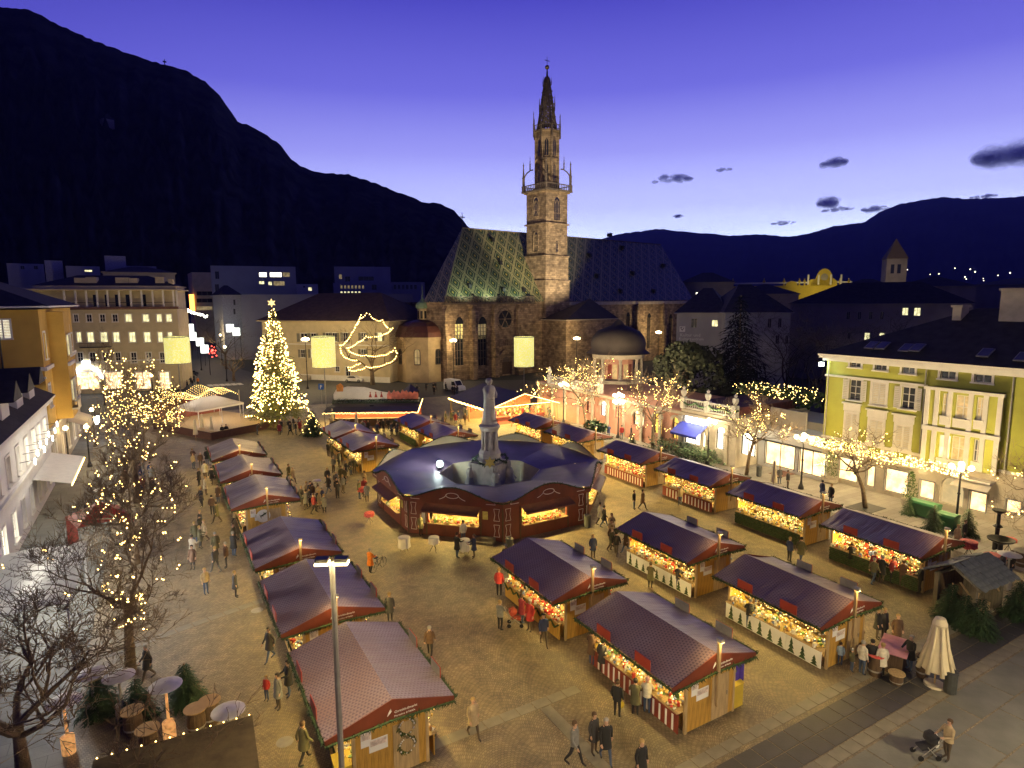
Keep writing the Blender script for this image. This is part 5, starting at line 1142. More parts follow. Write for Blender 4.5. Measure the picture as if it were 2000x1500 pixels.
def stall(x, y, label, roof='warm', goods=0, counter='wood', near=0, right=True, wreath=False, door=True, post=True, group='wooden market stalls with cloth roofs', cab=0):
    s = empty('market_stall', (x, y, 0), random.uniform(-.008, .008), label, 'market stall', group)
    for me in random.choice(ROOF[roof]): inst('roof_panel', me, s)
    inst('frame', FRAME, s); inst('floor_boards', FLOOR, s); inst('garland', GARL, s); inst('shelf', BACK, s)
    for sy in (-1, 1):
        f = inst('gable_fascia', FASC, s, (0, sy*(SL/2+.02), 0), 0 if sy < 0 else pi)
        if sy < 0:
            inst('logo', SWIRL, f, (.35, 0, SE+.12))
            for me, dz in ((TX1, .2), (TX2, .05)):
                o = inst('lettering', me, f, (.05 if me is TX1 else .05, -.024, SE+dz-.05)); o.rotation_euler = (pi/2, 0, 0)
        for k in range(11):
            inst('plank', pk[k % 3], s, (-1.29+.258*k, sy*2.92, .05), 0 if sy < 0 else pi)
    for side in (-1, 1):
        if side == 1 and not right: continue
        g = inst('goods', GOODS[goods][0 if side < 0 else 1], s); tag(g, kind='stuff')
        inst('counter', COUNT[counter if side < 0 else 'wood'], s, (0, 0, 0), 0 if side < 0 else pi)
        inst('lamp_strip', lampm, s, (side*1.15, 0, 2.36))
        for yy in (-1.45, 1.1): inst('sign_board', SIGN, s, (side*(SW/2-.02), yy, SE+.02), 0 if side < 0 else pi)
    if post: inst('light_post', POST, s, (.06, -SL/2-.1, 0))
    if door: inst('door', DOOR, s, (.55, -2.945, 0))
    if near:
        inst('poster', POSTER, s, (-.5, -2.945, 1.5)); inst('poster', POSTER, s, (-.95, -2.943, 1.85), 0, (.55, 1, 1.2))
        if wreath:
            for xx, zz in ((.55, 1.85), (.55, 1.1)): inst('wreath', WREATH, s, (xx, -2.97, zz))
        if cab: inst('cabinet', CAB, s, (cab, -2.6, 0))
    return s
A_ = 'market stall'
stall(6.39, 23.14, 'nearest left row stall behind the tall lamp post, with wreaths on its door', 'warm', 2, 'wood', 1, wreath=True, cab=-1.75, post=False)
stall(6.29, 31.11, 'second nearest stall of the left row, its roof crossed by the lamp post head', 'warm', 0, 'wood', 1)
stall(6.27, 39.16, 'third stall of the left row, beside the person with the bicycle', 'warm', 2, 'wood', 1)
stall(6.16, 50.92, 'left row stall with a round white sign by its lit windows', 'mauve', 0, 'wood', 1)
stall(6.10, 58.95, 'left row stall second from the stage', 'mauve', 2, 'wood')
stall(6.03, 67.08, 'farthest stall of the left row, next to the stage', 'mauve', 0, 'wood')
stall(18.47, 70.9, 'rear stall of the pair in front of the long bar', 'mauve', 0, 'wood', post=True)
stall(18.6, 63.81, 'front stall of the pair in front of the long bar, with a bare wooden gable', 'mauve', 2, 'wood', 1)
stall(27.74, 71.27, 'rear stall of the blue roofed pair left of the statue', 'blue', 2, 'green')
stall(27.9, 63.88, 'front stall of the blue roofed pair left of the statue', 'blue', 1, 'green')
stall(40.26, 63.5, 'stall farthest back in the long right row, near the lit gabled tent', 'blue', 0, 'green', right=False)
stall(40.38, 55.4, 'second farthest stall in the long right row, right of the statue', 'blue', 2, 'green', right=False)
stall(40.12, 45.14, 'right row stall hung with red goods over a red counter', 'blue', 1, 'red', right=False)
stall(40.18, 36.9, 'right row stall with red counter boards halfway along the lit shops', 'blue', 0, 'red', right=False)
stall(40.13, 28.79, 'right row stall with a fir clad counter opposite the slim bare tree', 'blue', 2, 'green', 1, right=False)
stall(39.99, 20.82, 'right row stall with a crumpled shiny roof beside the stone roofed hut', 'blue', 1, 'green', 1, right=False)
stall(27.83, 27.29, 'middle stall with painted firs on its white counter front', 'warm', 0, 'white', 1)
stall(27.87, 19.04, 'stall by the dark paving strip, a pink topped bar at its end', 'warm', 2, 'white', 1)
stall(18.58, 27.41, 'stall in front of the round pavilion with red wares and a pushchair before it', 'warm', 1, 'wood', 1, post=True)
stall(18.77, 19.24, 'foreground stall with blue cloth hanging at its corner and a yellow cabinet', 'warm', 3, 'red', 1, cab=1.8)
tag(MB().box(-.28, -.05, 1.1, -.02, .05, 2.0).box(.02, -.05, 1.0, .26, .05, 1.95).tube((-.35, 0, 2.02), (.35, 0, 2.02), .02, n=4).build('hanging_cloth', M('cloth_violet', (.06, .03, .30), .8, .2, 4, .4, 8), None, (20.85, 16.6, 0)), 'violet blue cloth hanging under the eave at the corner of the foreground stall', 'cloth')
rs_ = MB().lathe([(.001, 0), (.48, 0), (.5, .03)], 20); rsn = rs_.build('round_sign', white_paint, None, (5.9, 47.93, 1.55)); rsn.rotation_euler = (pi/2, 0, 0); tag(rsn, 'round white sign with dark sprig on the gable of a left row stall', 'sign')
b = MB(); spikes(b, (-.2, -.0, .06), (.2, .2, .06), 60, .2, 0, random.Random(3)); o = b.build('sprig', fir_dark, rsn)

# ---- ring shaped pavilion round the monument
OC = (24.5, 46.6)
ringp = empty('ring_pavilion', (*OC, 0), 0, 'eight sided dark red stand with a blue cloth roof around the monument', 'stand')
AP = 9.0; SIDE = 2*AP*math.tan(pi/8); EZ0, EZ1 = 3.0, 3.95
blue_roof = M('ring_roof_cloth', (.14, .095, .135), .42, .4, .35, .25, 1.6, stretch=(1, 1, 1))
rb = {0: MB(), 1: MB()}
def wave(t): return EZ0+(EZ1-EZ0)*.5*(1-cos(2*pi*t))
boardm = M('ring_board', (.125, .026, .015), .55, .25, 2.0, .15, 20, stretch=(1, 1, .3))
for k in range(8):
    ra = k*pi/4+pi/2                          # local -y faces outwards
    # roof segment: outer wavy edge down to the inner well
    ns = 14; b = MB()
    def P_(u, t): 
        ro_, ri = AP+.35, 4.1
        r = ro_*(1-u)+ri*u; half = r*math.tan(pi/8)
        zo = EZ0+.12+(wave(t)-EZ0)*.12; z = zo*(1-u)+2.55*u+.13*sin(pi*u)
        return (half*(2*t-1), -r, z+.012*sin(9*t+k)*sin(pi*u))
    for i in range(6):
        for j in range(ns): b.face([P_(i/6, j/ns), P_(i/6, (j+1)/ns), P_((i+1)/6, (j+1)/ns), P_((i+1)/6, j/ns)])
    b.build('roof_cloth', blue_roof, ringp, rz=ra, smooth=True)
    # fascia
    h = (AP+.36)*math.tan(pi/8); f = MB()
    for j in range(ns):
        t0, t1 = j/ns, (j+1)/ns; f.xprism([(h*(2*t0-1), EZ0-.35), (h*(2*t1-1), EZ0-.35), (h*(2*t1-1), wave(t1)), (h*(2*t0-1), wave(t0))], -AP-.40, -AP-.37)
    fo = f.build('fascia', boardm, ringp, rz=ra)
    f2 = MB()
    for j in range(ns): t0, t1 = j/ns, (j+1)/ns; f2.face([(h*(2*t0-1), -AP-.365, EZ0-.2), (h*(2*t0-1), -AP-.365, wave(t0)-.01), (h*(2*t1-1), -AP-.365, wave(t1)-.01), (h*(2*t1-1), -AP-.365, EZ0-.2)])
    f2.build('fascia_lining', plaster_cream, fo)
    g = MB()
    for j in range(ns): t0, t1 = j/ns, (j+1)/ns; spikes(g, (h*(2*t0-1), -AP-.42, wave(t0)), (h*(2*t1-1), -AP-.42, wave(t1)), 44, .17, 0, random.Random(k*20+j))
    g.build('garland', fir_dark, fo)
    mt_ = MB()
    for sx in (-1, 1):
        for i in range(8):
            a0, a1 = pi*1.1+i*.1, pi*1.1+(i+1)*.1; mt_.tube((sx*(1.5+1.1*cos(a0)), -AP-.415, EZ0+.55+.6*sin(a0)), (sx*(1.5+1.1*cos(a1)), -AP-.415, EZ0+.55+.6*sin(a1)), .022, n=4, cap=False)
        mt_.tube((sx*2.6, -AP-.415, EZ0-.1), (sx*3.3, -AP-.415, EZ0-.1), .022, n=4).tube((sx*3.3, -AP-.415, EZ0-.1), (sx*3.2, -AP-.415, EZ0+.12), .022, n=4)
    for i in range(14):
        a0, a1 = 2*pi*i/14, 2*pi*(i+1)/14; mt_.tube((.5*cos(a0), -AP-.42, EZ0+.33+.2*sin(a0)), (.5*cos(a1), -AP-.42, EZ0+.33+.2*sin(a1)), .022, n=4, cap=False)
    mt_.build('ornament', white_paint, fo)
    # wall with a serving hatch
    hw = SIDE/2
    hole = [-2.1, 1.05, 1.9, 2.35]
    wb = wall_holes(2*hw, EZ0-.2, [hole], -hw, 0, .12, y=-AP)
    wo = wb.build('wall', boardm, ringp, rz=ra)
    for x in (-hw, -2.25, 2.05, hw): MB().box(x-.05, -AP-.05, 0, x+.05, -AP-.002, EZ0-.36).build('post', wood_dark, wo)
    sg = MB()
    for sx in (-1, 1):
        for z in (.35, 1.55):
            cx = sx*(hw-.45); pts = [(cx-.22, z), (cx-.13, z+.45), (cx-.22, z+.9), (cx+.22, z+.9), (cx+.13, z+.45), (cx+.22, z)]
            for p, q in zip(pts, pts[1:]+pts[:1]): sg.tube((p[0], -AP-.02, p[1]), (q[0], -AP-.02, q[1]), .018, n=4, cap=False)
    sg.build('painted_motif', white_paint, wo)
    MB().face([(-2.3, -AP-.02, 2.55), (2.1, -AP-.02, 2.55), (2.1, -AP-.95, 2.2), (-2.3, -AP-.95, 2.2)]).face([(-2.3, -AP-.95, 2.2), (2.1, -AP-.95, 2.2), (2.1, -AP-.95, 2.06), (-2.3, -AP-.95, 2.06)]).build('flap', M('flap_brown', (.10, .035, .03), .6), wo)
    cb_ = MB().box(-2.1, -AP-.3, .98, 1.9, -AP+1.0, 1.04); co = cb_.build('counter', wood_pale, wo)
    MB().box(-2.4, -AP+1.6, .05, 2.2, -AP+1.66, 2.6).build('back_wall', wood_pale, wo)
    rnd = random.Random(k+40); gm = MB()
    for i in range(130):
        c = (rnd.uniform(-2, 1.8), -AP+rnd.uniform(-.2, .9), 1.08+rnd.uniform(0, .12)); r = rnd.uniform(.03, .1); m = rnd.choice([0, 0, 1, 2, 2, 3, 4])
        gm.obox(c, r, r, r*rnd.uniform(.5, 1.6), rnd.random(), m) if rnd.random() < .6 else gm.octa(c, r, m)
    for i in range(60): gm.obox((rnd.uniform(-2.2, 2.0), -AP+1.5, rnd.uniform(1.2, 2.2)), rnd.uniform(.04, .12), .05, rnd.uniform(.04, .12), 0, rnd.choice([0, 2, 3, 4]))
    gm.build('goods', PAL, wo, kind='stuff')
    MB().box(-1.9, -AP+.42, 2.36, 1.7, -AP+.52, 2.40, 0).face([(-1.9, -AP+.37, 2.355), (-1.9, -AP+.57, 2.355), (1.7, -AP+.57, 2.355), (1.7, -AP+.37, 2.355)], 1).build('lamp_strip', [metal_grey, strip_lamp], wo)
    if k in (4, 5): 
        MB().box(2.2, -AP-.03, 1.6, 2.6, -AP-.004, 2.2).build('notice', M('paper_yellow', (.6, .55, .15), .7), wo); MB().box(-2.62, -AP-.03, .9, -2.34, -AP-.004, 1.9).build('notice', white_paint, wo)
    # canvas hung round the inner well
    hi = 4.1*math.tan(pi/8); MB().face([(-hi, -4.1, .2), (hi, -4.1, .2), (hi, -4.1, 2.55), (-hi, -4.1, 2.55)]).tube((-hi, -4.1, 2.56), (hi, -4.1, 2.56), .05, n=5).build('canvas', cream_cloth, ringp, rz=ra)
    if k == 3:
        tr = MB().lathe([(.04, 0), (.45, .15), (.02, 1.5)], 7, (-hw+.9, -AP-.5, .4)); tr.build('small_fir', fir_dark, wo)
    if k == 5: MB().box(1.6, -AP-.9, 0, 3.2, -AP-.1, .18).box(1.6, -AP-.55, .18, 3.2, -AP-.1, .36).build('steps', wood_grey, wo)
# floodlight on the inner rim
fl = empty('floodlight', (20.9, 49.3, 2.75), 0, 'blazing cool floodlight on the rim of the blue ring roof', 'floodlight')
MB().box(-.25, -.25, 0, .25, .25, .18).tube((0, 0, -.3), (0, 0, 0), .05, n=5).build('housing', metal_dark, fl)
MB().ball((0, 0, .40), .30, 10, 6).build('lens', EM('flood_white', (.85, 1, .95), 700, True), fl)
# ---- monument
mon = empty('monument', (*OC, 0), pi*.15, 'pale stone monument with a robed figure on a columned pedestal', 'statue')
ms = M('marble', (.44, .41, .36), .8, .25, 1.6, .3, 8)
MB().prism(ring(3.4, 8), 0, .35).prism(ring(2.8, 8), .35, .7).prism(ring(2.2, 8), .7, 1.0).build('steps', ms, mon)
MB().lathe([(1.1, 1.0), (1.5, 1.15), (1.55, 1.5), (1.35, 1.45), (.5, 1.3)], 16, (1.2, -1.9, -.3)).build('basin', ms, mon)
MB().box(-1.15, -1.15, 1.0, 1.15, 1.15, 3.3).box(-1.3, -1.3, 3.3, 1.3, 1.3, 3.5).box(-.8, -1.2, 1.6, .8, -1.151, 2.9).build('plinth', ms, mon)
for a in (-2.2, -.9, .6, 2.2):
    x, y = 1.7*cos(a), 1.7*sin(a); MB().lathe([(.5, 1.0), (.55, 1.6), (.35, 2.1), (.42, 2.5), (.3, 2.85), (.12, 2.95), (.2, 3.15), (.16, 3.4), (.02, 3.5)], 9, (x, y, 0)).tube((x+.3, y, 2.3), (x+.5, y-.4, 1.8), .12).build('lion', ms, mon)
MB().lathe([(1.05, 3.5), (1.15, 3.7), (.95, 3.9), (1.0, 4.3), (.8, 4.6)], 10).build('pedestal_foot', ms, mon)
MB().lathe([(.5, 4.6), (.5, 6.3)], 10).build('shaft', ms, mon)
for k in range(8): a = k*pi/4; MB().lathe([(.17, 4.6), (.13, 4.75), (.12, 6.1), (.17, 6.3)], 7, (.62*cos(a), .62*sin(a), 0)).build('column', ms, mon)
MB().lathe([(.78, 6.3), (.85, 6.45), (.95, 6.6), (.95, 6.75), (.7, 6.9), (.65, 7.15)], 12).build('capital', ms, mon)
fg = MB(); nseg = 20; prof = [(.66, 7.15), (.64, 7.4), (.56, 8.2), (.52, 8.9), (.56, 9.5), (.60, 9.9), (.50, 10.15), (.22, 10.25), (.16, 10.36)]
base_ = len(fg.v)
for j, (r, z) in enumerate(prof):
    for i in range(nseg):
        a = 2*pi*i/nseg; fold = 1+.13*sin(8*a+.4*j)*(1 if j < 6 else .2); fg.v.append((r*fold*cos(a)*1.0, r*fold*sin(a)*.78, z))
for j in range(len(prof)-1):
    for i in range(nseg): i2 = (i+1) % nseg; fg.f.append((base_+j*nseg+i, base_+j*nseg+i2, base_+(j+1)*nseg+i2, base_+(j+1)*nseg+i)); fg.m.append(0)
fg.ball((0, -.03, 10.55), .25, 10, 8, 0, 1.2).octa((0, -.28, 10.53), .06).lathe([(.30, 10.5), (.31, 10.66), (.22, 10.83), (.02, 10.88)], 10).path([(.5, -.1, 9.9), (.62, -.3, 9.4), (.3, -.52, 9.2)], [.15, .14, .1], 7).path([(-.5, -.1, 9.9), (-.62, -.3, 9.4), (-.2, -.55, 9.1)], [.15, .14, .1], 7)
fg.build('figure', ms, mon, smooth=True)
wr = MB()
for a0 in range(16):
    a, a2 = 2*pi*a0/16, 2*pi*(a0+1)/16; spikes(wr, (1.5*cos(a), 1.5*sin(a), 3.75+.25*cos(4*a)), (1.5*cos(a2), 1.5*sin(a2), 3.75+.25*cos(4*a2)), 60, .3, 0, random.Random(a0))
tag(wr.build('wreath', fir_dark, None, (*OC, 0)), 'thick fir garland wound round the foot of the monument', 'garland')
stb = MB(); pts = []
for i in range(12): r = .52 if i % 2 == 0 else .27; pts.append((r*sin(i*pi/6), r*cos(i*pi/6)))
stb.xprism(pts, -.05, .05); stb.face([(p[0]*.98, -.052, p[1]*.98) for p in pts], 0)
d_ = Vector((-OC[0], -OC[1], 0)).normalized(); tag(stb.build('star', M('star_gold', (.72, .58, .14), .5, .1, 3), None, (OC[0]+d_.x*1.75, OC[1]+d_.y*1.75, 3.85), math.atan2(-d_.x, d_.y)+pi), 'yellow six pointed star hung on the monument garland', 'star')

# ---- long bar with a painted backboard
bar = empty('long_bar', (20.0, 86.4, 0), R(-28), 'long bar hung with lights under a dark awning and a fir topped painted board', 'stand')
MB().box(0, 0, 2.7, 12.5, 5, 2.85).face([(-.2, -2.2, 2.45), (12.7, -2.2, 2.45), (12.7, 0, 2.85), (-.2, 0, 2.85)]).build('awning', M('awning_dark', (.05, .045, .05), .6), bar)
MB().box(0, .2, 0, 12.5, .35, 1.1).box(-.1, -.1, 1.1, 12.6, .6, 1.16).build('counter', wood_dark, bar); MB().box(0, 3.5, 0, 12.5, 3.6, 2.7).build('back_wall', red_paint, bar)
MB().box(.5, 1.6, 2.62, 12, 1.72, 2.66, 0).face([(.5, 1.55, 2.61), (.5, 1.77, 2.61), (12, 1.77, 2.61), (12, 1.55, 2.61)], 1).build('lamp_strip', [metal_grey, strip_lamp], bar)
for x in (0, 4.1, 8.3, 12.5): MB().tube((x, -2.1, 0), (x, -2.1, 2.5), .05).build('post', wood_dark, bar)
lb = MB()
for k in range(110): lb.octa((-.2+12.9*k/109, -2.25, 2.38+random.uniform(-.12, .04)), .045)
for k in range(40): lb.octa((12.75, -2.2+6*k/40, 2.4+.9*k/40), .05)
lb.build('string_light', bulb_warm, bar, kind='stuff')
red_glow = EM('bulb_red', (1, .12, .05), 8, False); rb_ = MB()
for k in range(46): rb_.octa((3+7*k/45, -2.2, 2.2+random.uniform(-.08, .05)), .04)
rb_.build('red_string_light', red_glow, bar, kind='stuff')
hb = MB(); hb.xprism([(0, 3.0), (12.4, 3.0), (12.4, 3.6), (9, 4.2), (7, 4.5), (4.5, 5.2), (2.0, 5.3), (.4, 4.9), (0, 4.2)], 3.0, 3.12); hill_ = hb.build('painted_board', white_cloth, bar)
rf_ = MB()
for k, (x, z, s) in enumerate(((8.2, 3.9, 1), (8.9, 4.1, .9), (9.5, 3.9, 1), (10.1, 4.2, .8), (10.7, 4, .95), (11.3, 3.9, .9), (11.8, 4, .8))): rf_.xprism([(x-.5*s, z-.7), (x+.5*s, z-.7), (x+.55*s, z+.1), (x+.3*s, z+.55*s), (x+.1, z+.3), (x-.2*s, z+.75*s), (x-.5*s, z+.2)], 2.9, 2.97)
rf_.build('painted_figure', M('figure_red', (.70, .22, .16), .7, .3, 2), hill_)
rf_ = MB().xprism([(.5, 4.6), (1.4, 4.6), (1.5, 5.4), (1.1, 5.8), (.5, 5.5)], 2.9, 2.97); rf_.build('painted_figure', M('figure_orange', (.62, .25, .05), .7), hill_)
for x in (5.3, 6.1, 6.9): MB().xprism([(x-.22, 3.7), (x+.22, 3.7), (x+.05, 4.3), (x-.05, 4.3)], 2.9, 2.95).lathe([(.001, 4.3), (.1, 4.38), (.1, 4.45), (.001, 4.52)], 6, (x, 2.92, 0)).build('painted_figure', red_bright, hill_)
gb_ = MB()
for z in (2.95, 3.15, 3.35): spikes(gb_, (-.1, 2.7, z), (12.8, 2.5, z), 40, .42, 0, random.Random(int(z*100)))
gb_.build('fir_branches', fir_green, bar)
spot('board_floodlight', (Matrix.Translation((20.0, 86.4, 0)) @ Matrix.Rotation(R(-28), 4, 'Z')) @ Vector((6, .4, 3.05)), (Matrix.Translation((20.0, 86.4, 0)) @ Matrix.Rotation(R(-28), 4, 'Z')) @ Vector((6.2, 3, 4.2)), 140, (1, .85, .6), R(150), .8, .2)
MB().box(5.7, .25, 2.86, 6.3, .5, 3.0).build('floodlight', metal_dark, bar)
hutb = MB().box(-1, -1, 0, 1, 1, 2.2, 0).lathe([(1.5, 2.2), (.02, 3.4)], 4, m=1, a0=pi/4); q = G(806, 792); tag(hutb.build('kiosk', [wood_dark, M('roof_blue', (.05, .05, .12), .6)], None, (q.x+.5, q.y+2, 0), .2), 'small dark kiosk with a pointed roof at the right end of the long bar', 'kiosk')

# ---- lit gabled tent beyond the monument
tn = empty('gabled_tent', (44.0, 79.4, 0), 0, 'large gabled market tent edged with lights beyond the monument', 'tent')
hx, hy, he, hr = 5.9, 6.4, 2.75, 4.55
tc = M('tent_roof', (.07, .065, .07), .55, .2, .6)
MB().face([(-hx, -hy, he), (0, -hy, hr), (0, hy, hr), (-hx, hy, he)][::-1]).face([(0, -hy, hr), (hx, -hy, he), (hx, hy, he), (0, hy, hr)][::-1]).build('roof', tc, tn)
MB().xprism([(-1.2, he+.15), (1.2, he+.15), (1.2, hr-.4), (0, hr-.05), (-1.2, hr-.4)], -hy+.4, -hy+.45).build('gable_sign', M('sign_orange', (.6, .22, .05), .6), tn)
for x, y in ((-hx+.3, -hy+.2), (-2, -hy+.2), (2, -hy+.2), (hx-.3, -hy+.2), (-hx+.3, 0), (-hx+.3, hy-.2), (hx-.3, hy-.2)): MB().box(x-.1, y-.1, 0, x+.1, y+.1, he).build('post', wood_pale, tn)
MB().box(-hx+1.2, -hy+2.2, 0, hx-1.2, -hy+2.5, 1.05).box(-hx+1.2, -hy+2, 1.05, hx-1.2, -hy+2.8, 1.1).build('counter', red_paint, tn); MB().box(-hx+1, 2, 0, hx-1, 2.1, 2.6).build('back_wall', red_cloth, tn)
MB().box(-hx+.6, -.06, 2.66, hx-.6, .06, 2.7, 0).face([(-hx+.6, -.1, 2.655), (-hx+.6, .1, 2.655), (hx-.6, .1, 2.655), (hx-.6, -.1, 2.655)], 1).face([(-hx+.6, -hy+1.4, 2.655), (-hx+.6, -hy+1.6, 2.655), (hx-.6, -hy+1.6, 2.655), (hx-.6, -hy+1.4, 2.655)], 1).build('lamp_strip', [metal_grey, strip_lamp], tn)
sl2 = MB()
for k in range(60): t = k/59; sl2.octa((-hx+hx*t, -hy-.06, he+(hr-he)*t-.06), .055).octa((hx*t, -hy-.06, hr+(he-hr)*t-.06), .055)
for k in range(90): sl2.octa((-hx-.05, -hy+2*hy*k/89, he-.1+random.uniform(-.18, .05)), .075)
sl2.build('string_light', bulb_warm, tn, kind='stuff')
rnd = random.Random(77); gm = MB()
for i in range(160): gm.obox((rnd.uniform(-hx+1.4, hx-1.4), rnd.choice([-hy+2.3, 1.8])+rnd.uniform(0, .2), rnd.uniform(1.15, 2.4)), rnd.uniform(.05, .16), .06, rnd.uniform(.05, .2), 0, rnd.choice([1, 1, 2, 0, 3]))
gm.build('goods', PAL, tn, kind='stuff')

# ---- stage with a white canopy
sg_o = G(412, 845, 1.0); sg_a = math.atan2(G(542, 820, 1).y-sg_o.y, G(542, 820, 1).x-sg_o.x)
stg = empty('stage', (sg_o.x, sg_o.y, 0), sg_a, 'red draped stage with a net of lights beside the glowing fir', 'stage')
MB().box(0, 0, .9, 10.2, 14, 1.0).build('floor', wood_pale, stg)
for k in range(13): MB().box(.004, .02+.77*k, 1.001, 10.19, .02+.77*k+.75, 1.02).build('plank', wood_pale, stg)
MB().box(0, -.06, 0, 10.2, 0, .98).box(-.06, 0, 0, 0, 14, .98).build('skirt', M('skirt_dark', (.06, .02, .015), .7), stg)
MB().box(0, 13.6, 1, 10, 13.7, 3.6).build('backdrop', red_cloth, stg)
ln = MB()
for i in range(30):
    for j in range(16):
        x = -.3+9.0*i/29; y = 7.2+6.6*j/15; ln.octa((x, y, 4.6+.5*sin(i*.35)+.3*sin(j*.5)), .035)
for j in range(30): ln.octa((-.1, 7+6*j/29, 2.0+2.6*(j % 5)/5), .04); ln.octa((-.15, 7.0, 1.0+3.8*j/29), .04)
ln.build('light_net', bulb_warm, stg, kind='stuff')
for x, y in ((-.1, 7), (-.1, 13.6), (8.8, 13.6), (8.8, 7)): MB().tube((x, y, 1), (x, y, 4.9), .06).build('pole', metal_grey, stg)
cn = empty('white_canopy', (0, 0, 0), 0); q = Matrix.Translation((sg_o.x, sg_o.y, 0)) @ Matrix.Rotation(sg_a, 4, 'Z') @ Vector((4.3, 7.2, 1.02)); cn.location = q; cn.rotation_euler = (0, 0, sg_a+.1)
tag(cn, 'white pitched canopy tent glowing on the stage', 'canopy')
b = MB(); hw_ = 3.6
for (a, c) in (((-hw_, -2.6), (hw_, -2.6)), ((hw_, -2.6), (hw_, 2.6)), ((hw_, 2.6), (-hw_, 2.6)), ((-hw_, 2.6), (-hw_, -2.6))):
    b.face([(a[0], a[1], 2.3), (c[0], c[1], 2.3), (c[0]*.3, c[1]*.1, 3.5), (a[0]*.3, a[1]*.1, 3.5)]).face([(a[0], a[1], 2.05), (c[0], c[1], 2.05), (c[0], c[1], 2.3), (a[0], a[1], 2.3)])
b.face([(-hw_*.3, -.26, 3.5), (hw_*.3, -.26, 3.5), (hw_*.3, .26, 3.5), (-hw_*.3, .26, 3.5)]); b.build('roof_cloth', tent_cloth, cn)
for x in (-hw_+.1, 0, hw_-.1):
    for y in (-2.5, 2.5): MB().tube((x, y, 0), (x, y, 2.3), .04).build('leg', white_paint, cn)
MB().box(-2.5, -.05, 2.25, 2.5, .05, 2.3).build('lamp_strip', EM('strip_pink', (1, .86, .72), 420, True), cn)

# ---- stone roofed hut with little firs
ht = empty('stone_roofed_hut', (38.55, 15.6, 0), R(-3), 'rough timber hut with a roof of stone slabs beside the nearest right row stall', 'hut')
for x in (-1.3, 1.3):
    for y in (-.95, .95): MB().box(x-.11, y-.11, 0, x+.11, y+.11, 2.1).build('post', wood_grey, ht)
MB().box(-1.45, -1.06, 2.0, 1.45, -.9, 2.14).box(-1.45, .9, 2.0, 1.45, 1.06, 2.14).build('beam', wood_grey, ht)
for k in range(9): MB().box(-1.28+.29*k, .84, .1, -1.01+.29*k, .88, 2.0).build('plank', wood_dark, ht)
for k in range(6): MB().box(1.22, -.82+.28*k, .1, 1.26, -.56+.28*k, 2.0).build('plank', wood_grey, ht)
for a, c in (((-1.2, -.95, 1.25), (-.5, -.95, 2.0)), ((1.2, -.95, 1.25), (.5, -.95, 2.0)), ((-1.3, -.85, 1.3), (-1.3, -.2, 2.0)), ((1.3, -.85, .3), (1.3, .85, 1.9))): MB().tube(a, c, .06, n=4).build('brace', wood_pale, ht)
MB().box(-1.25, -1.0, .75, .3, -.3, .82).box(-1.25, -1.0, .35, .3, -.94, .75).build('counter', wood_pale, ht)
MB().box(1.27, -.6, 1.1, 1.285, -.4, 1.45).box(1.27, .2, 1.3, 1.285, .5, 1.7).build('notice', white_paint, ht)
sm = M('stone_shingle', (.15, .17, .165), .8, .3, 2.5, .3, 14); shm = [MB().box(-.17, -.25, 0, .17, .25, .035+.01*i).mesh('shingle', sm) for i in range(3)]
slp = math.atan2(.85, 1.35)
rfh = MB().face([(-1.8, -1.45, 2.1), (1.75, -1.45, 2.1), (1.75, 0, 3.0), (-1.8, 0, 3.0)]).face([(-1.8, 0, 3.0), (1.75, 0, 3.0), (1.75, 1.45, 2.1), (-1.8, 1.45, 2.1)]).build('roof', wood_dark, ht)
rnd = random.Random(9)
for sy in (-1, 1):
    for j in range(5):
        for i in range(11):
            t = .08+.19*j; y = sy*(1.5-1.5*t); z = 2.1+.9*t+.05+.012*(j % 2)
            o = inst('shingle', rnd.choice(shm), rfh, (-1.66+.33*i+rnd.uniform(-.04, .04), y+rnd.uniform(-.05, .05), z)); o.rotation_euler = (-sy*(slp-.07), rnd.uniform(-.04, .04), rnd.uniform(-.12, .12))
MB().tube((-1.8, -1.45, 2.05), (-1.8, 0, 2.97), .07, n=4).tube((1.75, -1.45, 2.05), (1.75, 0, 2.97), .07, n=4).tube((1.75, 1.45, 2.05), (1.75, 0, 2.97), .07, n=4).build('bargeboard', wood_grey, rfh)
# ================================================================== lamps
def lamp(x, y, h, label, arms=4, globe=.21, tiers=1, group='globe street lamps', gm=None):
    o = empty('street_lamp', (x, y, 0), 0, label, 'street lamp', group)
    MB().lathe([(.26, 0), (.24, .25), (.13, .5), (.09, .8), (.075, h*.6), (.055, h)], 10).lathe([(.11, h*.55), (.11, h*.57)], 8).build('pole', metal_dark, o)
    k_ = [(0, 0, h+.2)]
    am = MB()
    for t in range(tiers):
        for i in range(arms):
            a = 2*pi*i/arms+.4; r = .62; z = h-.25-.8*t
            am.path([(0, 0, z-.2), (r*.6*cos(a), r*.6*sin(a), z-.25), (r*cos(a), r*sin(a), z)], .03, 5); k_.append((r*cos(a), r*sin(a), z+globe))
    am.build('arm', metal_dark, o)
    me = MB().ball((0, 0, 0), globe, 9, 6).mesh('globe', gm or globe_lamp, True)
    for p in k_: inst('globe', me, o, p)
    return o
lamp(50.1, 60, 5.5, 'two tiered globe lamp blazing before the pink arcade', 4, .21, 2, gm=globe_strong)
lamp(49.7, 44.8, 4.7, 'globe lamp glaring beside the blue awning', gm=globe_strong)
lamp(50.7, 34.5, 4.9, 'globe lamp before the white shop windows')
lamp(52.1, 22.3, 4.8, 'globe lamp in front of the green house archway')
lamp(49.6, 71.5, 5.6, 'globe lamp behind the gabled tent, left of the arcade', gm=globe_strong)
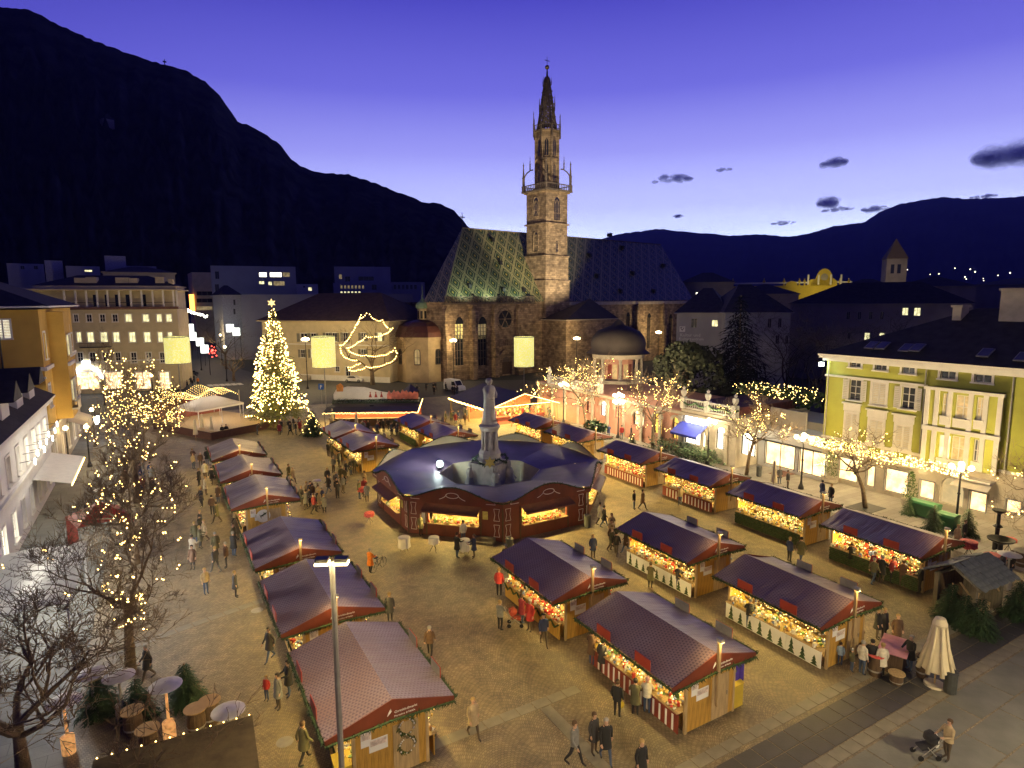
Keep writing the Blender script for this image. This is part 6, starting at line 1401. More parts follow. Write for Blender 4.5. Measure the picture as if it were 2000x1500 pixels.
q = G(887, 750); lamp(q.x, q.y, ZD(665, math.hypot(q.x, q.y), 890), 'tall three armed lamp at the cathedral wall beside the white van', 4, .26, gm=globe_dim)
def wallD(px, d):
    lo, hi = 60, 200
    for _ in range(40):
        D = (lo+hi)/2; q = AZ(px, D); y = -(q.x-CP[0])*sin(CZ)+(q.y-CP[1])*cos(CZ)
        if y > d: hi = D
        else: lo = D
    return D
Da, Db = wallD(1127, -13.5), wallD(1288, -5.0)
q = AZ(1127, Da); lamp(q.x, q.y, ZD(661, Da, 1127), 'high lamp between the sacristy and the domed pavilion', 4, .26, gm=globe_dim)
q = AZ(1288, Db); lamp(q.x, q.y, ZD(649, Db, 1288), 'high lamp right of the dome, before the nave wall', 4, .26, gm=globe_dim)
q = AZ(592, 130); lamp(q.x, q.y, ZD(663, 130, 592), 'lamp right of the glowing fir, before the cream post office', 4, .28)
for px, py, h_, l in ((136, 915, 4.2, 'globe lamp at the foot of the ochre building'), (176, 912, 4.2, 'globe lamp right of the one by the ochre building'), (186, 872, 4.4, 'globe lamp farther along the left lane'), (146, 850, 4.4, 'globe lamp at the shop front of the ochre building'), (205, 792, 4.6, 'added globe lamp lighting the cream building, before its glowing arch'), (300, 786, 4.6, 'added globe lamp lighting the cream building, before its middle shop windows')):  # last two lamps are added to brighten the cream facade
    q = G(px, py); lamp(q.x, q.y, h_, l, 0, .24)
_m = ray(667, 1490); _m.z = 0; _m = _m.normalized()*19.4
for mx_, my_, l in ((_m.x, _m.y, 'tall plain pole with floodlights standing before the nearest left stall'), (9.3, 4.4, 'unseen floodlight pole added on the near edge of the square'), (28.0, 0.5, 'unseen floodlight pole added on the near right edge of the square')):  # last two masts are unseen, added to light near paving and gables
    hm_ = ZD(1093, 19.4, 646) if my_ > 10 else 8.2; pl = empty('light_mast', (mx_, my_, hm_-8.2), 0, l, 'light mast')
    MB().lathe([(.14, 8.2-hm_), (.13, 8.8-hm_), (.10, 8.9-hm_), (.085, 8.0), (.07, 8.15)], 10).build('pole', metal_grey, pl)
    for a in (-.5, 2.7): MB().obox((.3*cos(a), .3*sin(a), 8.2), .2, .14, .07, a, 0).build('lamp_head', metal_dark, pl); MB().obox((.3*cos(a), .3*sin(a), 8.09), .215, .155, .035, a, 0).build('lens', EM('mast_lens', (1, .74, .34), 1100) if my_ > 10 else EM('mast_lens_strong', (1, .78, .42), 2900), pl)
def lantern(px, x, y, z0, z1, r, label):
    o = empty('cylinder_lantern', (x, y, 0), 0, label, 'lantern', 'giant patterned cylinder lanterns on poles')
    MB().tube((0, 0, 0), (0, 0, z1-.3), .09, n=8).build('pole', metal_grey, o)
    m = EM('lantern_skin', (1, .97, .42), 1.3, True)
    if not m.get('done'):
        N_, L_, b = nodes_of(m); c = N_.new('ShaderNodeTexCoord'); v = N_.new('ShaderNodeTexVoronoi'); v.inputs['Scale'].default_value = 4.6; L_.new(c.outputs['Object'], v.inputs['Vector'])
        r_ = ramp(N_, [(.30, (1, .97, .45)), (.42, (.55, .49, .12))]); L_.new(v.outputs['Distance'], r_.inputs[0]); L_.new(r_.outputs[0], b.inputs['Emission Color']); m['done'] = 1
    MB().lathe([(r, z0), (r, z1)], 24).build('shade', m, o, smooth=True)
    MB().lathe([(.01, z1-.05), (r*.97, z1-.12)], 24).lathe([(r*.97, z0+.05), (.01, z0+.1)], 24).build('lid', M('lid_green', (.25, .42, .15), .7), o)
    MB().lathe([(r+.02, z1-.08), (r+.02, z1+.05)], 24).build('hoop', metal_grey, o); MB().lathe([(r+.02, z0), (r+.02, z0+.1)], 24).build('hoop', metal_grey, o)
    for a in range(4): MB().box(.3*cos(a*pi/2)*3-.35, .3*sin(a*pi/2)*3-.35, z0+(z1-z0)*.62, .3*cos(a*pi/2)*3+.35, .3*sin(a*pi/2)*3+.35, z0+(z1-z0)*.75).build('tube_lamp', sign_white, o)
for px, D, l in ((432, 150, 'street lamp near the zebra crossing'), (383, 178, 'street lamp on the left kerb of the far street'), (425, 205, 'street lamp farther up the far street')):
    q = AZ(px, D); lamp(q.x, q.y, 7.5, l, 0, .3)
lantern(338, *AZ(338, 112).xy, ZD(710, 112, 338), ZD(658, 112, 338), 1.83, 'giant pale yellow cylinder lantern before the cream corner building')
lantern(635, 23.0, 100.9, 6.95, 11.95, 1.83, 'giant pale yellow cylinder lantern between the glowing fir and the light outlined tree')
lantern(1023, *AZ(1023, 108).xy, ZD(716, 108, 1023), ZD(658, 108, 1023), 1.75, 'giant pale yellow cylinder lantern hung before the cathedral portal')
sq = EM('street_lantern', (.95, 1, .9), 2.6, True)
for i, (px, py, D, side) in enumerate(((392, 682, 165, 'left'), (384, 668, 190, 'left'), (370, 657, 215, 'left'), (366, 641, 250, 'left'), (445, 641, 200, 'right'), (457, 648, 178, 'right'), (440, 628, 240, 'right'))):
    p = AZ(px, D); z = ZD(py, D, px); s = D*.0052
    o = empty('street_lantern', (p.x, p.y, 0), 0, 'white square lantern over the %s kerb of the far street, %s in line' % (side, ('nearest', 'second', 'third', 'farthest', 'farther', 'nearest', 'farthest')[i]), 'lantern', 'white lanterns along the %s of the far street' % side)
    MB().lathe([(s, -s*1.1), (s, s*1.1)], 10).build('shade', sq, o, (0, 0, z)); MB().tube((s, 0, 0), (s, 0, z), .06, n=5).build('pole', metal_dark, o)
red_l = EM('red_light', (1, .08, .05), 7, False); orange_l = EM('orange_light', (1, .35, .06), 5, False)
p = AZ(408, 190); b = MB()
for k in range(14): a = k*.9; b.octa((.4*k*.25*cos(a), 0, ZD(672, 190)+.12*k*sin(a)*1.2), .22)
tag(b.build('neon_ornament', red_l, None, p), 'red glowing ornament hanging over the street lanterns', 'ornament')
p = AZ(374, 300); tag(MB().box(-.9, -.5, 0, .9, .5, 7).build('lit_column', orange_l, None, (p.x, p.y, ZD(607, 300, 374))), 'orange lit vertical sign at the end of the street', 'sign')
b = MB()
for k in range(40):
    t = k/39; px = 362+40*t; D = 290-120*t; p = AZ(px+random.uniform(-2, 2), D); b.octa((p.x, p.y, ZD(606+13*t+random.uniform(-2, 2), D, px)), .42*(1-.5*t))
tag(b.build('street_lights', EM('bulb_street', (1, .95, .75), 9, False), None), 'string of white lights hung across the far street', 'light string')

# ================================================================== trees
def bare_tree(name, loc, h, spread, seed, label, group, mat=None, trunk_h=.3, r0=.17, lean=(0, 0), depth=5, kids=3, bulbs=0, blabel=None, bgroup=None, bsize=.05, droop=0, bzone=(0.2, 1.0), twigs=1.0, R=None):
    rnd = random.Random(seed); mat = mat or bark; root = empty(name, loc, 0, label, 'tree', group)
    tb, cb = MB(), MB(); tips = []; lines = []
    rmin = .013 if h < 9.5 else .017
    def grow(p, d, ln, r, dep):
        r = max(r, rmin)
        n = 4 if dep > 2 else 3 if dep > 0 else 2; pts = [p]; q = p.copy(); dd = d.copy()
        for i in range(n):
            dd = (dd+Vector((rnd.uniform(-1, 1), rnd.uniform(-1, 1), rnd.uniform(-.7, .8)-droop*(dep < 2)))*(.26 if dep > 1 else .34)).normalized()
            q = q+dd*ln/n; pts.append(q.copy())
        cb.path(pts, [max(rmin*.7, r*(1-.55*i/n)) for i in range(n+1)], 5 if dep > 3 else 4 if dep > 2 else 3, cap=False)
        if dep <= 3: lines.append(pts)
        if dep == 0: tips.append(q.copy()); return
        k = kids+(1 if rnd.random() < .4 else 0)
        if dep <= 2: k = int(k*twigs+.5)
        for i in range(k):
            t = rnd.uniform(.35, 1.0) if i else 1.0; j = min(n, max(1, int(t*n+.5))); s = pts[j]
            ax = Vector((rnd.uniform(-1, 1), rnd.uniform(-1, 1), rnd.uniform(-.35, .75))).normalized()
            nd = (dd*.75+ax*.85).normalized(); grow(s, nd, ln*rnd.uniform(.55, .82), r*.5*rnd.uniform(.8, 1.1), dep-1)
    th = h*trunk_h; tp = [Vector((0, 0, 0)), Vector((lean[0]*.3, lean[1]*.3, th*.5)), Vector((lean[0], lean[1], th))]
    tb.path([(0, 0, -.05)]+[tuple(v) for v in tp[1:]], [r0*1.35, r0*1.05, r0*.9], 9).build('trunk', mat, root, smooth=True)
    nl = 5
    for i in range(nl):
        a = 2*pi*i/nl+rnd.random(); up = rnd.uniform(.6, 1.3) if i else 2.2
        d = Vector((cos(a)*spread, sin(a)*spread, up)).normalized(); grow(tp[2]-Vector((0, 0, .1+.12*i)), d, (h-th)*rnd.uniform(.46, .58), r0*.62, depth-1)
    zs = sorted(v[2] for v in cb.v); rs = sorted(math.hypot(v[0]-lean[0], v[1]-lean[1]) for v in cb.v); kz = (h-th)/(zs[int(len(zs)*.995)]-th); kr = (R/rs[int(len(rs)*.97)]) if R else 1
    sc = lambda v: (lean[0]+(v[0]-lean[0])*kr, lean[1]+(v[1]-lean[1])*kr, th+(v[2]-th)*(kz if v[2] > th else 1))
    cb.v = [sc(v) for v in cb.v]; lines = [[Vector(sc(p)) for p in l] for l in lines]
    cb.build('crown', mat, root)
    if bulbs:
        bb = MB(); wire = 0; cand = [l for l in lines if bzone[0]*h < l[-1].z < bzone[1]*h]; made = 0
        while made < bulbs and cand:
            l = rnd.choice(cand)
            if bulbs > 300:
                bb.octa(tuple(rnd.choice(l)+Vector((rnd.uniform(-.1, .1), rnd.uniform(-.1, .1), .03))), bsize*rnd.uniform(.7, 1.25)); made += 1; continue
            for a, b in zip(l[:-1], l[1:]):
                m = max(1, int((b-a).length/.42+rnd.random()))
                for k in range(m): 
                    bb.octa(tuple(a.lerp(b, k/m)+Vector((rnd.uniform(-.04, .04), rnd.uniform(-.04, .04), .03))), bsize*rnd.uniform(.7, 1.25)); made += 1
        o = empty('fairy_lights', loc, 0, blabel, 'fairy lights', bgroup or 'fairy lights in the bare trees'); bb.build('bulbs', bulb_warm, o, kind='stuff')
    return root
gL = 'bare trees along the left lane'; gR = 'bare trees before the lit shops'
bare_tree('bare_tree', (-2.6, 62, 0), 14.0, 1.15, 21, 'farthest bare tree of the left lane, thick with bulbs before the cream building', gL, bark, .28, .24, bulbs=620, blabel='dense warm bulbs over the farthest tree of the left lane', bsize=.045, bzone=(.42, 1), depth=6, kids=3, twigs=1.25, R=4.7)
bare_tree('bare_tree', (-2.4, 47, 0), 9.6, 1.2, 22, 'middle bare tree of the left lane, loops of bulbs in its crown', gL, bark, .3, .22, bulbs=130, blabel='loose loops of bulbs in the middle tree of the left lane', bsize=.042, bzone=(.35, 1), depth=6, kids=3, twigs=1.25, R=4.2)
bare_tree('bare_tree', (-2.3, 33, 0), 9.0, 1.25, 23, 'nearest lit bare tree of the left lane, bulbs running down its trunk', gL, bark, .38, .2, lean=(.2, .2), bulbs=120, blabel='scattered bulbs in the nearest lit tree of the left lane', bsize=.04, bzone=(.2, .95), depth=6, kids=3, twigs=1.25, R=4.1)
bare_tree('bare_tree', (-5.6, 27.5, 0), 6.6, 1.4, 28, 'dark unlit bare tree at the bottom left corner, before the white canopy', gL, bark, .3, .2, depth=6, kids=3, twigs=.9, R=5.2)
bare_tree('bare_tree', (-1.2, 22.0, 0), 4.2, .9, 29, 'low thin bare shrub tree beside the dark kiosk roof', gL, wood_dark, .2, .06, depth=5, kids=2, twigs=1.2)
bare_tree('bare_tree', (48.5, 64.6, 0), 10.4, 1.25, 31, 'lit bare tree behind the long right row, left of the two tiered lamp', gR, bark_lit, .38, .15, lean=(-.5, .2), bulbs=260, blabel='bulbs in the bare tree left of the two tiered lamp', bsize=.05, R=4.6, twigs=1.3)
bare_tree('bare_tree', (49.2, 52.7, 0), 9.7, 1.25, 32, 'lit bare tree standing between the two tiered lamp and the blue awning', gR, bark_lit, .38, .16, bulbs=280, blabel='bulbs in the bare tree before the pink arcade', bsize=.05, R=4.3, twigs=1.3)
bare_tree('bare_tree', (50.2, 40.2, 0), 8.5, 1.1, 33, 'lit bare tree with a curved trunk right of the blue awning', gR, bark_lit, .45, .15, lean=(.2, -.6), bulbs=200, blabel='bulbs in the curved bare tree right of the blue awning', bsize=.045, R=3.8, twigs=1.3)
bare_tree('bare_tree', (50.6, 28.4, 0), 6.6, 1.05, 34, 'slim leaning bare tree before the green house', gR, bark_lit, .48, .15, lean=(.1, 1.2), bulbs=170, blabel='bulbs in the slim leaning tree before the green house', bsize=.042, R=3.4)
bare_tree('bare_tree', (52.6, 15.5, 0), 8.0, 1.4, 35, 'big bare tree reaching in at the far right before the green house', gR, bark, .3, .2, lean=(-.6, .8), bulbs=170, blabel='bulbs in the big bare tree at the far right', bsize=.045, R=4.2, twigs=1.4)
bare_tree('bare_tree', (58.5, 80.0, 0), 8.0, 1.2, 36, 'lit bare tree left of the arcade, before the cathedral portal', gR, bark_lit, .35, .16, bulbs=230, blabel='bulbs in the tree before the cathedral portal', bsize=.06, R=4.5)
q = MB().box(-1.3, -1.0, 0.012, 1.3, 1.0, .03); tag(q.build('tree_grate', metal_dark, None, (50.6, 28.4, 0)), 'dark square grate round the slim leaning tree', 'tree grate')
# tree with a fir drawn in lights
ot = bare_tree('bare_tree', (38.5, 125.9, 0), 14.8, .95, 41, 'tall bare tree outlined with lights into the shape of a fir', 'trees near the cathedral', bark, .22, .42, depth=6, kids=2, twigs=1.2)
oo = empty('outline_lights', (38.5, 125.9, 0), -math.atan2(38.5, 125.9), 'zigzag chain of bulbs drawing a fir shape on a bare tree', 'fairy lights'); bb = MB()
def chain(pts, n):
    ph = [LP((38.5, 125.9), -math.atan2(38.5, 125.9), px, py, -2.0) for px, py in pts]
    for (a, c), (d, e) in zip(ph[:-1], ph[1:]):
        m = max(2, int(math.hypot(d-a, e-c)/.36))
        for k in range(m): t = k/m; bb.octa((a+(d-a)*t, -2+random.uniform(-.1, .1), c+(e-c)*t-.25*sin(pi*t)), .115)
chain([(716, 612), (703, 622), (697, 634), (690, 640)], 0); chain([(722, 614), (733, 624), (747, 625), (757, 640), (767, 641), (750, 653), (728, 657), (715, 657), (700, 668), (678, 680), (690, 690), (715, 694), (745, 694), (762, 688), (771, 680)], 0)
chain([(705, 615), (695, 635), (687, 650), (676, 667), (664, 675), (667, 690), (678, 700), (700, 703)], 0); chain([(771, 680), (776, 690), (770, 702), (755, 710), (733, 716), (715, 716), (700, 722), (683, 723), (680, 718), (696, 712), (707, 706)], 0)
bb.build('bulbs', bulb_warm, oo, kind='stuff')
def fir_mesh(h, r, seed, levels, per, sp, mat, rr=.1, skirt=.06):
    rnd = random.Random(seed); b = MB()
    b.tube((0, 0, 0), (0, 0, h*.98), r*.06+.03, .02, 6, 1)
    for i in range(levels):
        t = i/levels; z = h*(skirt+(1-skirt)*t); rad = r*(1-t)**.85+.05; n = max(5, int(per*(1-t*.75)))
        for k in range(n):
            a = 2*pi*k/n+i*.7+rnd.uniform(-.2, .2); L_ = rad*rnd.uniform(.62, 1.15); dz = -L_*.28+rnd.uniform(-.05, .05)*h*.1
            p0_ = Vector((0, 0, z)); p1 = Vector((L_*cos(a), L_*sin(a), z+dz)); pm = p0_.lerp(p1, .55)+Vector((0, 0, L_*.10))
            for pa, pb in ((p0_.lerp(pm, .3), pm), (pm, p1)):
                m = max(2, int((pb-pa).length*sp))
                for j in range(m):
                    c = pa.lerp(pb, (j+rnd.random())/m); d = (pb-pa).normalized(); s = Vector((-d.y, d.x, 0)).normalized()*(1 if j % 2 else -1)
                    e = c+(d*.8+s*rnd.uniform(.5, 1)+Vector((0, 0, rnd.uniform(-.35, .15))))*rr*rnd.uniform(.8, 1.5); w = d*rr*.30
                    b.face([c-w, c+w, e], 0)
    return b.mesh('foliage', [mat, bark])
xm = G(544, 828); XT = (xm.x, xm.y, 0); xh = 17.0
xt = empty('christmas_tree', XT, 0, 'huge fir covered in glowing lights beside the stage', 'christmas tree')
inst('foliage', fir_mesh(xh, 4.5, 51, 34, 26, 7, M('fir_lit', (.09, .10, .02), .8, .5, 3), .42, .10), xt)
xl_ = empty('fairy_lights', XT, 0, 'countless warm bulbs wound round the huge fir', 'fairy lights'); bb = MB(); rnd = random.Random(5)
for i in range(900):
    t = 1-math.sqrt(rnd.random())*.93; t = max(.04, min(t, .985)); a = rnd.random()*2*pi; r = (4.5*(1-t)**.85)*rnd.uniform(.70, 1.04)*(.93+.12*sin(3*a+9*t)+.06*sin(7*a-14*t))+.05
    if sin(2*a+11*t)+sin(5*a-17*t)*.8 > .75: continue
    bb.octa((r*cos(a), r*sin(a), xh*(.155+.845*t)-.28*r), rnd.uniform(.045, .095))
for lv in range(13):
    t = lv/13; R_ = 4.5*(1-t)**.85
    for k in range(int(34*(1-t))+4):
        a = 2*pi*k/(int(34*(1-t))+4)+lv; 
        if sin(a*2+lv*1.7) > -.1: R2 = R_*(.95+.1*sin(3*a+9*t)); bb.octa((R2*cos(a), R2*sin(a), xh*(.16+.84*t)-.27*R_+.25*sin(4*a+lv)), .085)
bb.build('bulbs', bulb_tree, xl_, kind='stuff')
stt = MB(); pts = []
for i in range(12): r = .62 if i % 2 == 0 else .28; pts.append((r*sin(i*pi/6), r*cos(i*pi/6)))
stt.xprism(pts, -.06, .06); tag(stt.build('tree_star', EM('star_glow', (1, .7, .25), 2), None, (XT[0], XT[1], xh+.35), -.15), 'glowing star on the tip of the huge fir', 'star')
SF = fir_mesh(1.0, .42, 61, 18, 18, 42, fir_green, .075, .03); SFD = fir_mesh(1.0, .47, 62, 18, 19, 44, fir_dark, .085, .02)
def small_fir(px, py, h, label, dark=False, group='small cut firs'):
    q = G(px, py); o = empty('fir_tree', q, random.random()*6, label, 'fir tree', group); inst('foliage', SFD if dark else SF, o, sc=(h, h, h)); return o
small_fir(610, 850, 3.4, 'dark fir with a few white lights before the pair of stalls by the stage', True); 
b = MB(); q = G(610, 850)
for i in range(50): t = random.random(); a = random.random()*6; r = 1.5*(1-t); b.octa((r*cos(a), r*sin(a), .3+3*t), .05)
tag(b.build('fairy_lights', bulb_warm, None, q), 'few white bulbs on the dark fir near the stage', 'fairy lights', 'fairy lights in the bare trees')
for px, py, h, l in ((1855, 1208, 2.1, 'leftmost of the firs in front of the stone roofed hut'), (1882, 1225, 1.9, 'middle fir in front of the stone roofed hut'), (1912, 1238, 2.0, 'rightmost of the firs in front of the stone roofed hut'), (1988, 1205, 2.2, 'fir at the right edge beyond the stone roofed hut'), (1775, 1005, 1.7, 'fir left of the green bins before the green house'), (1822, 1035, 2.0, 'fir between the green bins and the lamp'), (1888, 1045, 2.1, 'fir right of the lamp, behind the laid round table'), (365, 1372, 1.9, 'fir with bulbs right of the tallest mushroom heater'), (195, 1392, 2.0, 'fir between the two round mirrors of the lower left terrace'), (270, 1400, 1.8, 'fir beside the lit barrel table at the lower left'), (1235, 870, 1.5, 'fir behind the long right row near the two tiered lamp'), (1450, 905, 1.4, 'fir by the green bin beside the hedge of cut firs')): small_fir(px, py, h, l, py > 1180)
hd = MB(); rnd = random.Random(8)
for i in range(1500):
    t = rnd.random(); c = G(1290+120*t, 875+32*t); c = c+Vector((rnd.uniform(-2.4, .2), rnd.uniform(-1.2, 1.2), rnd.uniform(.1, 1.5))); d = Vector((rnd.uniform(-1, 1), rnd.uniform(-1, 1), rnd.uniform(-.5, .5))).normalized()*.42; s = d.cross(Vector((0, 0, 1))).normalized()*.09; hd.face([c-s, c+s, c+d])
tag(hd.build('fir_branches', fir_green, None), 'heap of cut fir branches behind the long right row, before the blue awning', 'fir branches', kind='stuff')
def bush(name, px, py, D, w, h, label, mat, n=900, seed=1, leaf=.3, cat='shrub', z0=None):
    rnd = random.Random(seed); p = AZ(px, D); b = MB(); z = ZD(py, D, px) if z0 is None else z0
    lob = [(rnd.uniform(-.6, .6)*w/2, rnd.uniform(-.4, .4)*w/2, rnd.uniform(.25, .7)*h, rnd.uniform(.35, .6)) for _ in range(9)]
    for i in range(n):
        l = rnd.choice(lob); v = Vector((rnd.gauss(0, 1), rnd.gauss(0, 1), rnd.gauss(0, 1))).normalized()*rnd.uniform(.75, 1.05); c = Vector((l[0]+v.x*l[3]*w/2, l[1]+v.y*l[3]*w/2, max(.05, l[2]+v.z*l[3]*h/2)))
        d = Vector((rnd.uniform(-1, 1), rnd.uniform(-1, 1), rnd.uniform(-1, 1))).normalized()*leaf; s = d.cross(Vector((rnd.random(), rnd.random(), rnd.random()))).normalized()*leaf*.6; b.face([c-s, c+d, c+s, c-d*.7])
    o = empty(name, (p.x, p.y, z), 0, label, cat); b.build('foliage', mat, o, kind='stuff'); MB().tube((0, 0, 0), (0, 0, h*.5), w*.03, n=6).build('trunk', bark, o); return o
bush('evergreen_shrub', 1345, 735, 88, 11, 7.5, 'broad dark evergreen bush right of the domed pavilion', M('evergreen', (.022, .028, .012), .9, .5, 2), 2200, 3, .4, z0=5)
bush('evergreen_shrub', 1165, 850, 78, 3, 2.5, 'dark bush behind the long right row near the first lit tree', fir_dark, 500, 4, .25, z0=0)
cd = empty('cedar_tree', AZ(1448, 92), 0, 'large black cedar rising above the terrace', 'tree')
inst('foliage', fir_mesh(ZD(572, 92, 1448), 6.6, 71, 34, 22, 4.2, M('cedar_needles', (.010, .013, .008), .95, .5, 2), .75, .12), cd)
for i, (px, D, h, l) in enumerate(((1545, 105, 17, 'tall bare tree right of the cedar'), (1585, 98, 16, 'bare tree midway between the cedar and the green roof'), (1620, 92, 15.5, 'bare tree close behind the corner of the green roof'), (1720, 118, 15.5, 'wide bare tree before the long building with lit windows'), (1500, 98, 13.5, 'bare tree in the lap of the cedar'))):
    bare_tree('bare_tree', AZ(px, D), h, .6, 80+i, l, 'dark bare trees behind the terrace', M('bark_dark', (.05, .038, .028), .9, .4, 3), .25, .2, depth=6, kids=2, twigs=1.0)
for i, (px, D, h, l) in enumerate(((432, 178, 14, 'bare street tree on the right pavement of the far street'), (446, 150, 8, 'small bare tree by the street corner of the post office'))):
    bare_tree('bare_tree', AZ(px, D), h, .9, 90+i, l, 'trees near the cathedral', bark, .3, .25, depth=5, kids=2)
bare_tree('bare_tree', G(780, 742), 4.0, 1.2, 95, 'low leafless shrub at the foot of the domed chapel', 'trees near the cathedral', bark, .1, .06, depth=5, kids=2)
bare_tree('bare_tree', AZ(1065, 96), 6.5, 1.2, 96, 'bare tree under the hanging lantern beside the portal', 'trees near the cathedral', bark_lit, .3, .12, depth=5, kids=3, bulbs=110, blabel='bulbs in the small tree under the hanging lantern', bsize=.07)

# ================================================================== furniture of the square
def put(name, px, py, b, mats, label, cat, group=None, rz=0, kids=(), smooth=False):
    q = G(px, py); o = empty(name, (q.x, q.y, 0), rz, label, cat, group)
    b.build(kids[0] if kids else 'body', mats, o, smooth=smooth); return o
um = put('closed_parasol', 1825, 1338, MB().lathe([(.02, 3.3), (.2, 3.25), (.3, 3.0), (.24, 2.8), (.34, 2.2), (.48, 1.5), (.62, .9), (.6, .85), (.05, 1.2)], 16, a0=.2), cream_cloth, 'tall cream parasol folded shut at the dark paving strip', 'parasol', kids=('canopy',))
fo = MB()
for k in range(8): a = k*pi/4; fo.path([(.28*cos(a), .28*sin(a), 2.9), (.42*cos(a), .42*sin(a), 1.9), (.72*cos(a), .72*sin(a), .78)], [.04, .07, .10], 5)
fo.build('fold', cream_cloth, um, smooth=True); MB().tube((0, 0, 0), (0, 0, 3.3), .04, n=8).build('pole', wood_pale, um); MB().lathe([(.001, .1), (.42, .1), (.45, 0)], 14).build('base', stone_beige, um)
binb = lambda: MB().lathe([(.24, 0), (.26, .05), (.26, .9), (.28, .92), (.28, 1.0), (.2, 1.02), (.001, .95)], 12)
for px, py, l in ((1855, 1352, 'round metal litter bin beside the folded parasol'), (995, 1078, 'round metal litter bin at the front corner of the ring pavilion'), (1147, 1030, 'round metal litter bin at the steps of the ring pavilion'), (1482, 930, 'round litter bin under the curved bare tree')): put('litter_bin', px, py, binb(), M('bin_metal', (.07, .075, .075), .5, .2, 4, metal=.3), l, 'litter bin', 'round litter bins', kids=('drum',))
def cloth_table(px, py, r, h, mat, label, group, drop=.75, name='high_table'):
    q = G(px, py); o = empty(name, (q.x, q.y, 0), random.random(), label, 'table', group); b = MB(); n = 24; rows = [(.01, h), (r*.98, h), (r*1.02, h-.03), (r*.95, h-drop*.5), (r*1.0, h-drop)]
    base = len(b.v)
    for j, (rr, z) in enumerate(rows):
        for i in range(n): a = 2*pi*i/n; k = 1+(.10*sin(6*a)+.04*sin(11*a))*max(0, j-1)/3; b.v.append((rr*k*cos(a), rr*k*sin(a), z+(.05*sin(6*a+1) if j == 4 else 0)))
    for j in range(len(rows)-1):
        for i in range(n): i2 = (i+1) % n; b.f.append((base+j*n+i, base+j*n+i2, base+(j+1)*n+i2, base+(j+1)*n+i)); b.m.append(0)
    b.build('tablecloth', mat, o, smooth=True)
    for k in range(3): a = k*2*pi/3; MB().tube((.32*cos(a), .32*sin(a), 0), (-.2*cos(a), -.2*sin(a), h-.1), .018, n=5).build('leg', metal_dark, o)
    return o
cloth_table(790, 1078, .42, 1.1, white_cloth, 'high table draped in white, left of the ring pavilion front', 'high tables with white cloths'); cloth_table(848, 1078, .38, 1.1, white_cloth, 'high table in white with a bare top, middle of the pavilion front', 'high tables with white cloths', .45); cloth_table(908, 1083, .36, 1.1, white_cloth, 'high white table between the standing couple', 'high tables with white cloths', .8)
redc = M('cloth_red_pattern', (.60, .10, .09), .75, .4, 8)
cloth_table(722, 1022, .38, .9, redc, 'low table under a bright red cloth left of the ring pavilion', 'tables under red cloths', .3); cloth_table(708, 975, .38, 1.1, redc, 'tall table under a red cloth near the pavilion corner', 'tables under red cloths', .35)
cloth_table(1890, 1085, .5, 1.05, redc, 'laid table under a red cloth behind the shiny roofed stall', 'tables under red cloths', .45)
cloth_table(1968, 1080, .45, 1.05, redc, 'round red topped table by the fountain bowl', 'tables under red cloths', .2)
for px, py, l in ((620, 960, 'round table among the drinkers beside the left row'), (612, 990, 'second round table nearer the left row stall')): cloth_table(px, py, .4, 1.1, white_cloth, l, 'tables of the drinkers by the left row', .12)
def barrel(px, py, top, label, group='barrel tables', h=1.0, r=.36):
    o = put('barrel_table', px, py, MB().lathe([(r*.8, 0), (r, h*.3), (r, h*.65), (r*.82, h), (.001, h)], 14), wood_dark, label, 'barrel', group, kids=('cask',)); MB().lathe([(r*1.25, h), (r*1.25, h+.04), (.001, h+.05)], 16).build('top', top, o); MB().lathe([(r*.99, h*.25), (r*1.02, h*.3), (r*.99, h*.35)], 14).build('hoop', metal_grey, o); return o
barrel(1940, 1118, redc, 'dark cask with a red top in front of the fountain bowl', h=1.1, r=.5); barrel(1708, 1318, redc, 'cask with a round red top at the end of the pink bar', r=.3); barrel(1750, 1335, wood_pale, 'low basket topped cask beside the pink bar', h=.5, r=.28); barrel(1995, 1105, metal_grey, 'cask at the right edge beside the fountain', r=.42)
lit_top = EM('table_glow', (.7, .42, .16), .12, True, .5, 4)  # wooden tops: lamplight falling on them put in as a faint glow
for px, py, l in ((385, 1428, 'lit orange barrel table right of the tallest mushroom heater'), (262, 1432, 'lit orange barrel table at the middle of the lower left terrace'), (292, 1470, 'lit orange lamp box beside the dark kiosk roof'), (412, 1412, 'barrel table nearest the left stalls on the terrace')): barrel(px, py, lit_top, l, 'lit barrel tables of the lower left terrace', 1.0, .36)
def heater(px, py, label, h=2.2, lit=True):
    o = put('patio_heater', px, py, MB().lathe([(.24, 0), (.24, .7), (.06, .78), (.05, h-.35), (.13, h-.3), (.13, h-.05)], 12), EM('heater_glow', (1, .48, .16), .7, True, .75, 5, dark=(.3, .12, .04)) if lit else metal_grey, label, 'patio heater', 'mushroom patio heaters on the lower left terrace', kids=('column',))
    MB().lathe([(.62, h-.02), (.6, h), (.3, h+.1), (.02, h+.14)], 18).build('reflector', M('steel_bright', (.62, .60, .56), .38, .15, 3, metal=.3), o); return o
heater(332, 1440, 'tallest mushroom heater with a bright tilted steel hat', 2.3); heater(135, 1470, 'glowing mushroom heater left among the bare twigs', 2.2); heater(186, 1400, 'mushroom heater with round steel hat left of the small fir', 2.0, False); heater(240, 1405, 'mushroom heater with round steel hat right of the small fir', 2.0, False); heater(205, 925+80, 'mushroom heater under the middle tree of the left lane', 2.2, False); heater(1965, 1150, 'mushroom heater right of the stone roofed hut', 2.2, False); heater(905/2+0, 1480, 'heater hidden by the kiosk at the lower left', 2.0, False)
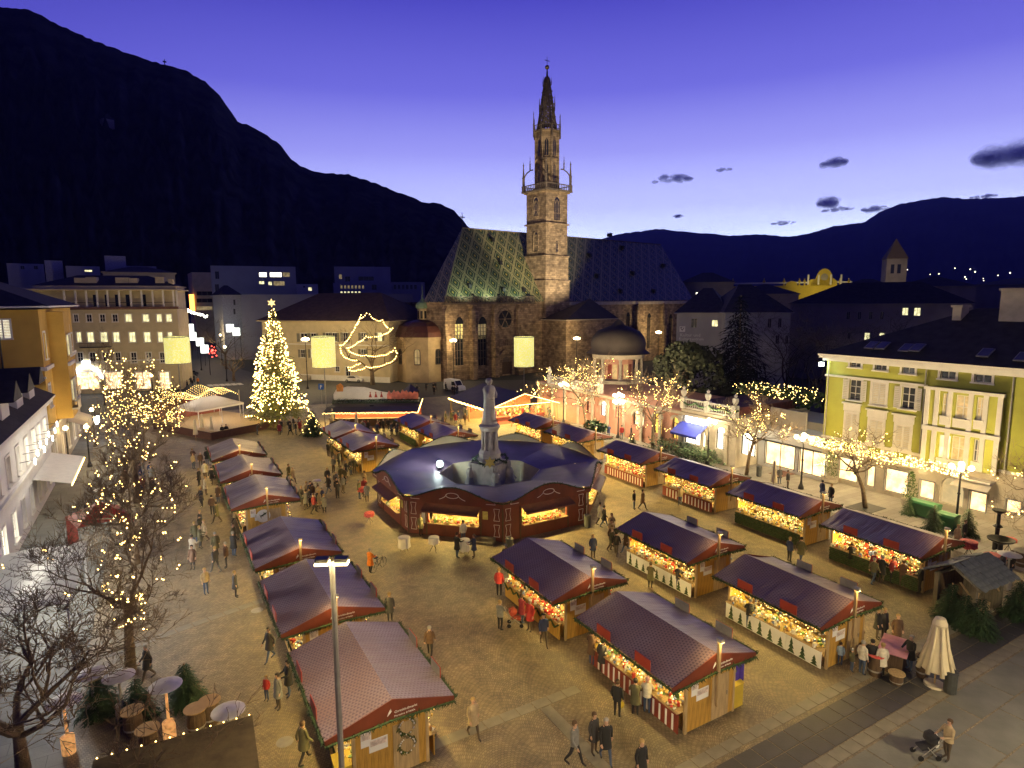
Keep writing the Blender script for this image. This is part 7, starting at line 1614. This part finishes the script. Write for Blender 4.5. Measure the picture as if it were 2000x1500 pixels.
kq = G(350, 1432, 2.7); kk = empty('dark_kiosk', (-.4, 21.2, 0), R(-3), 'dark flat roofed kiosk at the bottom left edge', 'kiosk')
MB().box(-2.2, -2.5, 0, 2.0, 1.0, 2.6).build('wall', wood_dark, kk); MB().box(-2.5, -2.8, 2.6, 2.3, 1.3, 2.72).build('roof', M('kiosk_felt', (.075, .058, .035), .95, .3, 2, .4, 14, spec=.1), kk); b = MB()
for k in range(12): b.octa((-2.4+4.6*k/11, 1.33, 2.74), .03)
b.build('string_light', bulb_warm, kk, kind='stuff')
rt = empty('red_tent', (-4.6, 52.0, 0), .3, 'red fabric stand half hidden under the lit trees of the left lane', 'stand'); MB().lathe([(2.4, 2.2), (.05, 3.3)], 4, a0=pi/4).face([(-1.7, -1.7, 0), (-1.7, 1.7, 0), (-1.7, 1.7, 2.2), (-1.7, -1.7, 2.2)]).face([(1.7, -1.7, 1.2), (1.7, 1.7, 1.2), (1.7, 1.7, 2.2), (1.7, -1.7, 2.2)]).build('cloth', red_bright, rt)
for x in (-1.6, 1.6):
    for y in (-1.6, 1.6): MB().tube((x, y, 0), (x, y, 2.2), .04).build('post', metal_grey, rt)
def wheelie(px, py, label, rz=0, w=.9, mat=None):
    o = put('rubbish_container', px, py, MB().xprism([(-w*.9, .15), (w*.9, .15), (w, 1.1), (-w, 1.1)], -.5, .5), mat or green_bin, label, 'rubbish container', 'green rubbish containers', rz, ('tub',)); MB().xprism([(-.53, 1.1), (.53, 1.1), (.44, 1.27), (.0, 1.36), (-.44, 1.27)], -w-.03, w+.03).build('lid', mat or green_bin, o, rz=pi/2)
    for x in (-w*.7, w*.7): MB().obox((x, -.35, .08), .05, .08, .08).build('wheel', metal_dark, o)
    return o
wheelie(1805, 1010, 'long green container with a pale lid behind the shiny roofed stall', pi/2, 1.0); wheelie(1850, 1035, 'upright green container beside the lamp by the green house', pi/2, .6); wheelie(92, 945, 'dark green container at the foot of the ochre building', 1.5, 1.0); wheelie(1437, 905, 'green container behind the long right row by the cut firs', pi/2, .8)
def planter(px, py, h, r, label, fmat, seed, ph=.6):
    o = put('potted_shrub', px, py, MB().lathe([(r*.8, 0), (r, ph*.3), (r, ph*.85), (r*1.06, ph), (r*.9, ph), (r*.88, ph-.08), (.001, ph-.06)], 14), stone_beige, label, 'potted shrub', 'shrubs in stone tubs before the shops', kids=('tub',)); rnd = random.Random(seed); b = MB()
    for i in range(420):
        t = rnd.random(); a = rnd.random()*6.3; rr = r*1.05*(1-.75*t**1.6)*math.sqrt(rnd.random()); c = Vector((rr*cos(a), rr*sin(a), ph+(h-ph)*t)); d = Vector((rnd.uniform(-1, 1), rnd.uniform(-1, 1), rnd.uniform(-.3, 1))).normalized()*.17; s = d.cross(Vector((rnd.random(), .3, rnd.random()))).normalized()*.05; b.face([c-s, c+d, c+s])
    b.build('foliage', fmat, o, kind='stuff')
planter(1620, 942, 3.4, .75, 'tall slim shrub in a tub left of the green house', bush_green, 1); planter(1775, 988, 3.0, .6, 'slim shrub in a tub right of the big glass shop front', bush_green, 2); planter(1942, 1012, 2.3, .85, 'round bright shrub in a wide stone tub near the far right', bush_green, 3); planter(1482, 890, 2.4, .4, 'small shrub in a white pot by the white shop', bush_green, 4); planter(1320, 855, 2.6, .35, 'tall thin plant wound with bulbs left of the blue awning', bush_green, 5)
q = G(1893, 985); inst('foliage', SF, tag(empty('fir_tree', (q.x+2.3, q.y+.2, 0), 0, 'lit little fir inside the archway of the green house', 'fir tree'), None), sc=(2.6, 2.6, 2.6)); b = MB()
for i in range(90): t = random.random(); a = random.random()*6.3; r = 1.05*(1-t); b.octa((r*cos(a), r*sin(a), .2+2.4*t), .045)
tag(b.build('fairy_lights', bulb_warm, None, (q.x+2.3, q.y+.2, 0)), 'bulbs on the little fir in the archway', 'fairy lights')
ft = put('fountain', 1952, 1085, MB().lathe([(.5, 0), (.45, .2), (.15, .4), (.15, .8), (.75, 1.1), (.8, 1.2), (.72, 1.18), (.1, .95)], 18), metal_dark, 'dark bronze bowl fountain at the right edge', 'fountain', kids=('bowl',)); MB().lathe([(.2, 0), (.22, .8), (.12, .9), (.14, 1.6), (.3, 1.7), (.12, 1.9), (.1, 2.6), (.4, 2.8), (.42, 2.9), (.01, 2.92)], 12, (.9, .6, 0)).build('column', metal_dark, ft)
bp_ = put('drink_bar', 1745, 1300, MB().box(-.8, -.45, 0, .8, .45, 1.0), wood_dark, 'wooden bar with a pink top at the gable end of the strip side stall', 'bar', None, R(20), ('body',)); MB().box(-.95, -.6, 1.0, .95, .6, 1.05).build('top', M('top_pink', (.55, .25, .30), .6, .15, 3), bp_)
for px, py, l in ((1800, 1322, 'dark cask at the right end of the pink bar'),): barrel(px, py, wood_dark, l, r=.25)
for px, py, l in ((397, 850, 'first folded parasol left of the stage'), (383, 862, 'second folded parasol farther left of the stage'), (443-28, 855, 'folded parasol right at the corner of the stage'), (697, 845, 'folded parasol before the long bar, between the bulbs'), (650, 838, 'folded parasol left of the long bar'), (1240+57, 935, 'folded cream parasol before the white shop windows')):
    if px == 1297: px, py = 1510, 960
    o = put('closed_parasol', px, py, MB().lathe([(.02, 2.9), (.12, 2.8), (.2, 1.8), (.3, .9), (.05, 1.0)], 10), cream_cloth, l, 'parasol', 'folded cream parasols', kids=('canopy',)); MB().tube((0, 0, 0), (0, 0, 2.9), .035).build('pole', wood_pale, o)
ps = put('parking_sign', 629, 790, MB().tube((0, 0, 0), (0, 0, 2.9), .05, n=8), metal_grey, 'blue square parking sign on a pole between fir and bar', 'sign', None, R(-25), ('pole',)); pb_ = MB().box(-.45, -.07, 2.6, .45, -.05, 3.6).build('panel', M('sign_blue', (.02, .12, .6), .5), ps); text('P', .85, white_paint, pb_, (0, -.075, 2.78), align='CENTER')
for px, py, l in ((1330, 940, 'small sandwich board before the red goods stall'),): pass
# vehicles
def car(px, py, rz, mat, label, van=False):
    q = G(px, py); o = empty('parked_van' if van else 'parked_car', (q.x, q.y, 0), rz, label, 'van' if van else 'car')
    if van: pr = [(-2.3, .35), (2.3, .35), (2.35, .8), (2.1, 1.15), (1.5, 1.25), (.9, 2.15), (.6, 2.3), (-2.2, 2.3), (-2.35, 1.2)]
    else: pr = [(-2.15, .3), (2.15, .3), (2.2, .6), (1.9, .85), (1.0, .98), (.35, 1.4), (-.75, 1.42), (-1.45, 1.02), (-2.1, .95), (-2.2, .6)]
    MB().xprism(pr, -.86, .86).build('body', mat, o)
    gl = MB()
    if van: gl.xprism([(1.42, 1.28), (.9, 2.0), (.1, 2.0), (.1, 1.28)], -.875, .875).face([(1.52, -.7, 1.3), (1.52, .7, 1.3), (.93, .7, 2.15), (.93, -.7, 2.15)])
    else: gl.xprism([(.85, .98), (.3, 1.34), (-.7, 1.36), (-1.3, 1.0)], -.872, .872)
    gl.build('window', glass_dark, o)
    for x in (-1.35, 1.35):
        for s in (-1, 1):
            w = MB().lathe([(.001, -.1), (.32, -.1), (.34, 0), (.32, .1), (.001, .1)], 14).build('wheel', metal_dark, o, (x, s*.8, .33)); w.rotation_euler = (pi/2, 0, 0); c = MB().lathe([(.001, -.11), (.2, -.11), (.2, .11), (.001, .11)], 10).build('rim', metal_grey, w)
    for s in (-.6, .6): MB().obox((2.18, s, .68), .04, .16, .07).build('headlight', white_paint, o); MB().obox((-2.17, s, .75), .04, .14, .08).build('tail_light', red_paint, o)
car(692, 746, R(-38), white_paint, 'white car parked below the post office wall'); car(888, 764, R(-75), white_paint, 'white van parked at the foot of the cathedral wall', True)
car(372, 735, R(62), metal_dark, 'dark car parked along the kerb of the cream building')
# bicycle and pushchairs
bk_ = put('bicycle', 740, 1113, MB().tube((-.5, 0, .34), (-.15, 0, .75), .02).tube((-.15, 0, .75), (.38, 0, .72), .02).tube((-.15, 0, .75), (0, 0, .3), .02).tube((0, 0, .3), (.38, 0, .66), .02).tube((-.5, 0, .34), (0, 0, .3), .016).tube((.38, 0, .85), (.5, 0, .34), .02).tube((0, 0, .3), (-.22, 0, .9), .02), M('frame_black', (.02, .02, .02), .4), 'dark bicycle held by the person in orange', 'bicycle', None, R(35), ('frame',))
for x in (-.5, .5):
    w = MB().lathe([(.33, -.015), (.35, 0), (.33, .015), (.31, 0), (.33, -.015)], 20)
    for k in range(8): w.tube((0, 0, 0), (.32*cos(k*pi/4), .32*sin(k*pi/4), 0), .004, n=3, cap=False)
    o = w.build('wheel', metal_dark, bk_, (x, 0, .35)); o.rotation_euler = (pi/2, 0, 0)
MB().obox((-.24, 0, .93), .13, .06, .03).build('saddle', metal_dark, bk_); MB().tube((.36, -.28, .98), (.36, .28, .98), .016).tube((.36, 0, .98), (.39, 0, .8), .016).build('handlebar', metal_grey, bk_)
def pram(px, py, rz, mat, label):
    o = put('pushchair', px, py, MB().tube((-.35, -.22, .15), (.35, -.22, .75), .018).tube((-.35, .22, .15), (.35, .22, .75), .018).tube((.35, -.22, .75), (.55, -.22, 1.02), .018).tube((.35, .22, .75), (.55, .22, 1.02), .018).tube((.55, -.22, 1.02), (.55, .22, 1.02), .025).tube((.3, -.22, .12), (-.1, -.22, .55), .018).tube((.3, .22, .12), (-.1, .22, .55), .018), metal_grey, label, 'pushchair', 'pushchairs', rz, ('frame',))
    MB().obox((-.05, 0, .48), .26, .2, .04, 0, 0, 0, -.2).obox((.2, 0, .7), .05, .2, .26, 0, 0, 0, .4).build('seat', mat, o); MB().lathe([(.32, 0), (.3, .15), (.18, .28), (.01, .32)], 10, (.2, 0, .75), sweep=pi, a0=pi/2, full=False).build('hood', mat, o)
    for x in (-.35, .32):
        for y in (-.24, .24): w = MB().lathe([(.001, -.02), (.11, -.02), (.11, .02), (.001, .02)], 10).build('wheel', metal_dark, o, (x, y, .11)); w.rotation_euler = (pi/2, 0, 0)
pram(1808, 1478, R(-30), M('fabric_black', (.02, .02, .025), .8), 'black pushchair with white shopping bags at the lower right'); pram(1006, 1222, R(150), red_bright, 'white framed pushchair with red seat before the red wares')
b = MB(); q = G(1822, 1470)
for k in range(2): b.lathe([(.12, .25), (.15, .35), (.12, .6), (.03, .72)], 8, (.12*k, .1*k, 0))
tag(b.build('shopping_bags', white_paint, None, (q.x+.1, q.y, 0)), 'two white shopping bags hanging on the black pushchair', 'bag')
# ================================================================== people
skin = M('skin', (.50, .30, .21), .6, .08, 3); shoe = M('shoe', (.02, .018, .016), .5)
COATS = {k: M('coat_'+k, c, .85, .2, 6, .2, 40) for k, c in dict(black=(.014, .014, .016), charcoal=(.035, .034, .038), brown=(.09, .05, .03), beige=(.40, .31, .19), cream=(.62, .58, .48), red=(.42, .035, .03), navy=(.02, .03, .09), olive=(.09, .085, .045), grey=(.17, .17, .17), orange=(.70, .20, .02), lightblue=(.30, .40, .52), wine=(.20, .02, .03)).items()}
TROU = [M('trousers_black', (.015, .015, .018), .85), M('trousers_jeans', (.05, .075, .14), .85), M('trousers_brown', (.07, .05, .035), .85), M('trousers_beige', (.32, .26, .18), .85)]
HAIR = [M('hair_dark', (.02, .014, .01), .7), M('hair_brown', (.08, .045, .02), .7), M('hair_blond', (.38, .26, .10), .7), M('hair_grey', (.3, .29, .27), .7), M('knit_red', (.4, .05, .04), .9), M('knit_pink', (.6, .35, .35), .9), M('knit_white', (.65, .62, .55), .9)]
def person_mesh(pose):
    J = {'pel': (0, 0, .95, .14), 'wai': (0, 0, 1.10, .125), 'che': (0, .01, 1.30, .15), 'nck': (0, .005, 1.475, .055), 'hd0': (0, -.01, 1.56, .075), 'hd1': (0, -.005, 1.66, .085), 'hd2': (0, 0, 1.70, .07)}
    st = {'stand': 0, 'walk': .28, 'reach': .02, 'bent': .02}[pose]
    for s, n in ((-1, 'l'), (1, 'r')):
        f = st*s
        J['hip'+n] = (.09*s, 0, .88, .095); J['kne'+n] = (.10*s, -f*.5-.02, .49, .065); J['ank'+n] = (.10*s, -f+ (.08 if f < 0 else 0), .10+(.05 if f < 0 else 0), .043); J['toe'+n] = (.115*s, -f-.15, .035+(.01 if f < 0 else 0), .038)
        J['sho'+n] = (.185*s, .01, 1.39, .075)
        if pose in ('reach', 'bent'): J['elb'+n] = (.26*s, -.10, 1.16, .055); J['wri'+n] = (.17*s, -.36, 1.13, .038); J['han'+n] = (.14*s, -.45, 1.13, .034)
        elif pose == 'walk': J['elb'+n] = (.25*s, .05+.12*f*2, 1.13, .055); J['wri'+n] = (.25*s, -.06+.5*f, .92, .038); J['han'+n] = (.24*s, -.10+.55*f, .85, .034)
        else: J['elb'+n] = (.25*s, .04, 1.13, .055); J['wri'+n] = (.24*s, -.05, .90, .038); J['han'+n] = (.235*s, -.075, .82, .034)
    if pose == 'bent':
        for k in J:
            if J[k][2] > 1.0 and k[:3] not in ('hip', 'kne', 'ank', 'toe'):
                x, y, z, r = J[k]; J[k] = (x, y-(z-1.0)*.35, z-(z-1.0)*.05, r)
    names = list(J); ix = {n: i for i, n in enumerate(names)}
    ed = [('pel', 'wai'), ('wai', 'che'), ('che', 'nck'), ('nck', 'hd0'), ('hd0', 'hd1'), ('hd1', 'hd2')]
    for n in 'lr': ed += [('pel', 'hip'+n), ('hip'+n, 'kne'+n), ('kne'+n, 'ank'+n), ('ank'+n, 'toe'+n), ('che', 'sho'+n), ('sho'+n, 'elb'+n), ('elb'+n, 'wri'+n), ('wri'+n, 'han'+n)]
    me = bpy.data.meshes.new('tmp'); me.from_pydata([J[n][:3] for n in names], [(ix[a], ix[b]) for a, b in ed], [])
    o = bpy.data.objects.new('tmp', me); COL.objects.link(o); o.modifiers.new('s', 'SKIN'); sv = me.skin_vertices[0].data if me.skin_vertices else None
    if sv is None: raise RuntimeError('skin')
    for i, n in enumerate(names): r = J[n][3]; sv[i].radius = (r, r*(.78 if n in ('pel', 'wai', 'che') else 1)); sv[i].use_root = (n == 'pel')
    o.modifiers.new('d', 'SUBSURF').levels = 1
    dg = bpy.context.evaluated_depsgraph_get(); em = bpy.data.meshes.new_from_object(o.evaluated_get(dg)); bpy.data.objects.remove(o)
    b = MB(); b.v = [tuple(v.co) for v in em.vertices]; b.f = [tuple(p.vertices) for p in em.polygons]
    for p in em.polygons:
        c = p.center; hz = c.z+(.0 if pose != 'bent' else .04)
        if hz > 1.455 and abs(c.x) < .12: m = 2
        elif any((Vector(J['han'+n][:3])-c).length < .085 for n in 'lr'): m = 2
        elif c.z < .10: m = 3
        elif c.z > .93 or abs(c.x) > .185: m = 1
        else: m = 0
        b.m.append(m)
    h = Vector(J['hd1'][:3])
    b.face([h+Vector((-.014, -.082, -.02)), h+Vector((.014, -.082, -.02)), h+Vector((0, -.112, -.028))], 2).face([h+Vector((-.014, -.082, -.02)), h+Vector((0, -.112, -.028)), h+Vector((0, -.085, .02))], 2).face([h+Vector((.014, -.082, -.02)), h+Vector((0, -.085, .02)), h+Vector((0, -.112, -.028))], 2)
    for s in (-1, 1): b.octa(h+Vector((.03*s, -.082, .012)), .010, 3).octa(h+Vector((.088*s, 0, -.01)), .022, 2)
    b.box(h.x-.022, h.y-.087, h.z-.058, h.x+.022, h.y-.078, h.z-.05, 3)
    for n, s in (('l', -1), ('r', 1)):
        w, k = Vector(J['wri'+n][:3]), Vector(J['han'+n][:3]); d = (k-w).normalized(); sd = d.cross(Vector((0, -1, .3))).normalized()
        for i in range(4):
            p = k+sd*(.018*(i-1.5)); l = (.055, .07, .066, .05)[i]; b.path([p-d*.02, p+d*l*.55, p+d*l+Vector((0, 0, -.012))], [.011, .010, .007], 4, 2)
        t = k-d*.05-sd*.03*s; b.path([t, t+d*.03-sd*.025*s, t+d*.06-sd*.02*s], [.012, .011, .008], 4, 2)
    r = b.mesh('body', [TROU[0], COATS['black'], skin, shoe], True)
    cb = MB(); 
    def coat(zs):
        base = len(cb.v); n = 14
        for z, rx, ry in zs:
            oy = -(z-1.0)*.35 if pose == 'bent' and z > 1 else 0
            for i in range(n): a = 2*pi*i/n; k = 1+(.04*sin(5*a) if z < .9 else 0); cb.v.append((rx*k*cos(a), ry*k*sin(a)+oy+.005, z))
        for j in range(len(zs)-1):
            for i in range(n): i2 = (i+1) % n; cb.f.append((base+j*n+i, base+j*n+i2, base+(j+1)*n+i2, base+(j+1)*n+i)); cb.m.append(0)
    coat([(.62, .235, .20), (.80, .215, .175), (1.02, .185, .145), (1.2, .195, .15), (1.36, .205, .145), (1.44, .13, .10), (1.50, .075, .07)])
    long_ = cb.mesh('coat', COATS['black'], True); cb = MB(); coat([(.84, .20, .155), (1.02, .19, .15), (1.2, .20, .155), (1.36, .205, .145), (1.44, .13, .10), (1.50, .08, .075)]); short_ = cb.mesh('jacket', COATS['black'], True)
    hb = MB(); hb.lathe([(.088, -.06), (.102, -.01), (.104, .04), (.085, .085), (.045, .108), (.004, .114)], 12, h+Vector((0, .016, .0))); hair = hb.mesh('hair', HAIR[0], True)
    fr = [i for i, p in enumerate(hair.polygons) if p.center.y < h.y-.045 and p.center.z < h.z+.035]
    import bmesh
    bm = bmesh.new(); bm.from_mesh(hair); bm.faces.ensure_lookup_table(); bmesh.ops.delete(bm, geom=[bm.faces[i] for i in fr], context='FACES'); bm.to_mesh(hair); bm.free()
    return r, long_, short_, hair
BODY = {p: person_mesh(p) for p in ('stand', 'walk', 'reach', 'bent')}
prn = random.Random(99)
def setm(o, i, m): o.material_slots[i].link = 'OBJECT'; o.material_slots[i].material = m
def person(pos, rz, coat='black', pose='stand', label='', group=None, longc=True, trou=None, hair=None, s=None):
    me, lg, sh, hr = BODY[pose]; s = s or prn.uniform(.95, 1.05)
    o = empty('person', (pos[0], pos[1], .0), rz, label, 'person', group); b = inst('body', me, o); c = inst('coat' if longc else 'jacket', lg if longc else sh, o); h = inst('hair', hr, o); o.scale = (s, s, s)
    setm(b, 0, trou or prn.choice(TROU[:3])); setm(b, 1, COATS[coat]); setm(c, 0, COATS[coat]); setm(h, 0, hair or prn.choice(HAIR[:4]))
    return o
# singles one could point at: feet in the photograph, heading, clothing, pose
TOWN = [
 (1205, 1402, 60, 'black', 'stand', 'person in black jacket with yellow bag before the foreground stall counter', 0),
 (1240, 1398, 40, 'olive', 'reach', 'person in long dark olive coat second from the front at the foreground stall counter', 1),
 (1263, 1394, 45, 'cream', 'reach', 'person in white jacket and pink hat at the foreground stall counter', 0),
 (1176, 1316, 70, 'charcoal', 'stand', 'person in puffy dark grey coat looking at the red fronted foreground counter', 1),
 (1156, 1300, 60, 'brown', 'reach', 'person in brown coat beside the puffy grey coat at the foreground stall', 1),
 (1160, 1472, 170, 'charcoal', 'stand', 'person in dark open coat facing the camera at the bottom edge, middle of the cobbles', 1),
 (1183, 1488, 200, 'black', 'walk', 'person in black coat walking right behind the open coated one at the bottom', 1),
 (1122, 1494, 150, 'grey', 'walk', 'person in pale grey jacket at the bottom, left of the dark open coat', 0),
 (1252, 1530, 180, 'black', 'stand', 'person with dark hair cut off by the lower picture edge', 1),
 (545, 1385, 250, 'grey', 'stand', 'person in long grey coat beside the front left stall', 1),
 (522, 1368, 230, 'red', 'stand', 'child in red jacket left of the long grey coat', 0),
 (565, 1360, 260, 'black', 'reach', 'person in black at the left counter of the nearest stall', 1),
 (528, 1290, 240, 'charcoal', 'walk', 'person in dark clothes passing the counter of the second left stall', 1),
 (724, 1121, 60, 'orange', 'reach', 'person in bright orange coat holding a bicycle', 1),
 (893, 1090, 80, 'black', 'reach', 'person in black left of the white high table', 1),
 (926, 1090, 280, 'navy', 'reach', 'person in navy coat leaning right of the white high table', 1),
 (905, 1062, 0, 'cream', 'stand', 'person in pale coat behind the white high table', 0),
 (835, 1040, 150, 'charcoal', 'stand', 'left of two people at the fir side door of the ring pavilion', 1),
 (822, 1046, 170, 'olive', 'stand', 'right hand companion in olive at the ring pavilion door', 1),
 (1180, 1030, 120, 'black', 'walk', 'person in black walking right of the ring pavilion steps', 1),
 (1172, 1025, 110, 'cream', 'walk', 'person in cream walking beside the black coat by the pavilion steps', 1),
 (1158, 1090, 200, 'navy', 'stand', 'fair haired person in navy behind the roof before the pavilion', 1),
 (1238, 995, 150, 'black', 'stand', 'person in black jacket standing alone in the lane before the red counter stall', 0),
 (1255, 996, 150, 'brown', 'walk', 'person in brown next to the black jacket in the lane', 1),
 (1328, 988, 10, 'beige', 'stand', 'person in beige jacket before the stall with red counter boards', 0),
 (1541, 1098, 100, 'navy', 'stand', 'person in navy jacket standing in the lane behind the strip side stall', 0),
 (1563, 1100, 80, 'olive', 'walk', 'person in olive coat beside the navy jacket in the lane', 1),
 (1662, 1108, 60, 'black', 'reach', 'person in black with white bag at the shiny roofed stall', 1),
 (1463, 1230, 50, 'black', 'reach', 'person in black jacket and jeans at the counter of the strip side stall', 0),
 (1325, 1155, 60, 'charcoal', 'reach', 'person in dark coat and jeans before the painted fir counter', 0),
 (1270, 1150, 60, 'olive', 'reach', 'person in olive coat left of the painted fir counter', 1),
 (977, 1232, 60, 'grey', 'reach', 'person in grey jacket pushing the red pushchair', 0),
 (975, 1165, 40, 'red', 'stand', 'person in red jacket at the left corner of the red wares stall', 0),
 (1019, 1218, 70, 'wine', 'reach', 'person in wine red coat looking at the red wares', 1),
 (1035, 1232, 250, 'red', 'stand', 'person in long red coat and pale hat beside the pushchair', 1),
 (1062, 1260, 200, 'navy', 'walk', 'person in navy walking past the red wares stall', 0),
 (1640, 1300, 60, 'lightblue', 'stand', 'child in light blue jacket at the strip side stall', 0),
 (1662, 1312, 120, 'olive', 'stand', 'person in olive yellow jacket next to the light blue child', 0),
 (1682, 1318, 100, 'cream', 'stand', 'person in white jacket seen from behind near the pink bar', 0),
 (1700, 1316, 60, 'black', 'reach', 'person in black leaning on the left side of the pink bar', 1),
 (1720, 1322, 40, 'cream', 'stand', 'person in long cream coat in front of the pink bar', 1),
 (1775, 1310, 280, 'black', 'reach', 'tall person in black at the right end of the pink bar', 1),
 (1712, 1248, 160, 'black', 'stand', 'fair haired person in black behind the pink bar, nearest the stall', 1),
 (1725, 1248, 190, 'charcoal', 'stand', 'person in dark grey just right of the fair haired one behind the bar', 1),
 (1750, 1262, 220, 'brown', 'stand', 'person in brown behind the middle of the pink bar', 1),
 (1848, 1485, 290, 'beige', 'reach', 'person in beige jacket pushing the black pushchair', 0),
 (1605, 975, 100, 'navy', 'stand', 'person in navy at the small table before the white shop', 1),
 (1622, 985, 280, 'black', 'stand', 'person in black beside the small table before the white shop', 1),
 (1522, 945, 200, 'charcoal', 'stand', 'person by the folded cream parasol at the white shop', 1),
 (1538, 955, 160, 'black', 'stand', 'seated looking figure in black near the lamp at the white shop', 0),
 (1415, 888, 60, 'charcoal', 'stand', 'person in the glowing doorway right of the blue awning', 1),
 (1214, 858, 20, 'red', 'stand', 'person in red jacket beside the two tiered lamp', 0),
 (1955, 1128, 330, 'charcoal', 'reach', 'person in grey at the red topped cask by the fountain', 1),
 (1972, 1125, 300, 'black', 'stand', 'person in black right of the red topped cask by the fountain', 1),
 (1868, 1070, 200, 'beige', 'stand', 'person in beige behind the laid red table', 1),
 (1882, 1062, 170, 'black', 'stand', 'person in black beside the beige coat at the laid red table', 0),
 (702, 975, 120, 'olive', 'stand', 'person in yellow olive jacket by the red covered tall table', 0),
 (712, 970, 220, 'wine', 'stand', 'person in wine red apron behind the red covered tall table', 1),
 (435, 855, 160, 'black', 'stand', 'left one of the two dark figures at the stage front', 1),
 (443, 853, 190, 'black', 'stand', 'right one of the two dark figures at the stage front', 0),
 (503, 850, 100, 'charcoal', 'bent', 'person stooping at the front edge of the stage', 0),
 (565, 940, 140, 'olive', 'walk', 'left of the pair strolling in the open square before the stage', 1),
 (573, 945, 150, 'beige', 'walk', 'right of the pair strolling in the open square before the stage', 1),
 (395, 775, 60, 'charcoal', 'walk', 'person crossing by the planted corner of the cream building', 1),
 (387, 752, 200, 'orange', 'stand', 'person in orange at the planted corner of the cream building', 0),
 (380, 820, 20, 'charcoal', 'walk', 'dark figure walking left of the stage', 1),
 (410, 790, 200, 'grey', 'walk', 'pale figure walking left of the stage, nearer the crossing', 0),
 (925, 1440, 180, 'beige', 'walk', 'pale tall figure walking alone right of the nearest stall', 1),
 (840, 1285, 30, 'brown', 'walk', 'person in brown passing the right side of the nearest stall', 0),
 (762, 1215, 30, 'charcoal', 'stand', 'person half hidden at the right side of the second left stall', 1),
 (595, 1490, 60, 'olive', 'walk', 'figure in olive walking left of the nearest stall at the lower edge', 1),
 (290, 1330, 250, 'charcoal', 'walk', 'person with backpack walking behind the nearest lit bare tree', 1),
]
for px, py, h, c, p, l, lg in TOWN:
    ch = 'child' in l; o = person(G(px, py), R(180-h), c, p, l, None, bool(lg), s=.68 if ch else None, hair=HAIR[5] if 'pink hat' in l else HAIR[6] if 'pale hat' in l else HAIR[2] if 'fair' in l else None, trou=TROU[1] if 'jeans' in l else None)
q = G(1213, 1398); tag(MB().lathe([(.1, .42), (.13, .5), (.11, .72), (.02, .8)], 8).build('bag', M('bag_yellow', (.6, .45, .04), .6), None, (q.x, q.y, 0)), 'yellow carrier bag at the hand of the person in black jacket', 'bag')
ORD = ['frontmost', 'second from front', 'third from front', 'fourth from front', 'fifth from front', 'sixth from front', 'seventh from front', 'eighth from front', 'ninth from front', 'tenth from front', 'eleventh from front', 'twelfth from front']
def crowd(n, box, where, group, seed, coats=('black', 'charcoal', 'brown', 'navy', 'olive', 'wine', 'grey', 'beige')):
    rnd = random.Random(seed); pts = []; made = {}
    for _ in range(n*40):
        if len(pts) >= n: break
        t, u = rnd.random(), rnd.random(); px = box[0]+(box[2]-box[0])*t; py = box[1]+(box[3]-box[1])*u+box[4]*(t-.5)
        q = G(px, py)
        if all((q-k).length > .48 for k in pts):
            pts.append(q); c = rnd.choice(coats); p = rnd.choice(('stand', 'stand', 'walk', 'reach')); lg = rnd.random() < .6
            o = person(q, rnd.random()*6.3, c, p, '', group, lg); made.setdefault((c, lg, p), []).append((q.length, o))
    for (c, lg, p), l in made.items():
        l.sort(key=lambda a: a[0])
        for k, (_, o) in enumerate(l):
            o['label'] = '%s%s %s %s %s' % ('' if len(l) == 1 else ORD[k]+', ', {'stand': 'standing in', 'walk': 'walking in', 'reach': 'reaching out in'}[p], {'charcoal': 'dark grey', 'wine': 'wine red', 'lightblue': 'light blue'}.get(c, c), 'coat' if lg else 'jacket', where)
crowd(46, (648, 842, 800, 852, 0), 'before the long bar', 'crowd before the long bar', 1, ('black', 'charcoal', 'wine', 'brown', 'navy'))
crowd(28, (965, 808, 1078, 818, 0), 'under the gabled tent', 'crowd at the gabled tent', 2)
crowd(10, (870, 812, 915, 830, 0), 'left of the monument', 'group between tent and blue roofed stalls', 3)
crowd(11, (810, 762, 905, 772, 0), 'by the white van', 'people at the cathedral wall', 4, ('black', 'charcoal', 'navy'))
crowd(28, (1160, 835, 1300, 862, 22), 'before the pink arcade', 'strollers before the pink arcade', 5)
crowd(13, (585, 975, 635, 1005, 0), 'at the drinkers\' tables', 'drinkers beside the left row', 6)
crowd(36, (372, 890, 462, 1180, 0), 'in the lane left of the stalls', 'walkers in the left lane', 7, ('olive', 'brown', 'charcoal', 'beige', 'black', 'cream'))
crowd(24, (640, 885, 720, 985, 40), 'left of the ring pavilion', 'visitors left of the ring pavilion', 8, ('olive', 'charcoal', 'beige', 'black', 'grey'))
crowd(12, (545, 838, 590, 852, 0), 'under the glowing fir', 'group under the glowing fir', 9, ('black', 'charcoal', 'navy', 'wine'))
crowd(12, (1690, 1120, 1800, 1150, 20), 'at the shiny roofed stall', 'browsers at the shiny roofed stall', 10)
crowd(7, (355, 745, 395, 758, 0), 'at the cream building corner', 'people at the cream building corner', 11, ('black', 'charcoal'))
crowd(10, (232, 930, 330, 985, 0), 'under the lit lane trees', 'people under the left lane trees', 12)
crowd(13, (985, 1120, 1060, 1190, 40), 'at the red wares counter', 'customers of the red wares stall', 13, ('olive', 'brown', 'black', 'charcoal'))
crowd(8, (1190, 1050, 1240, 1100, 30), 'by the painted fir stall', 'customers of the painted fir stall', 14, ('olive', 'brown', 'black', 'beige'))
